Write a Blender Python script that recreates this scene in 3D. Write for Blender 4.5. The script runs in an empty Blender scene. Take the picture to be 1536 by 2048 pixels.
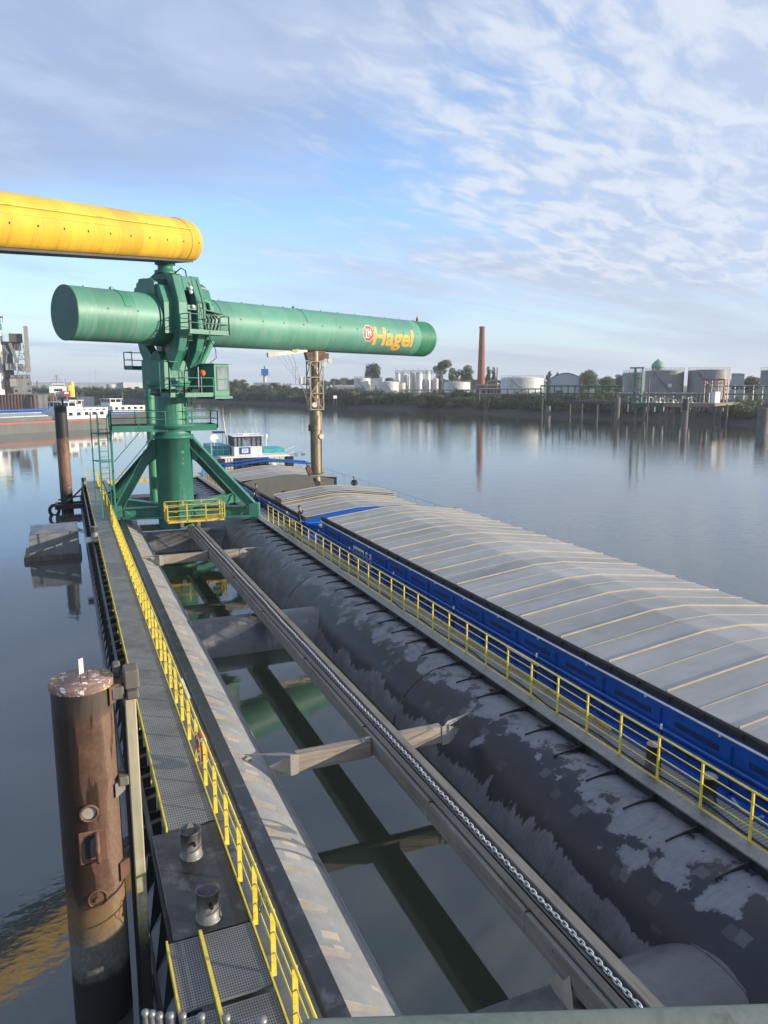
import bpy, bmesh, math, random
from mathutils import Vector, Matrix, noise as mnoise
R = math.radians
random.seed(11)
scene = bpy.context.scene
COL = scene.collection

# ---------------------------------------------------------------- camera
CAM_H = 10.3
cam_d = bpy.data.cameras.new("camera")
cam = bpy.data.objects.new("camera", cam_d)
COL.objects.link(cam)
cam.location = (0, 0, CAM_H)
cam.rotation_euler = (R(90 - 9.622), 0, R(-22.774))
cam_d.sensor_fit = 'VERTICAL'
cam_d.sensor_height = 36.0
cam_d.lens = 36.0 * 1510 / 2048
cam_d.clip_start = 0.05
cam_d.clip_end = 9000
scene.camera = cam

# ---------------------------------------------------------------- light
SUN_AZ, SUN_EL = 124.0, 12.8
scene.view_settings.view_transform = 'Standard'
scene.view_settings.look = 'None'
scene.view_settings.gamma = 1.0
scene.view_settings.exposure = 0.4
sd = bpy.data.lights.new("sun", 'SUN')
sd.energy = 5.0
sd.angle = R(0.6)
sd.color = (1.0, 0.90, 0.74)
sun = bpy.data.objects.new("sun", sd)
COL.objects.link(sun)
tosun = Vector((math.sin(R(SUN_AZ)) * math.cos(R(SUN_EL)), math.cos(R(SUN_AZ)) * math.cos(R(SUN_EL)), math.sin(R(SUN_EL))))
sun.rotation_euler = (-tosun).to_track_quat('-Z', 'Y').to_euler()
sun.location = tosun * 60

# ---------------------------------------------------------------- sky
world = bpy.data.worlds.new("World")
scene.world = world
world.use_nodes = True

def build_sky():
    nt = world.node_tree
    N, L = nt.nodes, nt.links
    N.clear()
    out = N.new('ShaderNodeOutputWorld')
    bg = N.new('ShaderNodeBackground')
    bg.inputs['Strength'].default_value = 0.15
    L.new(bg.outputs[0], out.inputs[0])
    sky = N.new('ShaderNodeTexSky')
    sky.sky_type = 'NISHITA'
    sky.sun_disc = False
    sky.sun_elevation = R(SUN_EL)
    sky.sun_rotation = R(SUN_AZ)
    sky.air_density = 1.0
    sky.dust_density = 0.6
    sky.ozone_density = 2.0
    def m(op, a, b=None, c=None, clamp=False):
        n = N.new('ShaderNodeMath'); n.operation = op; n.use_clamp = clamp
        for i, v in enumerate((a, b, c)):
            if v is None: continue
            if isinstance(v, (int, float)): n.inputs[i].default_value = v
            else: L.new(v, n.inputs[i])
        return n.outputs[0]
    def mixc(f, a, b):
        n = N.new('ShaderNodeMix'); n.data_type = 'RGBA'
        if isinstance(f, (int, float)): n.inputs[0].default_value = f
        else: L.new(f, n.inputs[0])
        for i, v in ((6, a), (7, b)):
            if isinstance(v, tuple): n.inputs[i].default_value = v
            else: L.new(v, n.inputs[i])
        return n.outputs[2]
    def ss(x, lo, hi):
        n = N.new('ShaderNodeMapRange'); n.interpolation_type = 'SMOOTHSTEP'
        n.inputs[1].default_value = lo; n.inputs[2].default_value = hi
        L.new(x, n.inputs[0])
        return n.outputs[0]
    def noi(v, sc, det, rough=0.55, dist=0.0):
        n = N.new('ShaderNodeTexNoise'); n.inputs['Scale'].default_value = sc
        n.inputs['Detail'].default_value = det; n.inputs['Roughness'].default_value = rough
        n.inputs['Distortion'].default_value = dist
        L.new(v, n.inputs['Vector'])
        return n.outputs['Fac']
    tc = N.new('ShaderNodeTexCoord')
    sep = N.new('ShaderNodeSeparateXYZ'); L.new(tc.outputs['Generated'], sep.inputs[0])
    z = m('MAXIMUM', sep.outputs[2], 0.0)
    den = m('ADD', z, 0.09)
    u = m('DIVIDE', sep.outputs[0], den)
    v = m('DIVIDE', sep.outputs[1], den)
    def vec(su, sv, ou=0.0, ov=0.0, rot=0.0):
        c, s = math.cos(rot), math.sin(rot)
        ur = m('ADD', m('MULTIPLY', u, c), m('MULTIPLY', v, s))
        vr = m('SUBTRACT', m('MULTIPLY', v, c), m('MULTIPLY', u, s))
        n = N.new('ShaderNodeCombineXYZ')
        L.new(m('ADD', m('MULTIPLY', ur, su), ou), n.inputs[0])
        L.new(m('ADD', m('MULTIPLY', vr, sv), ov), n.inputs[1])
        return n.outputs[0]
    # azimuth measure: -1 left edge of the view .. +1 right edge
    az = m('ARCTAN2', sep.outputs[0], sep.outputs[1])
    azr = m('DIVIDE', m('SUBTRACT', az, R(22.8)), R(27.0))
    el = m('ARCSINE', sep.outputs[2])
    eld = m('MULTIPLY', el, 180 / math.pi)
    # low pale air near the horizon
    tint = N.new('ShaderNodeMix'); tint.data_type = 'RGBA'; tint.blend_type = 'MULTIPLY'; tint.inputs[0].default_value = 1.0
    L.new(sky.outputs[0], tint.inputs[6]); tint.inputs[7].default_value = (1.26, 1.40, 1.72, 1)
    hz = m('POWER', 2.718, m('MULTIPLY', m('MAXIMUM', eld, 0.0), -0.17))
    skyc = mixc(m('MULTIPLY', hz, 0.9), tint.outputs[2], (3.05, 3.6, 4.5, 1))
    # smooth grey lilac stratus, thickest upper left, opening to blue in the middle
    big = noi(vec(0.42, 0.62, 3.1, 1.7, 0.5), 1.0, 7, 0.52, 0.6)
    wsp = noi(vec(1.5, 2.4, 1.3, 4.1, 0.45), 1.0, 6, 0.6, 0.4)
    leftup = m('MULTIPLY', ss(eld, 8.0, 20.0), ss(m('MULTIPLY', azr, -1.0), -0.75, 0.65))
    d1 = m('ADD', m('ADD', m('MULTIPLY', big, 0.78), m('MULTIPLY', wsp, 0.22)), m('SUBTRACT', m('MULTIPLY', leftup, 0.30), 0.06))
    m1 = m('MULTIPLY', ss(d1, 0.40, 0.67), 0.90)
    # long flat banks low down, heavier to the right
    bank = noi(vec(0.22, 1.00, 7.4, 2.2, 0.25), 1.0, 7, 0.55, 0.35)
    lowr = m('MULTIPLY', m('SUBTRACT', 1.0, ss(eld, 6.5, 12.0)), ss(azr, -0.9, 0.7))
    d2 = m('ADD', bank, m('SUBTRACT', m('MULTIPLY', lowr, 0.20), 0.07))
    m2 = m('MULTIPLY', ss(d2, 0.44, 0.72), m('ADD', 0.35, m('MULTIPLY', ss(azr, -0.8, 0.6), 0.5)))
    # fine fleecy cloud on the right
    fle = noi(vec(3.8, 8.2, 0.3, 0.9, 0.45), 1.0, 8, 0.58, 0.4)
    fl2 = noi(vec(0.8, 1.1, 5.3, 6.1, 0.4), 1.0, 5, 0.5, 0.3)
    right = m('MULTIPLY', ss(azr, -0.6, 0.9), ss(eld, 4.0, 10.0))
    d3 = m('ADD', m('ADD', m('MULTIPLY', fle, 0.55), m('MULTIPLY', fl2, 0.5)), m('SUBTRACT', m('MULTIPLY', right, 0.42), 0.15))
    m3 = m('MULTIPLY', ss(d3, 0.43, 0.76), 0.90)
    lit = ss(fle, 0.38, 0.62)
    c = mixc(m1, skyc, mixc(ss(wsp, 0.40, 0.65), (2.05, 2.6, 3.75, 1), (2.6, 3.15, 4.25, 1)))
    c = mixc(m2, c, mixc(ss(bank, 0.45, 0.72), (2.95, 3.35, 4.1, 1), (2.5, 2.9, 3.7, 1)))
    c = mixc(m3, c, mixc(lit, (2.75, 3.25, 4.3, 1), (3.95, 4.25, 4.8, 1)))
    L.new(c, bg.inputs['Color'])
build_sky()

# ---------------------------------------------------------------- mesh helpers
OFF = {}

class MB:
    def __init__(s):
        s.v = []; s.f = []; s.sm = []; s.mi = []; s.cur = 0
    def add(s, vs, fs, smooth=False):
        b = len(s.v)
        s.v += [tuple(x) for x in vs]
        for f in fs:
            s.f.append([b + i for i in f]); s.sm.append(smooth); s.mi.append(s.cur)
        return s
    def box(s, x0, x1, y0, y1, z0, z1):
        vs = [(x, y, z) for z in (z0, z1) for y in (y0, y1) for x in (x0, x1)]
        return s.add(vs, [(0, 2, 3, 1), (4, 5, 7, 6), (0, 1, 5, 4), (2, 6, 7, 3), (0, 4, 6, 2), (1, 3, 7, 5)])
    def obox(s, c, ax, ay, az):
        c = Vector(c); ax = Vector(ax); ay = Vector(ay); az = Vector(az)
        vs = [c + ax * i + ay * j + az * k for k in (-1, 1) for j in (-1, 1) for i in (-1, 1)]
        return s.add(vs, [(0, 2, 3, 1), (4, 5, 7, 6), (0, 1, 5, 4), (2, 6, 7, 3), (0, 4, 6, 2), (1, 3, 7, 5)])
    def bar(s, p0, p1, w, h, up=(0, 0, 1)):
        p0 = Vector(p0); p1 = Vector(p1); d = p1 - p0; l = d.length; d.normalize()
        up = Vector(up)
        if abs(d.dot(up)) > 0.98: up = Vector((1, 0, 0))
        sd_ = d.cross(up).normalized(); u2 = sd_.cross(d).normalized()
        return s.obox((p0 + p1) / 2, d * l / 2, sd_ * w / 2, u2 * h / 2)
    def tube(s, p0, p1, r, n=12, r2=None, caps=True, smooth=True, seg=1):
        p0 = Vector(p0); p1 = Vector(p1); d = (p1 - p0).normalized()
        a = d.orthogonal().normalized(); b = d.cross(a)
        r2 = r if r2 is None else r2
        vs = []
        for k in range(seg + 1):
            t = k / seg; c = p0.lerp(p1, t); rr = r + (r2 - r) * t
            vs += [c + (a * math.cos(2 * math.pi * i / n) + b * math.sin(2 * math.pi * i / n)) * rr for i in range(n)]
        fs = [(k * n + i, k * n + (i + 1) % n, (k + 1) * n + (i + 1) % n, (k + 1) * n + i) for k in range(seg) for i in range(n)]
        s.add(vs, fs, smooth)
        if caps:
            s.add(vs[:n], [tuple(reversed(range(n)))])
            s.add(vs[-n:], [tuple(range(n))])
        return s
    def path(s, pts, r, n=8, closed=False):
        pts = [Vector(p) for p in pts]; m_ = len(pts); vs = []; ref = None
        for i, p in enumerate(pts):
            if closed: d = pts[(i + 1) % m_] - pts[i - 1]
            else: d = pts[min(i + 1, m_ - 1)] - pts[max(i - 1, 0)]
            d.normalize()
            if ref is None: ref = d.orthogonal().normalized()
            ref = (ref - d * ref.dot(d)).normalized(); b = d.cross(ref)
            vs += [p + (ref * math.cos(2 * math.pi * k / n) + b * math.sin(2 * math.pi * k / n)) * r for k in range(n)]
        fs = []
        for i in range(m_ if closed else m_ - 1):
            j = (i + 1) % m_
            fs += [(i * n + k, i * n + (k + 1) % n, j * n + (k + 1) % n, j * n + k) for k in range(n)]
        s.add(vs, fs, True)
        if not closed:
            s.add(vs[:n], [tuple(reversed(range(n)))]); s.add(vs[-n:], [tuple(range(n))])
        return s
    def prism(s, poly, e):
        """poly: 3-D points of a planar outline; e: extrusion vector"""
        e = Vector(e); n = len(poly); vs = [Vector(p) for p in poly] + [Vector(p) + e for p in poly]
        return s.add(vs, [tuple(reversed(range(n))), tuple(range(n, 2 * n))] + [(i, (i + 1) % n, n + (i + 1) % n, n + i) for i in range(n)])
    def lathe(s, prof, c=(0, 0, 0), n=24, smooth=True):
        c = Vector(c); vs = []; k = len(prof)
        for r, z in prof:
            vs += [c + Vector((r * math.cos(2 * math.pi * i / n), r * math.sin(2 * math.pi * i / n), z)) for i in range(n)]
        fs = [(j * n + i, j * n + (i + 1) % n, (j + 1) * n + (i + 1) % n, (j + 1) * n + i) for j in range(k - 1) for i in range(n)]
        s.add(vs, fs, smooth)
        if prof[0][0] > 1e-4: s.add(vs[:n], [tuple(reversed(range(n)))])
        if prof[-1][0] > 1e-4: s.add(vs[-n:], [tuple(range(n))])
        return s
    def ball(s, c, r, n=10, sq=(1, 1, 1)):
        c = Vector(c); vs = []; fs = []
        m_ = max(4, n // 2)
        for j in range(1, m_):
            t = math.pi * j / m_
            vs += [c + Vector((r * sq[0] * math.sin(t) * math.cos(2 * math.pi * i / n), r * sq[1] * math.sin(t) * math.sin(2 * math.pi * i / n), r * sq[2] * math.cos(t))) for i in range(n)]
        top = len(vs); vs += [c + Vector((0, 0, r * sq[2])), c - Vector((0, 0, r * sq[2]))]
        for j in range(m_ - 2):
            fs += [(j * n + i, (j + 1) * n + i, (j + 1) * n + (i + 1) % n, j * n + (i + 1) % n) for i in range(n)]
        fs += [(top, i, (i + 1) % n) for i in range(n)]
        b = (m_ - 2) * n
        fs += [(top + 1, b + (i + 1) % n, b + i) for i in range(n)]
        return s.add(vs, fs, True)
    def xf(s, M):
        s.v = [tuple(M @ Vector(p)) for p in s.v]; return s
    def build(s, name, mats, parent=None, bevel=0.0, fix=True):
        """vertices are world coordinates (or the parent's frame when the parent is rotated)"""
        off = Vector(OFF.get(parent.name, (0, 0, 0))) if parent else Vector((0, 0, 0))
        me = bpy.data.meshes.new(name)
        me.from_pydata([tuple(Vector(p) - off) for p in s.v], [], s.f)
        for i, p in enumerate(me.polygons):
            p.use_smooth = s.sm[i]; p.material_index = s.mi[i]
        if not isinstance(mats, (list, tuple)): mats = [mats]
        for mt in mats: me.materials.append(mt)
        if fix:
            bm = bmesh.new(); bm.from_mesh(me)
            bmesh.ops.recalc_face_normals(bm, faces=bm.faces)
            bm.to_mesh(me); bm.free()
        o = bpy.data.objects.new(name, me)
        COL.objects.link(o)
        if parent: o.parent = parent
        OFF[o.name] = tuple(off)
        if bevel:
            b = o.modifiers.new("bevel", 'BEVEL'); b.width = bevel; b.segments = 1; b.limit_method = 'ANGLE'; b.angle_limit = R(40)
        return o

def tag(o, label, cat, group=None, kind=None):
    o['label'] = label; o['category'] = cat
    if group: o['group'] = group
    if kind: o['kind'] = kind
    return o

def thing(name, label, cat, loc=(0, 0, 0), group=None):
    o = bpy.data.objects.new(name, None)
    o.empty_display_size = 0.2
    COL.objects.link(o); o.location = loc; OFF[o.name] = tuple(loc)
    return tag(o, label, cat, group)

def struct(o, label=None, cat=None, kind='structure'):
    o['kind'] = kind
    if label: o['label'] = label
    if cat: o['category'] = cat
    return o

def dup(o, parent=None, loc=None, rotz=None, scale=None, label=None, group=None):
    c = o.copy(); COL.objects.link(c)
    if parent: c.parent = parent
    if loc is not None: c.location = loc
    if rotz is not None: c.rotation_euler = (0, 0, rotz)
    if scale is not None: c.scale = scale
    if label: c['label'] = label
    if group: c['group'] = group
    for ch in list(o.children): dup(ch, c)
    return c

# ---------------------------------------------------------------- materials
class NT:
    def __init__(s, name):
        s.mat = bpy.data.materials.new(name); s.mat.use_nodes = True
        s.t = s.mat.node_tree; s.N = s.t.nodes; s.L = s.t.links
        s.p = s.N['Principled BSDF']
        s.tc = s.N.new('ShaderNodeTexCoord')
        s.obj = s.tc.outputs['Object']
    def set(s, sock, v):
        i = s.p.inputs[sock]
        if isinstance(v, (int, float)): i.default_value = v
        elif isinstance(v, tuple): i.default_value = (*v[:3], 1)
        else: s.L.new(v, i)
        return s
    def _in(s, n, i, v):
        if v is None: return
        if isinstance(v, (int, float)): n.inputs[i].default_value = v
        elif isinstance(v, tuple):
            sk = n.inputs[i]; sk.default_value = v if len(sk.default_value) == len(v) else (*v[:3], 1)
        else: s.L.new(v, n.inputs[i])
    def m(s, op, a, b=None, c=None, clamp=False):
        n = s.N.new('ShaderNodeMath'); n.operation = op; n.use_clamp = clamp
        for i, v in enumerate((a, b, c)): s._in(n, i, v)
        return n.outputs[0]
    def map(s, scale=(1, 1, 1), loc=(0, 0, 0), src=None, rot=(0, 0, 0)):
        n = s.N.new('ShaderNodeMapping'); n.inputs['Scale'].default_value = scale; n.inputs['Location'].default_value = loc
        n.inputs['Rotation'].default_value = rot
        s.L.new(src if src is not None else s.obj, n.inputs[0]); return n.outputs[0]
    def noise(s, scale=1.0, det=4, rough=0.55, dist=0.0, src=None):
        n = s.N.new('ShaderNodeTexNoise'); n.inputs['Scale'].default_value = scale; n.inputs['Detail'].default_value = det
        n.inputs['Roughness'].default_value = rough; n.inputs['Distortion'].default_value = dist
        s.L.new(src if src is not None else s.obj, n.inputs['Vector']); return n.outputs['Fac']
    def vor(s, scale=1.0, src=None, metric='EUCLIDEAN', out='Distance', rnd=1.0):
        n = s.N.new('ShaderNodeTexVoronoi'); n.distance = metric; n.inputs['Scale'].default_value = scale
        n.inputs['Randomness'].default_value = rnd
        s.L.new(src if src is not None else s.obj, n.inputs['Vector']); return n.outputs[out]
    def ramp(s, f, stops, mode='LINEAR'):
        n = s.N.new('ShaderNodeValToRGB'); e = n.color_ramp.elements; n.color_ramp.interpolation = mode
        while len(e) < len(stops): e.new(0.5)
        for i, (p, c) in enumerate(stops):
            e[i].position = p; e[i].color = (*c[:3], 1) if isinstance(c, tuple) else (c, c, c, 1)
        s.L.new(f, n.inputs[0]); return n.outputs[0]
    def ss(s, x, lo, hi, a=0.0, b=1.0):
        n = s.N.new('ShaderNodeMapRange'); n.interpolation_type = 'SMOOTHSTEP'
        for i, v in enumerate((x, lo, hi, a, b)): s._in(n, i, v)
        return n.outputs[0]
    def mix(s, f, a, b, mode='MIX'):
        n = s.N.new('ShaderNodeMix'); n.data_type = 'RGBA'; n.blend_type = mode
        for i, v in ((0, f), (6, a), (7, b)): s._in(n, i, v)
        return n.outputs[2]
    def xyz(s, src=None):
        n = s.N.new('ShaderNodeSeparateXYZ'); s.L.new(src if src is not None else s.obj, n.inputs[0]); return n.outputs
    def comb(s, x, y, z):
        n = s.N.new('ShaderNodeCombineXYZ')
        for i, v in enumerate((x, y, z)): s._in(n, i, v)
        return n.outputs[0]
    def bump(s, h, strength=0.2, dist=0.02):
        n = s.N.new('ShaderNodeBump'); n.inputs['Strength'].default_value = strength; n.inputs['Distance'].default_value = dist
        s.L.new(h, n.inputs['Height']); s.L.new(n.outputs[0], s.p.inputs['Normal']); return s
    def rnd(s):
        return s.N.new('ShaderNodeObjectInfo').outputs['Random']

def plain(name, c1, c2=None, scale=2.0, rough=0.55, metal=0.0, stretch=(1, 1, 1), bump=0.1, dirt=None, dirt_amt=0.5, fine=14.0, spec=0.5):
    """painted / weathered surface: large mottling, fine speckle, optional dirt patches, uneven gloss"""
    t = NT(name)
    c2 = c2 or tuple(x * 0.72 for x in c1)
    mp = t.map(stretch)
    a = t.noise(scale, 5, 0.6, 0.2, mp)
    b = t.noise(scale * fine, 3, 0.6, 0, mp)
    f = t.m('ADD', t.m('MULTIPLY', a, 0.75), t.m('MULTIPLY', b, 0.25))
    col = t.ramp(f, [(0.32, c2), (0.62, c1)])
    if dirt:
        d = t.noise(scale * 1.7, 6, 0.65, 0.4, t.map(stretch, (7, 3, 1)))
        col = t.mix(t.m('MULTIPLY', t.ss(d, 0.52, 0.68), dirt_amt), col, dirt)
    t.set('Base Color', col)
    t.set('Roughness', t.m('ADD', rough - 0.1, t.m('MULTIPLY', a, 0.2)))
    t.set('Metallic', metal); t.set('Specular IOR Level', spec)
    if bump: t.bump(b, bump, 0.01)
    return t.mat

M = {}
M['green'] = plain('green_paint', (0.030, 0.200, 0.128), (0.022, 0.150, 0.096), 0.6, 0.42, dirt=(0.05, 0.10, 0.06), dirt_amt=0.35)
def mat_green():
    t = NT('green_paint')
    a = t.noise(0.6, 5, 0.6, 0.3)
    st = t.noise(1.0, 6, 0.7, 0.15, t.map((5.0, 5.0, 0.35)))
    f = t.noise(9, 4, 0.65)
    col = t.ramp(t.m('ADD', t.m('MULTIPLY', a, 0.6), t.m('MULTIPLY', st, 0.4)), [(0.33, (0.024, 0.130, 0.090)), (0.52, (0.036, 0.180, 0.124)), (0.68, (0.070, 0.225, 0.165))])
    chalk = t.m('MULTIPLY', t.ss(st, 0.56, 0.70), 0.35)
    col = t.mix(chalk, col, (0.16, 0.28, 0.21))
    rust = t.m('MULTIPLY', t.ss(t.noise(1.0, 6, 0.72, 0.1, t.map((7.0, 7.0, 0.55), (3, 9, 2))), 0.66, 0.74), 0.6)
    col = t.mix(rust, col, (0.13, 0.075, 0.04))
    t.set('Base Color', col); t.set('Roughness', t.m('ADD', 0.34, t.m('MULTIPLY', a, 0.28)))
    t.bump(t.m('ADD', t.m('MULTIPLY', f, 0.5), t.m('MULTIPLY', a, 0.8)), 0.10, 0.02)
    return t.mat
M['green'] = mat_green()
M['green_dark'] = plain('dark_green_paint', (0.014, 0.11, 0.062), (0.010, 0.075, 0.045), 0.7, 0.5)
M['green_light'] = plain('pale_green_steel', (0.06, 0.26, 0.15), (0.04, 0.19, 0.11), 0.8, 0.5)
M['yellow'] = plain('yellow_paint', (0.80, 0.64, 0.08), (0.66, 0.50, 0.06), 5.0, 0.42, dirt=(0.20, 0.13, 0.04), dirt_amt=0.45)
M['yellow_old'] = plain('worn_yellow_paint', (0.68, 0.50, 0.09), (0.50, 0.35, 0.06), 1.5, 0.5, dirt=(0.16, 0.10, 0.04), dirt_amt=0.6)
M['black'] = plain('black_steel', (0.020, 0.021, 0.024), (0.010, 0.011, 0.013), 1.4, 0.42, dirt=(0.075, 0.075, 0.08), dirt_amt=0.5, bump=0.2)
M['black_wet'] = plain('wet_black_steel', (0.030, 0.032, 0.036), (0.014, 0.015, 0.019), 1.3, 0.3, dirt=(0.11, 0.11, 0.115), dirt_amt=0.6, bump=0.15)
M['rubber'] = plain('black_rubber', (0.013, 0.013, 0.014), (0.008, 0.008, 0.009), 2, 0.75)
M['steel'] = plain('grey_steel', (0.25, 0.25, 0.245), (0.15, 0.15, 0.15), 1.6, 0.45, 0.3, dirt=(0.10, 0.07, 0.05), dirt_amt=0.5)
M['galv'] = plain('galvanised_steel', (0.28, 0.28, 0.27), (0.19, 0.19, 0.185), 6, 0.42, 0.55, dirt=(0.16, 0.13, 0.10), dirt_amt=0.5)
M['plate'] = plain('beige_plate', (0.36, 0.33, 0.29), (0.26, 0.235, 0.21), 3, 0.55)
M['white'] = plain('white_paint', (0.74, 0.74, 0.71), (0.60, 0.60, 0.58), 0.8, 0.45, dirt=(0.34, 0.30, 0.24), dirt_amt=0.4)
M['cream'] = plain('cream_paint', (0.62, 0.57, 0.44), (0.5, 0.45, 0.34), 0.5, 0.5)
M['glass'] = plain('dark_window_glass', (0.03, 0.04, 0.05), (0.02, 0.025, 0.03), 1, 0.1, bump=0)
M['glass_grey'] = plain('grey_window_glass', (0.22, 0.26, 0.27), (0.12, 0.15, 0.16), 1.5, 0.12, bump=0)
M['orange'] = plain('orange_paint', (0.62, 0.13, 0.03), (0.45, 0.08, 0.02), 4, 0.5)
M['red'] = plain('red_paint', (0.36, 0.07, 0.055), (0.26, 0.05, 0.04), 1, 0.5)
M['skin'] = plain('skin', (0.45, 0.25, 0.17), (0.38, 0.2, 0.14), 6, 0.6, bump=0)
M['cloth_black'] = plain('black_cloth', (0.016, 0.016, 0.018), (0.010, 0.010, 0.012), 5, 0.9)
M['cloth_navy'] = plain('navy_cloth', (0.018, 0.022, 0.045), (0.012, 0.014, 0.03), 5, 0.9)
M['cloth_grey'] = plain('dark_grey_cloth', (0.035, 0.036, 0.042), (0.022, 0.022, 0.026), 5, 0.9)
M['hair'] = plain('brown_hair', (0.045, 0.03, 0.02), (0.025, 0.017, 0.012), 12, 0.7)
M['hair_grey'] = plain('grey_hair', (0.32, 0.30, 0.28), (0.2, 0.19, 0.18), 12, 0.7)
M['blue'] = plain('blue_ship_paint', (0.009, 0.092, 0.40), (0.007, 0.068, 0.30), 0.9, 0.32, dirt=(0.02, 0.05, 0.13), dirt_amt=0.5)
M['blue_bright'] = plain('bright_blue_deck', (0.010, 0.16, 0.68), (0.008, 0.115, 0.52), 0.7, 0.36, dirt=(0.02, 0.06, 0.18), dirt_amt=0.4)
M['blue_pale'] = plain('pale_blue_paint', (0.30, 0.50, 0.68), (0.24, 0.42, 0.6), 3, 0.45)
M['navy'] = plain('dark_navy_hull', (0.010, 0.022, 0.065), (0.006, 0.013, 0.04), 0.8, 0.4, dirt=(0.03, 0.035, 0.05), dirt_amt=0.5)
M['turq'] = plain('turquoise_paint', (0.05, 0.36, 0.36), (0.035, 0.26, 0.27), 1.2, 0.5)
M['tan'] = plain('stained_steel_pipe', (0.30, 0.245, 0.165), (0.12, 0.095, 0.065), 1.3, 0.45, 0.35, (1, 1, 0.35), dirt=(0.05, 0.04, 0.03), dirt_amt=0.6)
M['concrete'] = plain('concrete', (0.34, 0.33, 0.31), (0.24, 0.235, 0.22), 0.5, 0.85, dirt=(0.14, 0.13, 0.12), dirt_amt=0.5)
M['concrete_dark'] = plain('stained_concrete', (0.17, 0.16, 0.15), (0.10, 0.095, 0.09), 0.3, 0.85)
M['dark_tower'] = plain('dark_weathered_sheet', (0.085, 0.08, 0.078), (0.05, 0.047, 0.047), 0.25, 0.7)
M['rail_grey'] = plain('grey_green_handrail_paint', (0.17, 0.195, 0.16), (0.10, 0.12, 0.10), 9, 0.4, dirt=(0.07, 0.06, 0.05), dirt_amt=0.6, fine=6)
M['rope'] = plain('rope', (0.45, 0.42, 0.36), (0.3, 0.28, 0.24), 20, 0.9)
M['rust'] = plain('rusted_steel', (0.16, 0.075, 0.045), (0.08, 0.04, 0.028), 1.6, 0.65, dirt=(0.3, 0.2, 0.13), dirt_amt=0.35)
M['brick'] = None
M['tin'] = plain('pale_grey_sheet', (0.40, 0.42, 0.45), (0.33, 0.35, 0.38), 0.1, 0.5)
M['roof_white'] = plain('white_roof_sheet', (0.66, 0.67, 0.68), (0.55, 0.56, 0.58), 0.05, 0.5)
M['bark'] = plain('bark', (0.09, 0.075, 0.055), (0.05, 0.04, 0.03), 1.5, 0.9)
M['wood_pile'] = plain('old_pile_timber', (0.17, 0.15, 0.125), (0.07, 0.062, 0.052), 1.2, 0.85, 0, (3, 3, 0.4))
M['jetty_deck'] = plain('jetty_planking', (0.24, 0.20, 0.15), (0.15, 0.125, 0.10), 1.5, 0.8)
M['maroon'] = plain('rusty_sheet_piling', (0.16, 0.09, 0.075), (0.09, 0.055, 0.05), 0.4, 0.75)

def mat_tube(name, c1, c2, streak, axis=0, sc=1.0, streak_amt=0.6, weld=None, patch=None):
    """paint on a long horizontal tube: streaks that run round the girth, faint weld rings, faded top"""
    t = NT(name)
    s3 = [6.0, 0.35, 0.35]; s3 = (s3[0] * sc, s3[1], s3[2])
    a = t.noise(0.7, 5, 0.6, 0.2)
    b = t.noise(1.0, 6, 0.7, 0.15, t.map(s3))
    x, y, z = t.xyz()
    col = t.ramp(t.m('ADD', t.m('MULTIPLY', a, 0.7), t.m('MULTIPLY', b, 0.3)), [(0.34, c2), (0.64, c1)])
    low = t.ss(z, 0.9, -1.2)
    col = t.mix(t.m('MULTIPLY', t.m('MULTIPLY', t.ss(b, 0.47, 0.66), low), streak_amt), col, streak)
    spot = t.noise(1.0, 6, 0.7, 0.1, t.map((3.2, 0.5, 0.5), (4, 2, 7)))
    col = t.mix(t.m('MULTIPLY', t.ss(spot, 0.64, 0.74), 0.28), col, (0.16, 0.10, 0.055))
    if weld:
        fr = t.m('FRACT', t.m('DIVIDE', x, weld))
        d = t.m('ABSOLUTE', t.m('SUBTRACT', fr, 0.5))
        col = t.mix(t.m('MULTIPLY', t.ss(d, 0.012, 0.004), 0.35), col, tuple(v * 0.45 for v in c2))
        cell = t.m('FLOOR', t.m('ADD', t.m('DIVIDE', x, weld), 0.5))
        wn = t.N.new('ShaderNodeTexWhiteNoise'); wn.noise_dimensions = '1D'; t.L.new(cell, wn.inputs['W'])
        hsv = t.N.new('ShaderNodeHueSaturation'); t.L.new(col, hsv.inputs['Color'])
        t.L.new(t.m('ADD', 0.86, t.m('MULTIPLY', wn.outputs['Value'], 0.26)), hsv.inputs['Value'])
        col = hsv.outputs[0]
    t.set('Base Color', col)
    t.set('Roughness', t.m('ADD', 0.36, t.m('MULTIPLY', b, 0.25)))
    t.bump(t.m('ADD', t.m('MULTIPLY', a, 1.6), t.m('MULTIPLY', b, 0.2)), 0.12, 0.04)
    return t.mat
M['tube_green'] = mat_tube('green_tube_paint', (0.100, 0.275, 0.200), (0.076, 0.225, 0.163), (0.19, 0.29, 0.22), weld=2.4)
M['tube_yellow'] = mat_tube('yellow_tube_paint', (0.70, 0.43, 0.035), (0.58, 0.335, 0.028), (0.50, 0.25, 0.03), weld=1.9, streak_amt=0.8)

def girth(t, r):
    """unrolled coordinates of a pipe that lies along local y"""
    x, y, z = t.xyz()
    return t.comb(t.m('MULTIPLY', t.m('ARCTAN2', x, z), r), y, 0.0)

def squares(t, uv, scale, half, share, off):
    v = t.map((1, 1, 1), off, uv)
    d = t.vor(scale, v, 'CHEBYCHEV')
    c = t.N.new('ShaderNodeSeparateColor'); t.L.new(t.vor(scale, v, 'CHEBYCHEV', 'Color'), c.inputs[0])
    edge = t.m('ADD', d, t.m('MULTIPLY', t.m('SUBTRACT', t.noise(7, 2, 0.5, 0, uv), 0.5), 0.07))
    return t.m('MULTIPLY', t.ss(edge, half + .015, half), t.m('GREATER_THAN', c.outputs[0], 1 - share)), c.outputs[1]

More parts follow.
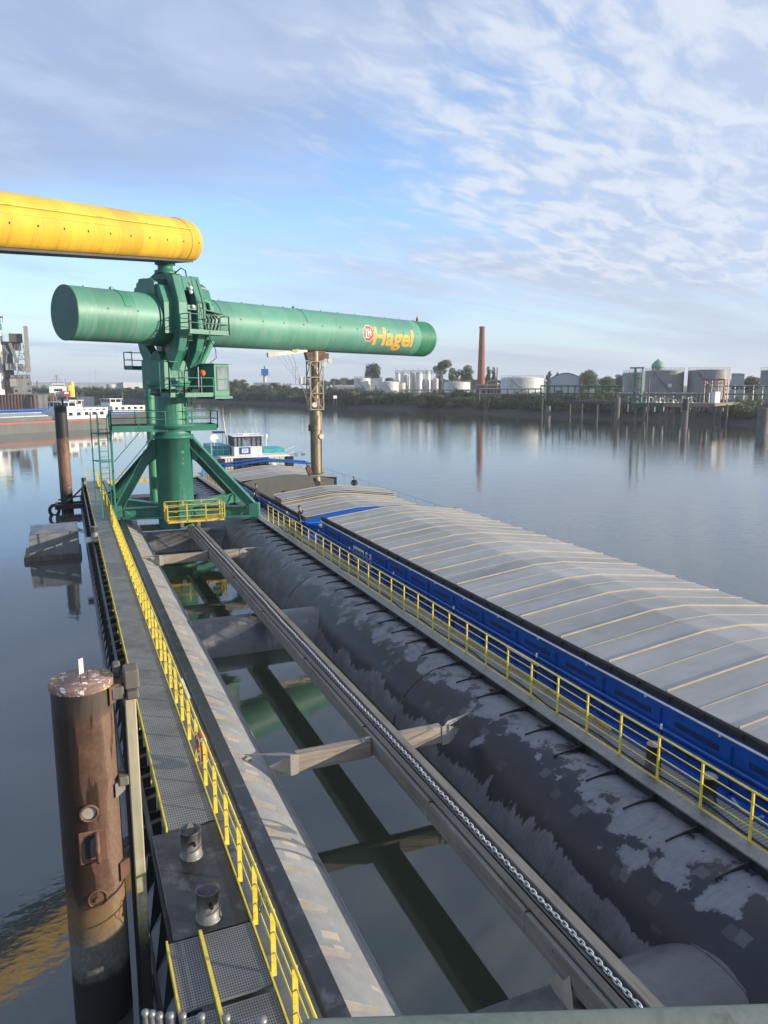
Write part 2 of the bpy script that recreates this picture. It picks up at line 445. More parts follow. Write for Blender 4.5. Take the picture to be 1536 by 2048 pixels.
def mat_pipe_dark():
    """right-hand pontoon pipe: bare dark grey steel, big wet black patches with ragged lower edge, repair squares"""
    t = NT('wet_dark_pontoon_steel')
    x, y, z = t.xyz()
    uv = girth(t, 1.9)
    rag = t.noise(1.0, 8, 0.72, 0.15, t.map((0.7, 4.2, 1), (0, 0, 0), uv))
    rag2 = t.noise(1.0, 3, 0.6, 0.0, t.map((0.5, 14.0, 1), (0, 0, 0), uv))
    broad = t.noise(0.40, 4, 0.55, 0.3, t.map((1, 1, 1), (0, 4, 0), uv))
    blot = t.noise(1.6, 6, 0.62, 0.35, uv)
    h = t.m('ADD', z, t.m('MULTIPLY', t.m('SUBTRACT', rag, 0.5), 0.85))
    h = t.m('ADD', h, t.m('MULTIPLY', t.m('SUBTRACT', rag2, 0.5), 0.10))
    h = t.m('ADD', h, t.m('MULTIPLY', t.m('SUBTRACT', broad, 0.5), 1.6))
    far = t.ss(y, 24.0, 38.0)
    wet = t.ss(h, 0.86, 0.91)
    hi = t.m('ADD', z, t.m('MULTIPLY', t.m('SUBTRACT', t.m('ADD', t.m('MULTIPLY', blot, 0.6), t.m('MULTIPLY', broad, 0.4)), 0.5), 3.4))
    wet = t.m('MULTIPLY', wet, t.m('SUBTRACT', 1.0, t.ss(hi, 1.72, 1.84)))
    wet = t.m('MULTIPLY', wet, t.m('SUBTRACT', 1.0, t.m('MULTIPLY', far, 0.6)))
    sq, tone = squares(t, uv, 2.1, 0.25, 0.50, (2.3, 0.4, 0))
    sq2, _ = squares(t, t.map((1, 0.6, 1), (0, 0, 0), uv), 1.6, 0.13, 0.22, (0.3, 3.4, 0))
    sq = t.m('MAXIMUM', sq, sq2)
    sq = t.m('MULTIPLY', sq, t.ss(z, 0.95, 1.2))
    grain = t.noise(9, 5, 0.65, 0, t.map((0.5, 1.6, 1), (0, 0, 0), uv))
    stk = t.noise(1.0, 5, 0.7, 0, t.map((0.25, 9.0, 1), (5, 0, 0), uv))
    f = t.m('ADD', t.m('ADD', t.m('MULTIPLY', blot, 0.55), t.m('MULTIPLY', grain, 0.33)), t.m('MULTIPLY', stk, 0.12))
    dry = t.ramp(f, [(0.34, (0.085, 0.088, 0.100)), (0.60, (0.185, 0.190, 0.210))])
    wetc = t.ramp(blot, [(0.35, (0.005, 0.007, 0.013)), (0.7, (0.011, 0.015, 0.026))])
    col = t.mix(wet, dry, wetc)
    sqc = t.mix(tone, (0.075, 0.075, 0.08), (0.20, 0.195, 0.19))
    col = t.mix(t.m('MULTIPLY', sq, 0.42), col, sqc)
    spot = t.vor(3.2, t.map((1, 1, 1), (0, 0, 0), uv))
    col = t.mix(t.m('MULTIPLY', t.m('MULTIPLY', t.ss(spot, 0.14, 0.08), t.ss(z, 1.35, 1.6)), 0.8), col, (0.015, 0.016, 0.018))
    col = t.mix(t.ss(t.m('ADD', z, t.m('MULTIPLY', rag2, 0.1)), 0.34, 0.28), col, (0.012, 0.014, 0.012))
    t.set('Base Color', col)
    t.set('Roughness', t.m('SUBTRACT', 0.58, t.m('MULTIPLY', t.m('MULTIPLY', wet, t.m('SUBTRACT', 1.0, sq)), 0.20)))
    t.bump(t.m('ADD', t.m('MULTIPLY', grain, 0.4), t.m('MULTIPLY', blot, 0.6)), 0.12, 0.02)
    return t.mat
M['pipe_dark'] = mat_pipe_dark()

def mat_pipe_light():
    """left-hand pontoon pipe: dry pale grey steel, chalky scuffs, buff repair squares, wet ring marks"""
    t = NT('pale_grey_pontoon_steel')
    x, y, z = t.xyz()
    a = t.noise(0.8, 5, 0.6, 0.4)
    g = t.noise(8, 4, 0.65, 0, t.map((1, 0.5, 1)))
    col = t.ramp(t.m('ADD', t.m('MULTIPLY', a, 0.7), t.m('MULTIPLY', g, 0.3)), [(0.33, (0.190, 0.192, 0.186)), (0.62, (0.285, 0.286, 0.276))])
    sc = t.noise(1.0, 6, 0.7, 0.8, t.map((1.2, 2.6, 1.2), (3, 1, 0)))
    col = t.mix(t.m('MULTIPLY', t.ss(sc, 0.60, 0.72), 0.5), col, (0.46, 0.45, 0.43))
    uv = girth(t, 1.9)
    sq, tone = squares(t, t.map((1.0, 1.7, 1), (0, 0, 0), uv), 1.5, 0.24, 0.38, (0.3, 2.4, 0))
    sqb, _ = squares(t, t.map((1.0, 2.2, 1), (0, 0, 0), uv), 2.6, 0.24, 0.14, (1.3, 0.7, 0))
    sq = t.m('MAXIMUM', sq, sqb)
    sq = t.m('MULTIPLY', sq, t.ss(z, 1.2, 1.5))
    col = t.mix(t.m('MULTIPLY', sq, 0.8), col, (0.44, 0.36, 0.28))
    ring = t.noise(1.0, 2, 0.5, 0, t.map((0.12, 0.55, 0.12), (0, 11.2, 0)))
    col = t.mix(t.m('MULTIPLY', t.ss(t.m('ABSOLUTE', t.m('SUBTRACT', ring, 0.60)), 0.014, 0.006), 0.75), col, (0.07, 0.075, 0.085))
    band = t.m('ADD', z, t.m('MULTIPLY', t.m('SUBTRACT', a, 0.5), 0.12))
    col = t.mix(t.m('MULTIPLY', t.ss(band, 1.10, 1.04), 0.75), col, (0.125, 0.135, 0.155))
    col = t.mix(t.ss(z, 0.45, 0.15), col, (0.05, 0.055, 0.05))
    t.set('Base Color', col); t.set('Roughness', 0.55)
    t.bump(g, 0.1, 0.01)
    return t.mat
M['pipe_light'] = mat_pipe_light()

def mat_cross():
    t = NT('grey_cross_pipe_steel')
    x, y, z = t.xyz()
    a = t.noise(0.9, 5, 0.6, 0.4)
    g = t.noise(10, 4, 0.65)
    col = t.ramp(t.m('ADD', t.m('MULTIPLY', a, 0.7), t.m('MULTIPLY', g, 0.3)), [(0.35, (0.075, 0.077, 0.084)), (0.62, (0.125, 0.126, 0.133))])
    uv = t.comb(x, t.m('MULTIPLY', t.m('ARCTAN2', y, z), 1.56), 0.0)
    sq, tone = squares(t, uv, 2.4, 0.26, 0.45, (5.3, 2.4, 0))
    sq = t.m('MULTIPLY', sq, t.ss(t.noise(0.35, 2, 0.5, 0, uv), 0.42, 0.55))
    stk = t.noise(1.0, 5, 0.7, 0.1, t.map((5.0, 0.35, 1), (0, 0, 0), uv))
    col = t.mix(t.m('MULTIPLY', t.ss(stk, 0.56, 0.70), 0.5), col, (0.03, 0.032, 0.036))
    col = t.mix(t.m('MULTIPLY', sq, 0.6), col, (0.19, 0.18, 0.165))
    wetm = t.ss(t.noise(0.6, 5, 0.6, 0.5, t.map((1, 1, 1), (1.5, 0, 0))), 0.50, 0.56)
    col = t.mix(t.m('MULTIPLY', wetm, 0.15), col, (0.03, 0.032, 0.037))
    col = t.mix(t.ss(z, 0.25, 0.05), col, (0.02, 0.022, 0.02))
    t.set('Base Color', col); t.set('Roughness', t.m('SUBTRACT', 0.55, t.m('MULTIPLY', wetm, 0.2)))
    t.bump(g, 0.1, 0.01)
    return t.mat
M['pipe_cross'] = mat_cross()

def mat_grating(name, col, dark, px_, py_, duty=0.36):
    t = NT(name)
    x, y, z = t.xyz()
    def bars(c, pitch, d):
        fr = t.m('FRACT', t.m('DIVIDE', c, pitch))
        return t.m('LESS_THAN', fr, d)
    b = t.m('MAXIMUM', bars(x, px_, duty), bars(y, py_, duty))
    a = t.noise(1.3, 5, 0.6, 0.3)
    damp = t.ss(t.noise(0.5, 4, 0.6, 0.6, t.map((1, 1, 1), (2, 0.3, 0))), 0.46, 0.60)
    metal = t.ramp(a, [(0.3, tuple(c * 0.7 for c in col)), (0.7, col)])
    metal = t.mix(t.m('MULTIPLY', damp, 0.55), metal, tuple(c * 0.40 for c in col))
    t.set('Base Color', t.mix(b, dark, metal))
    t.set('Roughness', 0.5); t.set('Metallic', t.m('MULTIPLY', b, 0.35))
    t.bump(b, 0.5, 0.02)
    return t.mat
M['grating'] = mat_grating('walkway_grating', (0.30, 0.305, 0.29), (0.055, 0.057, 0.054), 0.045, 0.09, 0.42)
M['grating_near'] = mat_grating('open_square_grating', (0.24, 0.25, 0.255), (0.022, 0.023, 0.025), 0.035, 0.05, 0.38)

def mat_hatch():
    t = NT('aluminium_hatch_cover')
    x, y, z = t.xyz()
    a = t.noise(0.45, 5, 0.6, 0.5)
    b = t.noise(2.2, 5, 0.65, 0.3, t.map((0.4, 1.6, 1)))
    g = t.noise(26, 2, 0.5)
    col = t.ramp(t.m('ADD', t.m('MULTIPLY', a, 0.6), t.m('MULTIPLY', b, 0.4)), [(0.32, (0.30, 0.292, 0.275)), (0.64, (0.43, 0.418, 0.392))])
    wn = t.N.new('ShaderNodeTexWhiteNoise'); wn.noise_dimensions = '1D'
    t.L.new(t.m('FLOOR', t.m('DIVIDE', t.m('ADD', y, 0.0), 1.1)), wn.inputs['W'])
    hsv = t.N.new('ShaderNodeHueSaturation'); t.L.new(col, hsv.inputs['Color'])
    t.L.new(t.m('ADD', 0.82, t.m('MULTIPLY', wn.outputs['Value'], 0.26)), hsv.inputs['Value'])
    col = hsv.outputs[0]
    st = t.ss(t.noise(0.33, 6, 0.6, 0.7, t.map((1, 1, 1), (0.4, 0.2, 0))), 0.58, 0.72)
    col = t.mix(t.m('MULTIPLY', st, 0.6), col, (0.22, 0.215, 0.20))
    t.set('Base Color', col); t.set('Metallic', 0.2)
    t.set('Roughness', t.m('ADD', 0.36, t.m('MULTIPLY', b, 0.25)))
    t.bump(t.m('ADD', t.m('MULTIPLY', b, 0.8), t.m('MULTIPLY', g, 0.2)), 0.10, 0.03)
    return t.mat
M['hatch'] = mat_hatch()
M['hatch_rib'] = plain('hatch_rib_edge', (0.40, 0.355, 0.285), (0.29, 0.26, 0.21), 2, 0.5, 0.1)

def mat_timber(name, c1, c2, axis, weather=0.5):
    t = NT(name)
    sc = [7, 7, 7]; sc[axis] = 0.45
    g = t.noise(1.6, 6, 0.7, 0.5, t.map(tuple(sc)))
    a = t.noise(0.9, 4, 0.6, 0.2)
    f = t.m('ADD', t.m('MULTIPLY', g, 0.6), t.m('MULTIPLY', a, 0.4))
    col = t.ramp(f, [(0.34, c2), (0.62, c1)])
    kn = t.vor(2.2, t.map((1, 1, 1)))
    col = t.mix(t.m('MULTIPLY', t.ss(kn, 0.10, 0.05), 0.7), col, tuple(v * 0.35 for v in c2))
    t.set('Base Color', col); t.set('Roughness', 0.82)
    t.bump(g, 0.35, 0.01)
    return t
M['timber_y'] = mat_timber('weathered_timber', (0.225, 0.205, 0.180), (0.110, 0.101, 0.090), 1).mat
M['timber_dark'] = mat_timber('dark_wet_timber', (0.085, 0.082, 0.082), (0.040, 0.039, 0.041), 1).mat
def mat_b2():
    t = mat_timber('cross_beam_timber', (0.34, 0.29, 0.235), (0.16, 0.125, 0.10), 0)
    x, y, z = t.xyz()
    base = t.p.inputs['Base Color'].links[0].from_socket
    rs = t.m('ADD', x, t.m('MULTIPLY', t.noise(2.5, 4, 0.6, 0.2, t.map((1, 1, 0.3))), 0.8))
    d = t.m('ABSOLUTE', t.m('SUBTRACT', rs, 6.75))
    t.set('Base Color', t.mix(t.m('MULTIPLY', t.ss(d, 0.32, 0.10), 0.8), base, (0.22, 0.075, 0.025)))
    return t.mat
M['timber_x'] = mat_b2()
def mat_fender():
    t = mat_timber('pale_fender_timber', (0.43, 0.38, 0.26), (0.25, 0.22, 0.145), 2)
    x, y, z = t.xyz()
    base = t.p.inputs['Base Color'].links[0].from_socket
    n = t.noise(5, 5, 0.65)
    h = t.m('ADD', z, t.m('MULTIPLY', t.m('SUBTRACT', n, 0.5), 1.2))
    c = t.mix(t.m('MULTIPLY', t.ss(h, 3.6, 1.9), t.ss(n, 0.38, 0.62)), base, (0.22, 0.22, 0.055))
    c = t.mix(t.ss(h, 1.75, 1.05), c, (0.022, 0.022, 0.016))
    t.set('Base Color', c)
    return t.mat
M['fender_timber'] = mat_fender()

def mat_rust_pile():
    """mooring pile: brown rust, dark wet runs, dull yellow band, grey then black tide zone"""
    t = NT('rusty_mooring_pile')
    x, y, z = t.xyz()
    ang = t.m('ARCTAN2', t.m('SUBTRACT', y, 0.0), x)
    run = t.noise(1.0, 5, 0.6, 0.2, t.comb(t.m('MULTIPLY', ang, 1.3), 0.0, t.m('MULTIPLY', z, 0.32)))
    a = t.noise(2.2, 6, 0.65, 0.3)
    f = t.noise(14, 4, 0.7)
    col = t.ramp(t.m('ADD', t.m('MULTIPLY', a, 0.6), t.m('MULTIPLY', f, 0.4)), [(0.32, (0.042, 0.020, 0.013)), (0.50, (0.085, 0.040, 0.023)), (0.66, (0.150, 0.078, 0.046))])
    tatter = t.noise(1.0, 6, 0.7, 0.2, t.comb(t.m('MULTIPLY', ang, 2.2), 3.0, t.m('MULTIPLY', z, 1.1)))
    sun_side = t.ss(t.m('ADD', x, t.m('MULTIPLY', t.m('SUBTRACT', tatter, 0.5), 0.35)), 0.20, 0.29)  # paler ragged strip: sunlight and drier rust both put into the colour
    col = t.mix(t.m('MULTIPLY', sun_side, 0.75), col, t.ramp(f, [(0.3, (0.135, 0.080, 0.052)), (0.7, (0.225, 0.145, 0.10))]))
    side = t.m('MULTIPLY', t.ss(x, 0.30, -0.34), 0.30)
    wet = t.m('MULTIPLY', t.ss(t.m('ADD', run, side), 0.60, 0.635), t.ss(t.m('ADD', z, t.m('MULTIPLY', run, 1.5)), 2.9, 3.3))
    col = t.mix(t.m('MULTIPLY', wet, 0.82), col, (0.020, 0.012, 0.009))
    top = t.ss(t.m('ADD', z, t.m('MULTIPLY', a, 0.2)), 5.34, 5.5)
    col = t.mix(t.m('MULTIPLY', top, 0.75), col, (0.045, 0.036, 0.03))
    hz = t.m('ADD', z, t.m('MULTIPLY', t.m('SUBTRACT', a, 0.5), 0.9))
    yel = t.m('MULTIPLY', t.ss(hz, 1.45, 1.85), t.ss(hz, 2.5, 1.9))
    col = t.mix(t.m('MULTIPLY', yel, 0.45), col, (0.22, 0.145, 0.045))
    col = t.mix(t.ss(hz, 1.85, 1.4), col, t.ramp(f, [(0.35, (0.085, 0.082, 0.072)), (0.65, (0.16, 0.15, 0.13))]))
    col = t.mix(t.ss(hz, 1.12, 0.78), col, (0.012, 0.012, 0.011))
    t.set('Base Color', col)
    t.set('Roughness', t.m('SUBTRACT', 0.68, t.m('MULTIPLY', wet, 0.3)))
    t.bump(t.m('ADD', t.m('MULTIPLY', f, 0.5), a), 0.25, 0.015)
    return t.mat
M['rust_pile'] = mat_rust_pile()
def mat_pile_top():
    t = NT('pile_cap_plate')
    a = t.noise(3.0, 6, 0.7, 0.6)
    f = t.noise(9, 5, 0.7, 0.3, t.map((1, 1, 1), (3, 1, 0)))
    col = t.ramp(a, [(0.35, (0.14, 0.075, 0.06)), (0.65, (0.26, 0.17, 0.145))])
    col = t.mix(t.ss(t.noise(2.0, 5, 0.6, 0.5, t.map((1, 1, 1), (1, 5, 0))), 0.54, 0.62), col, (0.36, 0.22, 0.04))
    col = t.mix(t.ss(f, 0.56, 0.62), col, (0.66, 0.64, 0.6))
    t.set('Base Color', col); t.set('Roughness', 0.7); t.bump(a, 0.2, 0.01)
    return t.mat
M['pile_top'] = mat_pile_top()

def mat_dark_pile():
    t = NT('black_banded_pile')
    x, y, z = t.xyz()
    a = t.noise(1.3, 5, 0.65, 0.3, t.map((1, 1, 0.4)))
    h = t.m('ADD', z, t.m('MULTIPLY', t.m('SUBTRACT', a, 0.5), 1.6))
    col = t.ramp(a, [(0.35, (0.10, 0.055, 0.036)), (0.65, (0.24, 0.135, 0.085))])
    col = t.mix(t.ss(h, 5.9, 6.1), col, (0.020, 0.020, 0.022))
    col = t.mix(t.ss(h, 2.2, 1.5), col, (0.014, 0.013, 0.013))
    t.set('Base Color', col); t.set('Roughness', 0.6); t.bump(a, 0.2, 0.01)
    return t.mat
M['dark_pile'] = mat_dark_pile()

def mat_water():
    t = NT('harbour_water')
    geo = t.N.new('ShaderNodeNewGeometry')
    P = geo.outputs['Position']
    n1 = t.noise(1.4, 3, 0.55, 0.2, t.map((1, 1.6, 1), src=P, rot=(0, 0, 0.5)))
    n2 = t.noise(4.5, 2, 0.5, 0, t.map((1, 1.5, 1), src=P, rot=(0, 0, -0.3)))
    n0 = t.noise(0.35, 2, 0.5, 0, t.map((1, 1.5, 1), src=P, rot=(0, 0, 0.2)))
    calm = t.noise(0.022, 3, 0.5, 0.3, t.map((1, 0.8, 1), (3.2, 1.0, 0), P))
    x, y, z = t.xyz(P)
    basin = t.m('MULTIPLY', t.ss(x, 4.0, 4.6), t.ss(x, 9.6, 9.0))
    lively = t.m('ADD', t.m('MULTIPLY', t.ss(x, 20.0, 34.0), 0.42), t.m('ADD', 0.05, t.m('MULTIPLY', t.ss(calm, 0.42, 0.62), 0.26)))
    lively = t.m('ADD', lively, t.m('MULTIPLY', t.m('MULTIPLY', t.ss(y, 24.0, 10.0), t.ss(x, 1.0, -1.0)), 0.35))
    lively = t.m('MULTIPLY', lively, t.m('SUBTRACT', 1.0, t.m('MULTIPLY', basin, 0.35)))
    h = t.m('ADD', t.m('MULTIPLY', n1, 0.65), t.m('ADD', t.m('MULTIPLY', n2, 0.16), t.m('MULTIPLY', n0, 0.9)))
    h = t.m('MULTIPLY', h, lively)
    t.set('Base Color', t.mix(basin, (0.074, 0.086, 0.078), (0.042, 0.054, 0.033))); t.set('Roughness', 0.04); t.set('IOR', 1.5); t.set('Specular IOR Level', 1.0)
    t.set('Subsurface Weight', 1.0); t.p.inputs['Subsurface Radius'].default_value = (0.7, 1.0, 0.8); t.set('Subsurface Scale', 0.9)
    t.bump(h, 0.55, 0.055)
    return t.mat
M['water'] = mat_water()

def mat_leaf(name, c1, c2, sc=0.25):
    t = NT(name)
    r = t.rnd()
    a = t.noise(sc, 3, 0.6)
    b = t.noise(sc * 6, 2, 0.5)
    f = t.m('ADD', t.m('MULTIPLY', a, 0.6), t.m('MULTIPLY', b, 0.4))
    col = t.ramp(f, [(0.35, c2), (0.65, c1)])
    hsv = t.N.new('ShaderNodeHueSaturation'); t.L.new(col, hsv.inputs['Color'])
    t.L.new(t.m('ADD', 0.475, t.m('MULTIPLY', r, 0.05)), hsv.inputs['Hue'])
    t.L.new(t.m('ADD', 0.8, t.m('MULTIPLY', r, 0.45)), hsv.inputs['Value'])
    t.set('Base Color', hsv.outputs[0]); t.set('Roughness', 0.6)
    # leaves let some light through
    tr = t.N.new('ShaderNodeBsdfTranslucent'); t.L.new(hsv.outputs[0], tr.inputs['Color'])
    mx = t.N.new('ShaderNodeMixShader'); mx.inputs[0].default_value = 0.25
    t.L.new(t.p.outputs[0], mx.inputs[1]); t.L.new(tr.outputs[0], mx.inputs[2])
    t.L.new(mx.outputs[0], t.N['Material Output'].inputs['Surface'])
    return t.mat
M['leaf'] = mat_leaf('green_foliage', (0.15, 0.17, 0.075), (0.065, 0.090, 0.038))
M['leaf_dark'] = mat_leaf('dark_foliage', (0.080, 0.112, 0.052), (0.042, 0.064, 0.030))
M['leaf_pale'] = mat_leaf('pale_foliage', (0.16, 0.17, 0.07), (0.06, 0.08, 0.03))

def mat_ground():
    t = NT('river_bank')
    geo = t.N.new('ShaderNodeNewGeometry')
    x, y, z = t.xyz(geo.outputs['Position'])
    n = t.noise(0.12, 6, 0.65, 0.3, geo.outputs['Position'])
    f = t.noise(1.2, 4, 0.7, 0, geo.outputs['Position'])
    mud = t.ramp(f, [(0.3, (0.016, 0.015, 0.013)), (0.7, (0.05, 0.045, 0.038))])
    grass = t.ramp(n, [(0.35, (0.045, 0.058, 0.022)), (0.65, (0.11, 0.105, 0.05))])
    h = t.m('ADD', z, t.m('MULTIPLY', t.m('SUBTRACT', f, 0.5), 1.6))
    col = t.mix(t.ss(h, 1.7, 2.6), mud, grass)
    t.set('Base Color', col); t.set('Roughness', 0.9); t.bump(f, 0.4, 0.3)
    return t.mat
M['bank'] = mat_ground()

def mat_brick():
    t = NT('red_brick_chimney')
    b = t.N.new('ShaderNodeTexBrick')
    x, y, z = t.xyz()
    ang = t.m('MULTIPLY', t.m('ARCTAN2', y, x), 2.0)
    t.L.new(t.comb(ang, z, 0.0), b.inputs['Vector'])
    b.inputs['Scale'].default_value = 1.0; b.inputs['Brick Width'].default_value = 0.5; b.inputs['Row Height'].default_value = 0.25
    b.inputs['Color1'].default_value = (0.30, 0.095, 0.055, 1); b.inputs['Color2'].default_value = (0.24, 0.075, 0.046, 1)
    b.inputs['Mortar'].default_value = (0.25, 0.15, 0.11, 1); b.inputs['Mortar Size'].default_value = 0.02
    a = t.noise(0.25, 5, 0.65, 0.3, t.map((1, 1, 0.4)))
    col = t.mix(t.m('MULTIPLY', t.ss(a, 0.45, 0.7), 0.45), b.outputs['Color'], (0.16, 0.06, 0.045))
    col = t.mix(t.ss(z, 35.0, 37.5), col, (0.11, 0.055, 0.045))
    t.set('Base Color', col); t.set('Roughness', 0.85)
    return t.mat
M['brick'] = mat_brick()

def mat_tank(name, c1, c2, streak, amt):
    t = NT(name)
    x, y, z = t.xyz()
    ang = t.m('ARCTAN2', y, x)
    s = t.noise(1.0, 6, 0.7, 0.1, t.comb(t.m('MULTIPLY', ang, 14.0), 0.0, t.m('MULTIPLY', z, 0.12)))
    a = t.noise(0.3, 4, 0.6)
    col = t.ramp(a, [(0.35, c2), (0.65, c1)])
    col = t.mix(t.m('MULTIPLY', t.ss(s, 0.46, 0.62), amt), col, streak)
    fr = t.m('FRACT', t.m('DIVIDE', z, 1.9))
    col = t.mix(t.m('MULTIPLY', t.m('LESS_THAN', fr, 0.05), 0.35), col, tuple(v * 0.6 for v in c2))
    t.set('Base Color', col); t.set('Roughness', 0.5)
    return t.mat
M['tank_white'] = mat_tank('white_storage_tank', (0.70, 0.69, 0.65), (0.58, 0.57, 0.54), (0.42, 0.39, 0.33), 0.35)
M['tank_grey'] = mat_tank('streaked_grey_tank', (0.31, 0.29, 0.275), (0.235, 0.22, 0.21), (0.15, 0.13, 0.12), 0.5)

def mat_wall(name, c1, c2, rib=0.0):
    t = NT(name)
    a = t.noise(0.15, 5, 0.6, 0.3)
    s = t.noise(1.0, 5, 0.7, 0.1, t.map((0.9, 0.9, 0.06)))
    col = t.ramp(t.m('ADD', t.m('MULTIPLY', a, 0.5), t.m('MULTIPLY', s, 0.5)), [(0.35, c2), (0.62, c1)])
    if rib:
        x, y, z = t.xyz()
        fr = t.m('FRACT', t.m('DIVIDE', t.m('ADD', x, t.m('MULTIPLY', y, 0.73)), rib))
        col = t.mix(t.m('MULTIPLY', t.m('LESS_THAN', fr, 0.3), 0.3), col, tuple(v * 0.5 for v in c2))
    t.set('Base Color', col); t.set('Roughness', 0.65)
    return t.mat
M['ware'] = mat_wall('warehouse_cladding', (0.33, 0.35, 0.38), (0.26, 0.28, 0.31), 2.0)
M['white_wall'] = mat_wall('white_cladding', (0.72, 0.71, 0.68), (0.6, 0.59, 0.57))
M['red_wall'] = mat_wall('red_brick_wall', (0.26, 0.095, 0.07), (0.17, 0.065, 0.05))
M['beige_wall'] = mat_wall('beige_render', (0.46, 0.40, 0.31), (0.36, 0.31, 0.24))
M['grey_wall'] = mat_wall('grey_concrete_wall', (0.26, 0.25, 0.24), (0.15, 0.145, 0.14))
M['hold'] = mat_wall('grey_hold_lining', (0.115, 0.114, 0.108), (0.08, 0.079, 0.075))
M['copper'] = mat_wall('green_copper_roof', (0.17, 0.36, 0.25), (0.12, 0.27, 0.19))
M['film'] = plain('grey_tarpaulin', (0.22, 0.225, 0.23), (0.12, 0.125, 0.13), 1.1, 0.45, 0, bump=0.3)
M['grey_hull'] = mat_wall('grey_barge_hull', (0.135, 0.14, 0.13), (0.085, 0.088, 0.083))

# ---------------------------------------------------------------- photo bearings -> places at a chosen distance
_p, _y = R(9.622), R(22.774)
_fw = Vector((math.sin(_y) * math.cos(_p), math.cos(_y) * math.cos(_p), -math.sin(_p)))
_rt = Vector((math.cos(_y), -math.sin(_y), 0)); _up = _rt.cross(_fw)
def bearing(px, py=768.0):
    return _fw + _rt * ((px - 768) / 1510) - _up * ((py - 1024) / 1510)
def at(px, r):
    d = bearing(px); h = math.hypot(d.x, d.y)
    return Vector((d.x / h * r, d.y / h * r, 0))
def zat(px, py, r):
    d = bearing(px, py); return CAM_H + d.z / math.hypot(d.x, d.y) * r
def onz(px, py, z=0.0):
    d = bearing(px, py); k = (z - CAM_H) / d.z
    return Vector((d.x * k, d.y * k, z))
def wid(px0, px1, r):
    return (at(px1, r) - at(px0, r)).length

# ================================================================ SETTING
b = MB(); b.add([(-1500, -300, 0), (3500, -300, 0), (3500, 5000, 0), (-1500, 5000, 0)], [(0, 1, 2, 3)])
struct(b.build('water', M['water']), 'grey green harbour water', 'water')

_S = [(2600, 150), (1900, 190), (1500, 214), (1400, 224), (1250, 238), (1090, 254), (900, 290), (780, 314), (700, 330), (600, 362), (520, 408), (450, 455), (370, 468), (290, 478), (200, 520), (150, 560), (60, 640), (-100, 760), (-400, 900), (-1100, 1200)]
SHORE = [tuple(at(px, r)[:2]) for px, r in _S]
def shore_sheet():
    pts = [Vector((x, y, 0)) for x, y in SHORE]
    fine = []
    for i in range(len(pts) - 1):
        n = max(2, int((pts[i + 1] - pts[i]).length / 9))
        for k in range(n): fine.append(pts[i].lerp(pts[i + 1], k / n))
    fine.append(pts[-1])
    prof = [(-8, -1.2), (-1.5, -0.25), (1.5, 0.35), (4.5, 1.1), (8, 1.9), (11, 3.0), (18, 3.6), (60, 4.0), (300, 4.2), (3200, 4.5)]
    vs = []; m_ = len(prof)
    for i, p in enumerate(fine):
        d = (fine[min(i + 1, len(fine) - 1)] - fine[max(0, i - 1)]).normalized()
        nrm = Vector((d.y, -d.x, 0))
        w = mnoise.noise(p * 0.05) * 2.2 + mnoise.noise(p * 0.2) * 0.9
        for o_, z_ in prof:
            q = p + nrm * (o_ + (w if o_ < 30 else 0))
            z2 = z_ + (mnoise.noise(Vector((q.x * 0.13, q.y * 0.13, 1))) * 0.35 if 1 < o_ < 40 else 0)
            vs.append((q.x, q.y, z2))
    fs = [(i * m_ + k, (i + 1) * m_ + k, (i + 1) * m_ + k + 1, i * m_ + k + 1) for i in range(len(fine) - 1) for k in range(m_ - 1)]
    o = MB().add(vs, fs, True).build('river_bank', M['bank'])
    struct(o, 'muddy far bank of the river', 'bank')
shore_sheet()

# ================================================================ PONTOON
pont = thing('floating_pontoon', 'long dark steel pontoon of two parallel pipes afloat below the crane', 'pontoon', (6.6, 8, 0))
LX, RX, PZ, PR = 2.6, 10.6, -0.3, 1.9
def local_tube(name, mat, p0, p1, r, n, parent, seg=1):
    p0 = Vector(p0); p1 = Vector(p1)
    o = MB().tube((0, 0, 0), p1 - p0, r, n, seg=seg).build(name, mat)
    o.parent = parent; o.location = p0 - Vector(OFF[parent.name]); OFF[o.name] = tuple(p0)
    return o
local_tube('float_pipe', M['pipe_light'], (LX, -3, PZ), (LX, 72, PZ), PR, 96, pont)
local_tube('float_pipe', M['pipe_dark'], (RX, -3, PZ), (RX, 72, PZ), PR, 96, pont)
for yy in (7.9, 29.28, 48.9, 66.5):
    c = local_tube('cross_pipe', M['pipe_cross'], (LX, yy, -0.5), (RX, yy, -0.5), 1.56, 72, pont)
    for xx in (RX - 1.42, LX + 1.42):
        w = MB(); w.path([(xx + (0.16 if xx > 6 else -0.16) * abs(math.cos(t)) ** 2, yy + 1.565 * math.cos(t), -0.5 + 1.565 * math.sin(t)) for t in [i * math.pi / 24 for i in range(25)]], 0.022, 5)
        w.build('weld_seam', M['pipe_cross'], c)
# weld rings round the long pipes
for X_, nm in ((LX, 'pipe_light'), (RX, 'pipe_dark')):
    for yy in (20.0, 32.6, 45.0):
        w = MB(); w.path([(X_ + 1.903 * math.cos(t), yy, PZ + 1.903 * math.sin(t)) for t in [i * math.pi / 20 for i in range(21)]], 0.02, 5)
        w.build('weld_ring', M[nm], pont)
# edge beams on the crowns of the pipes
MB().box(2.77, 3.08, -3, 72, 1.44, 1.8).build('edge_beam', M['black_wet'], pont, 0.01)
eb = MB().box(11.0, 11.37, -3, 72, 1.765, 1.8)
MB().box(11.06, 11.32, -3, 72, 1.33, 1.764).build('edge_beam_web', M['black'], pont)  # black colour carries the shade on this side of the beam
eb.build('edge_beam', M['galv'], pont)
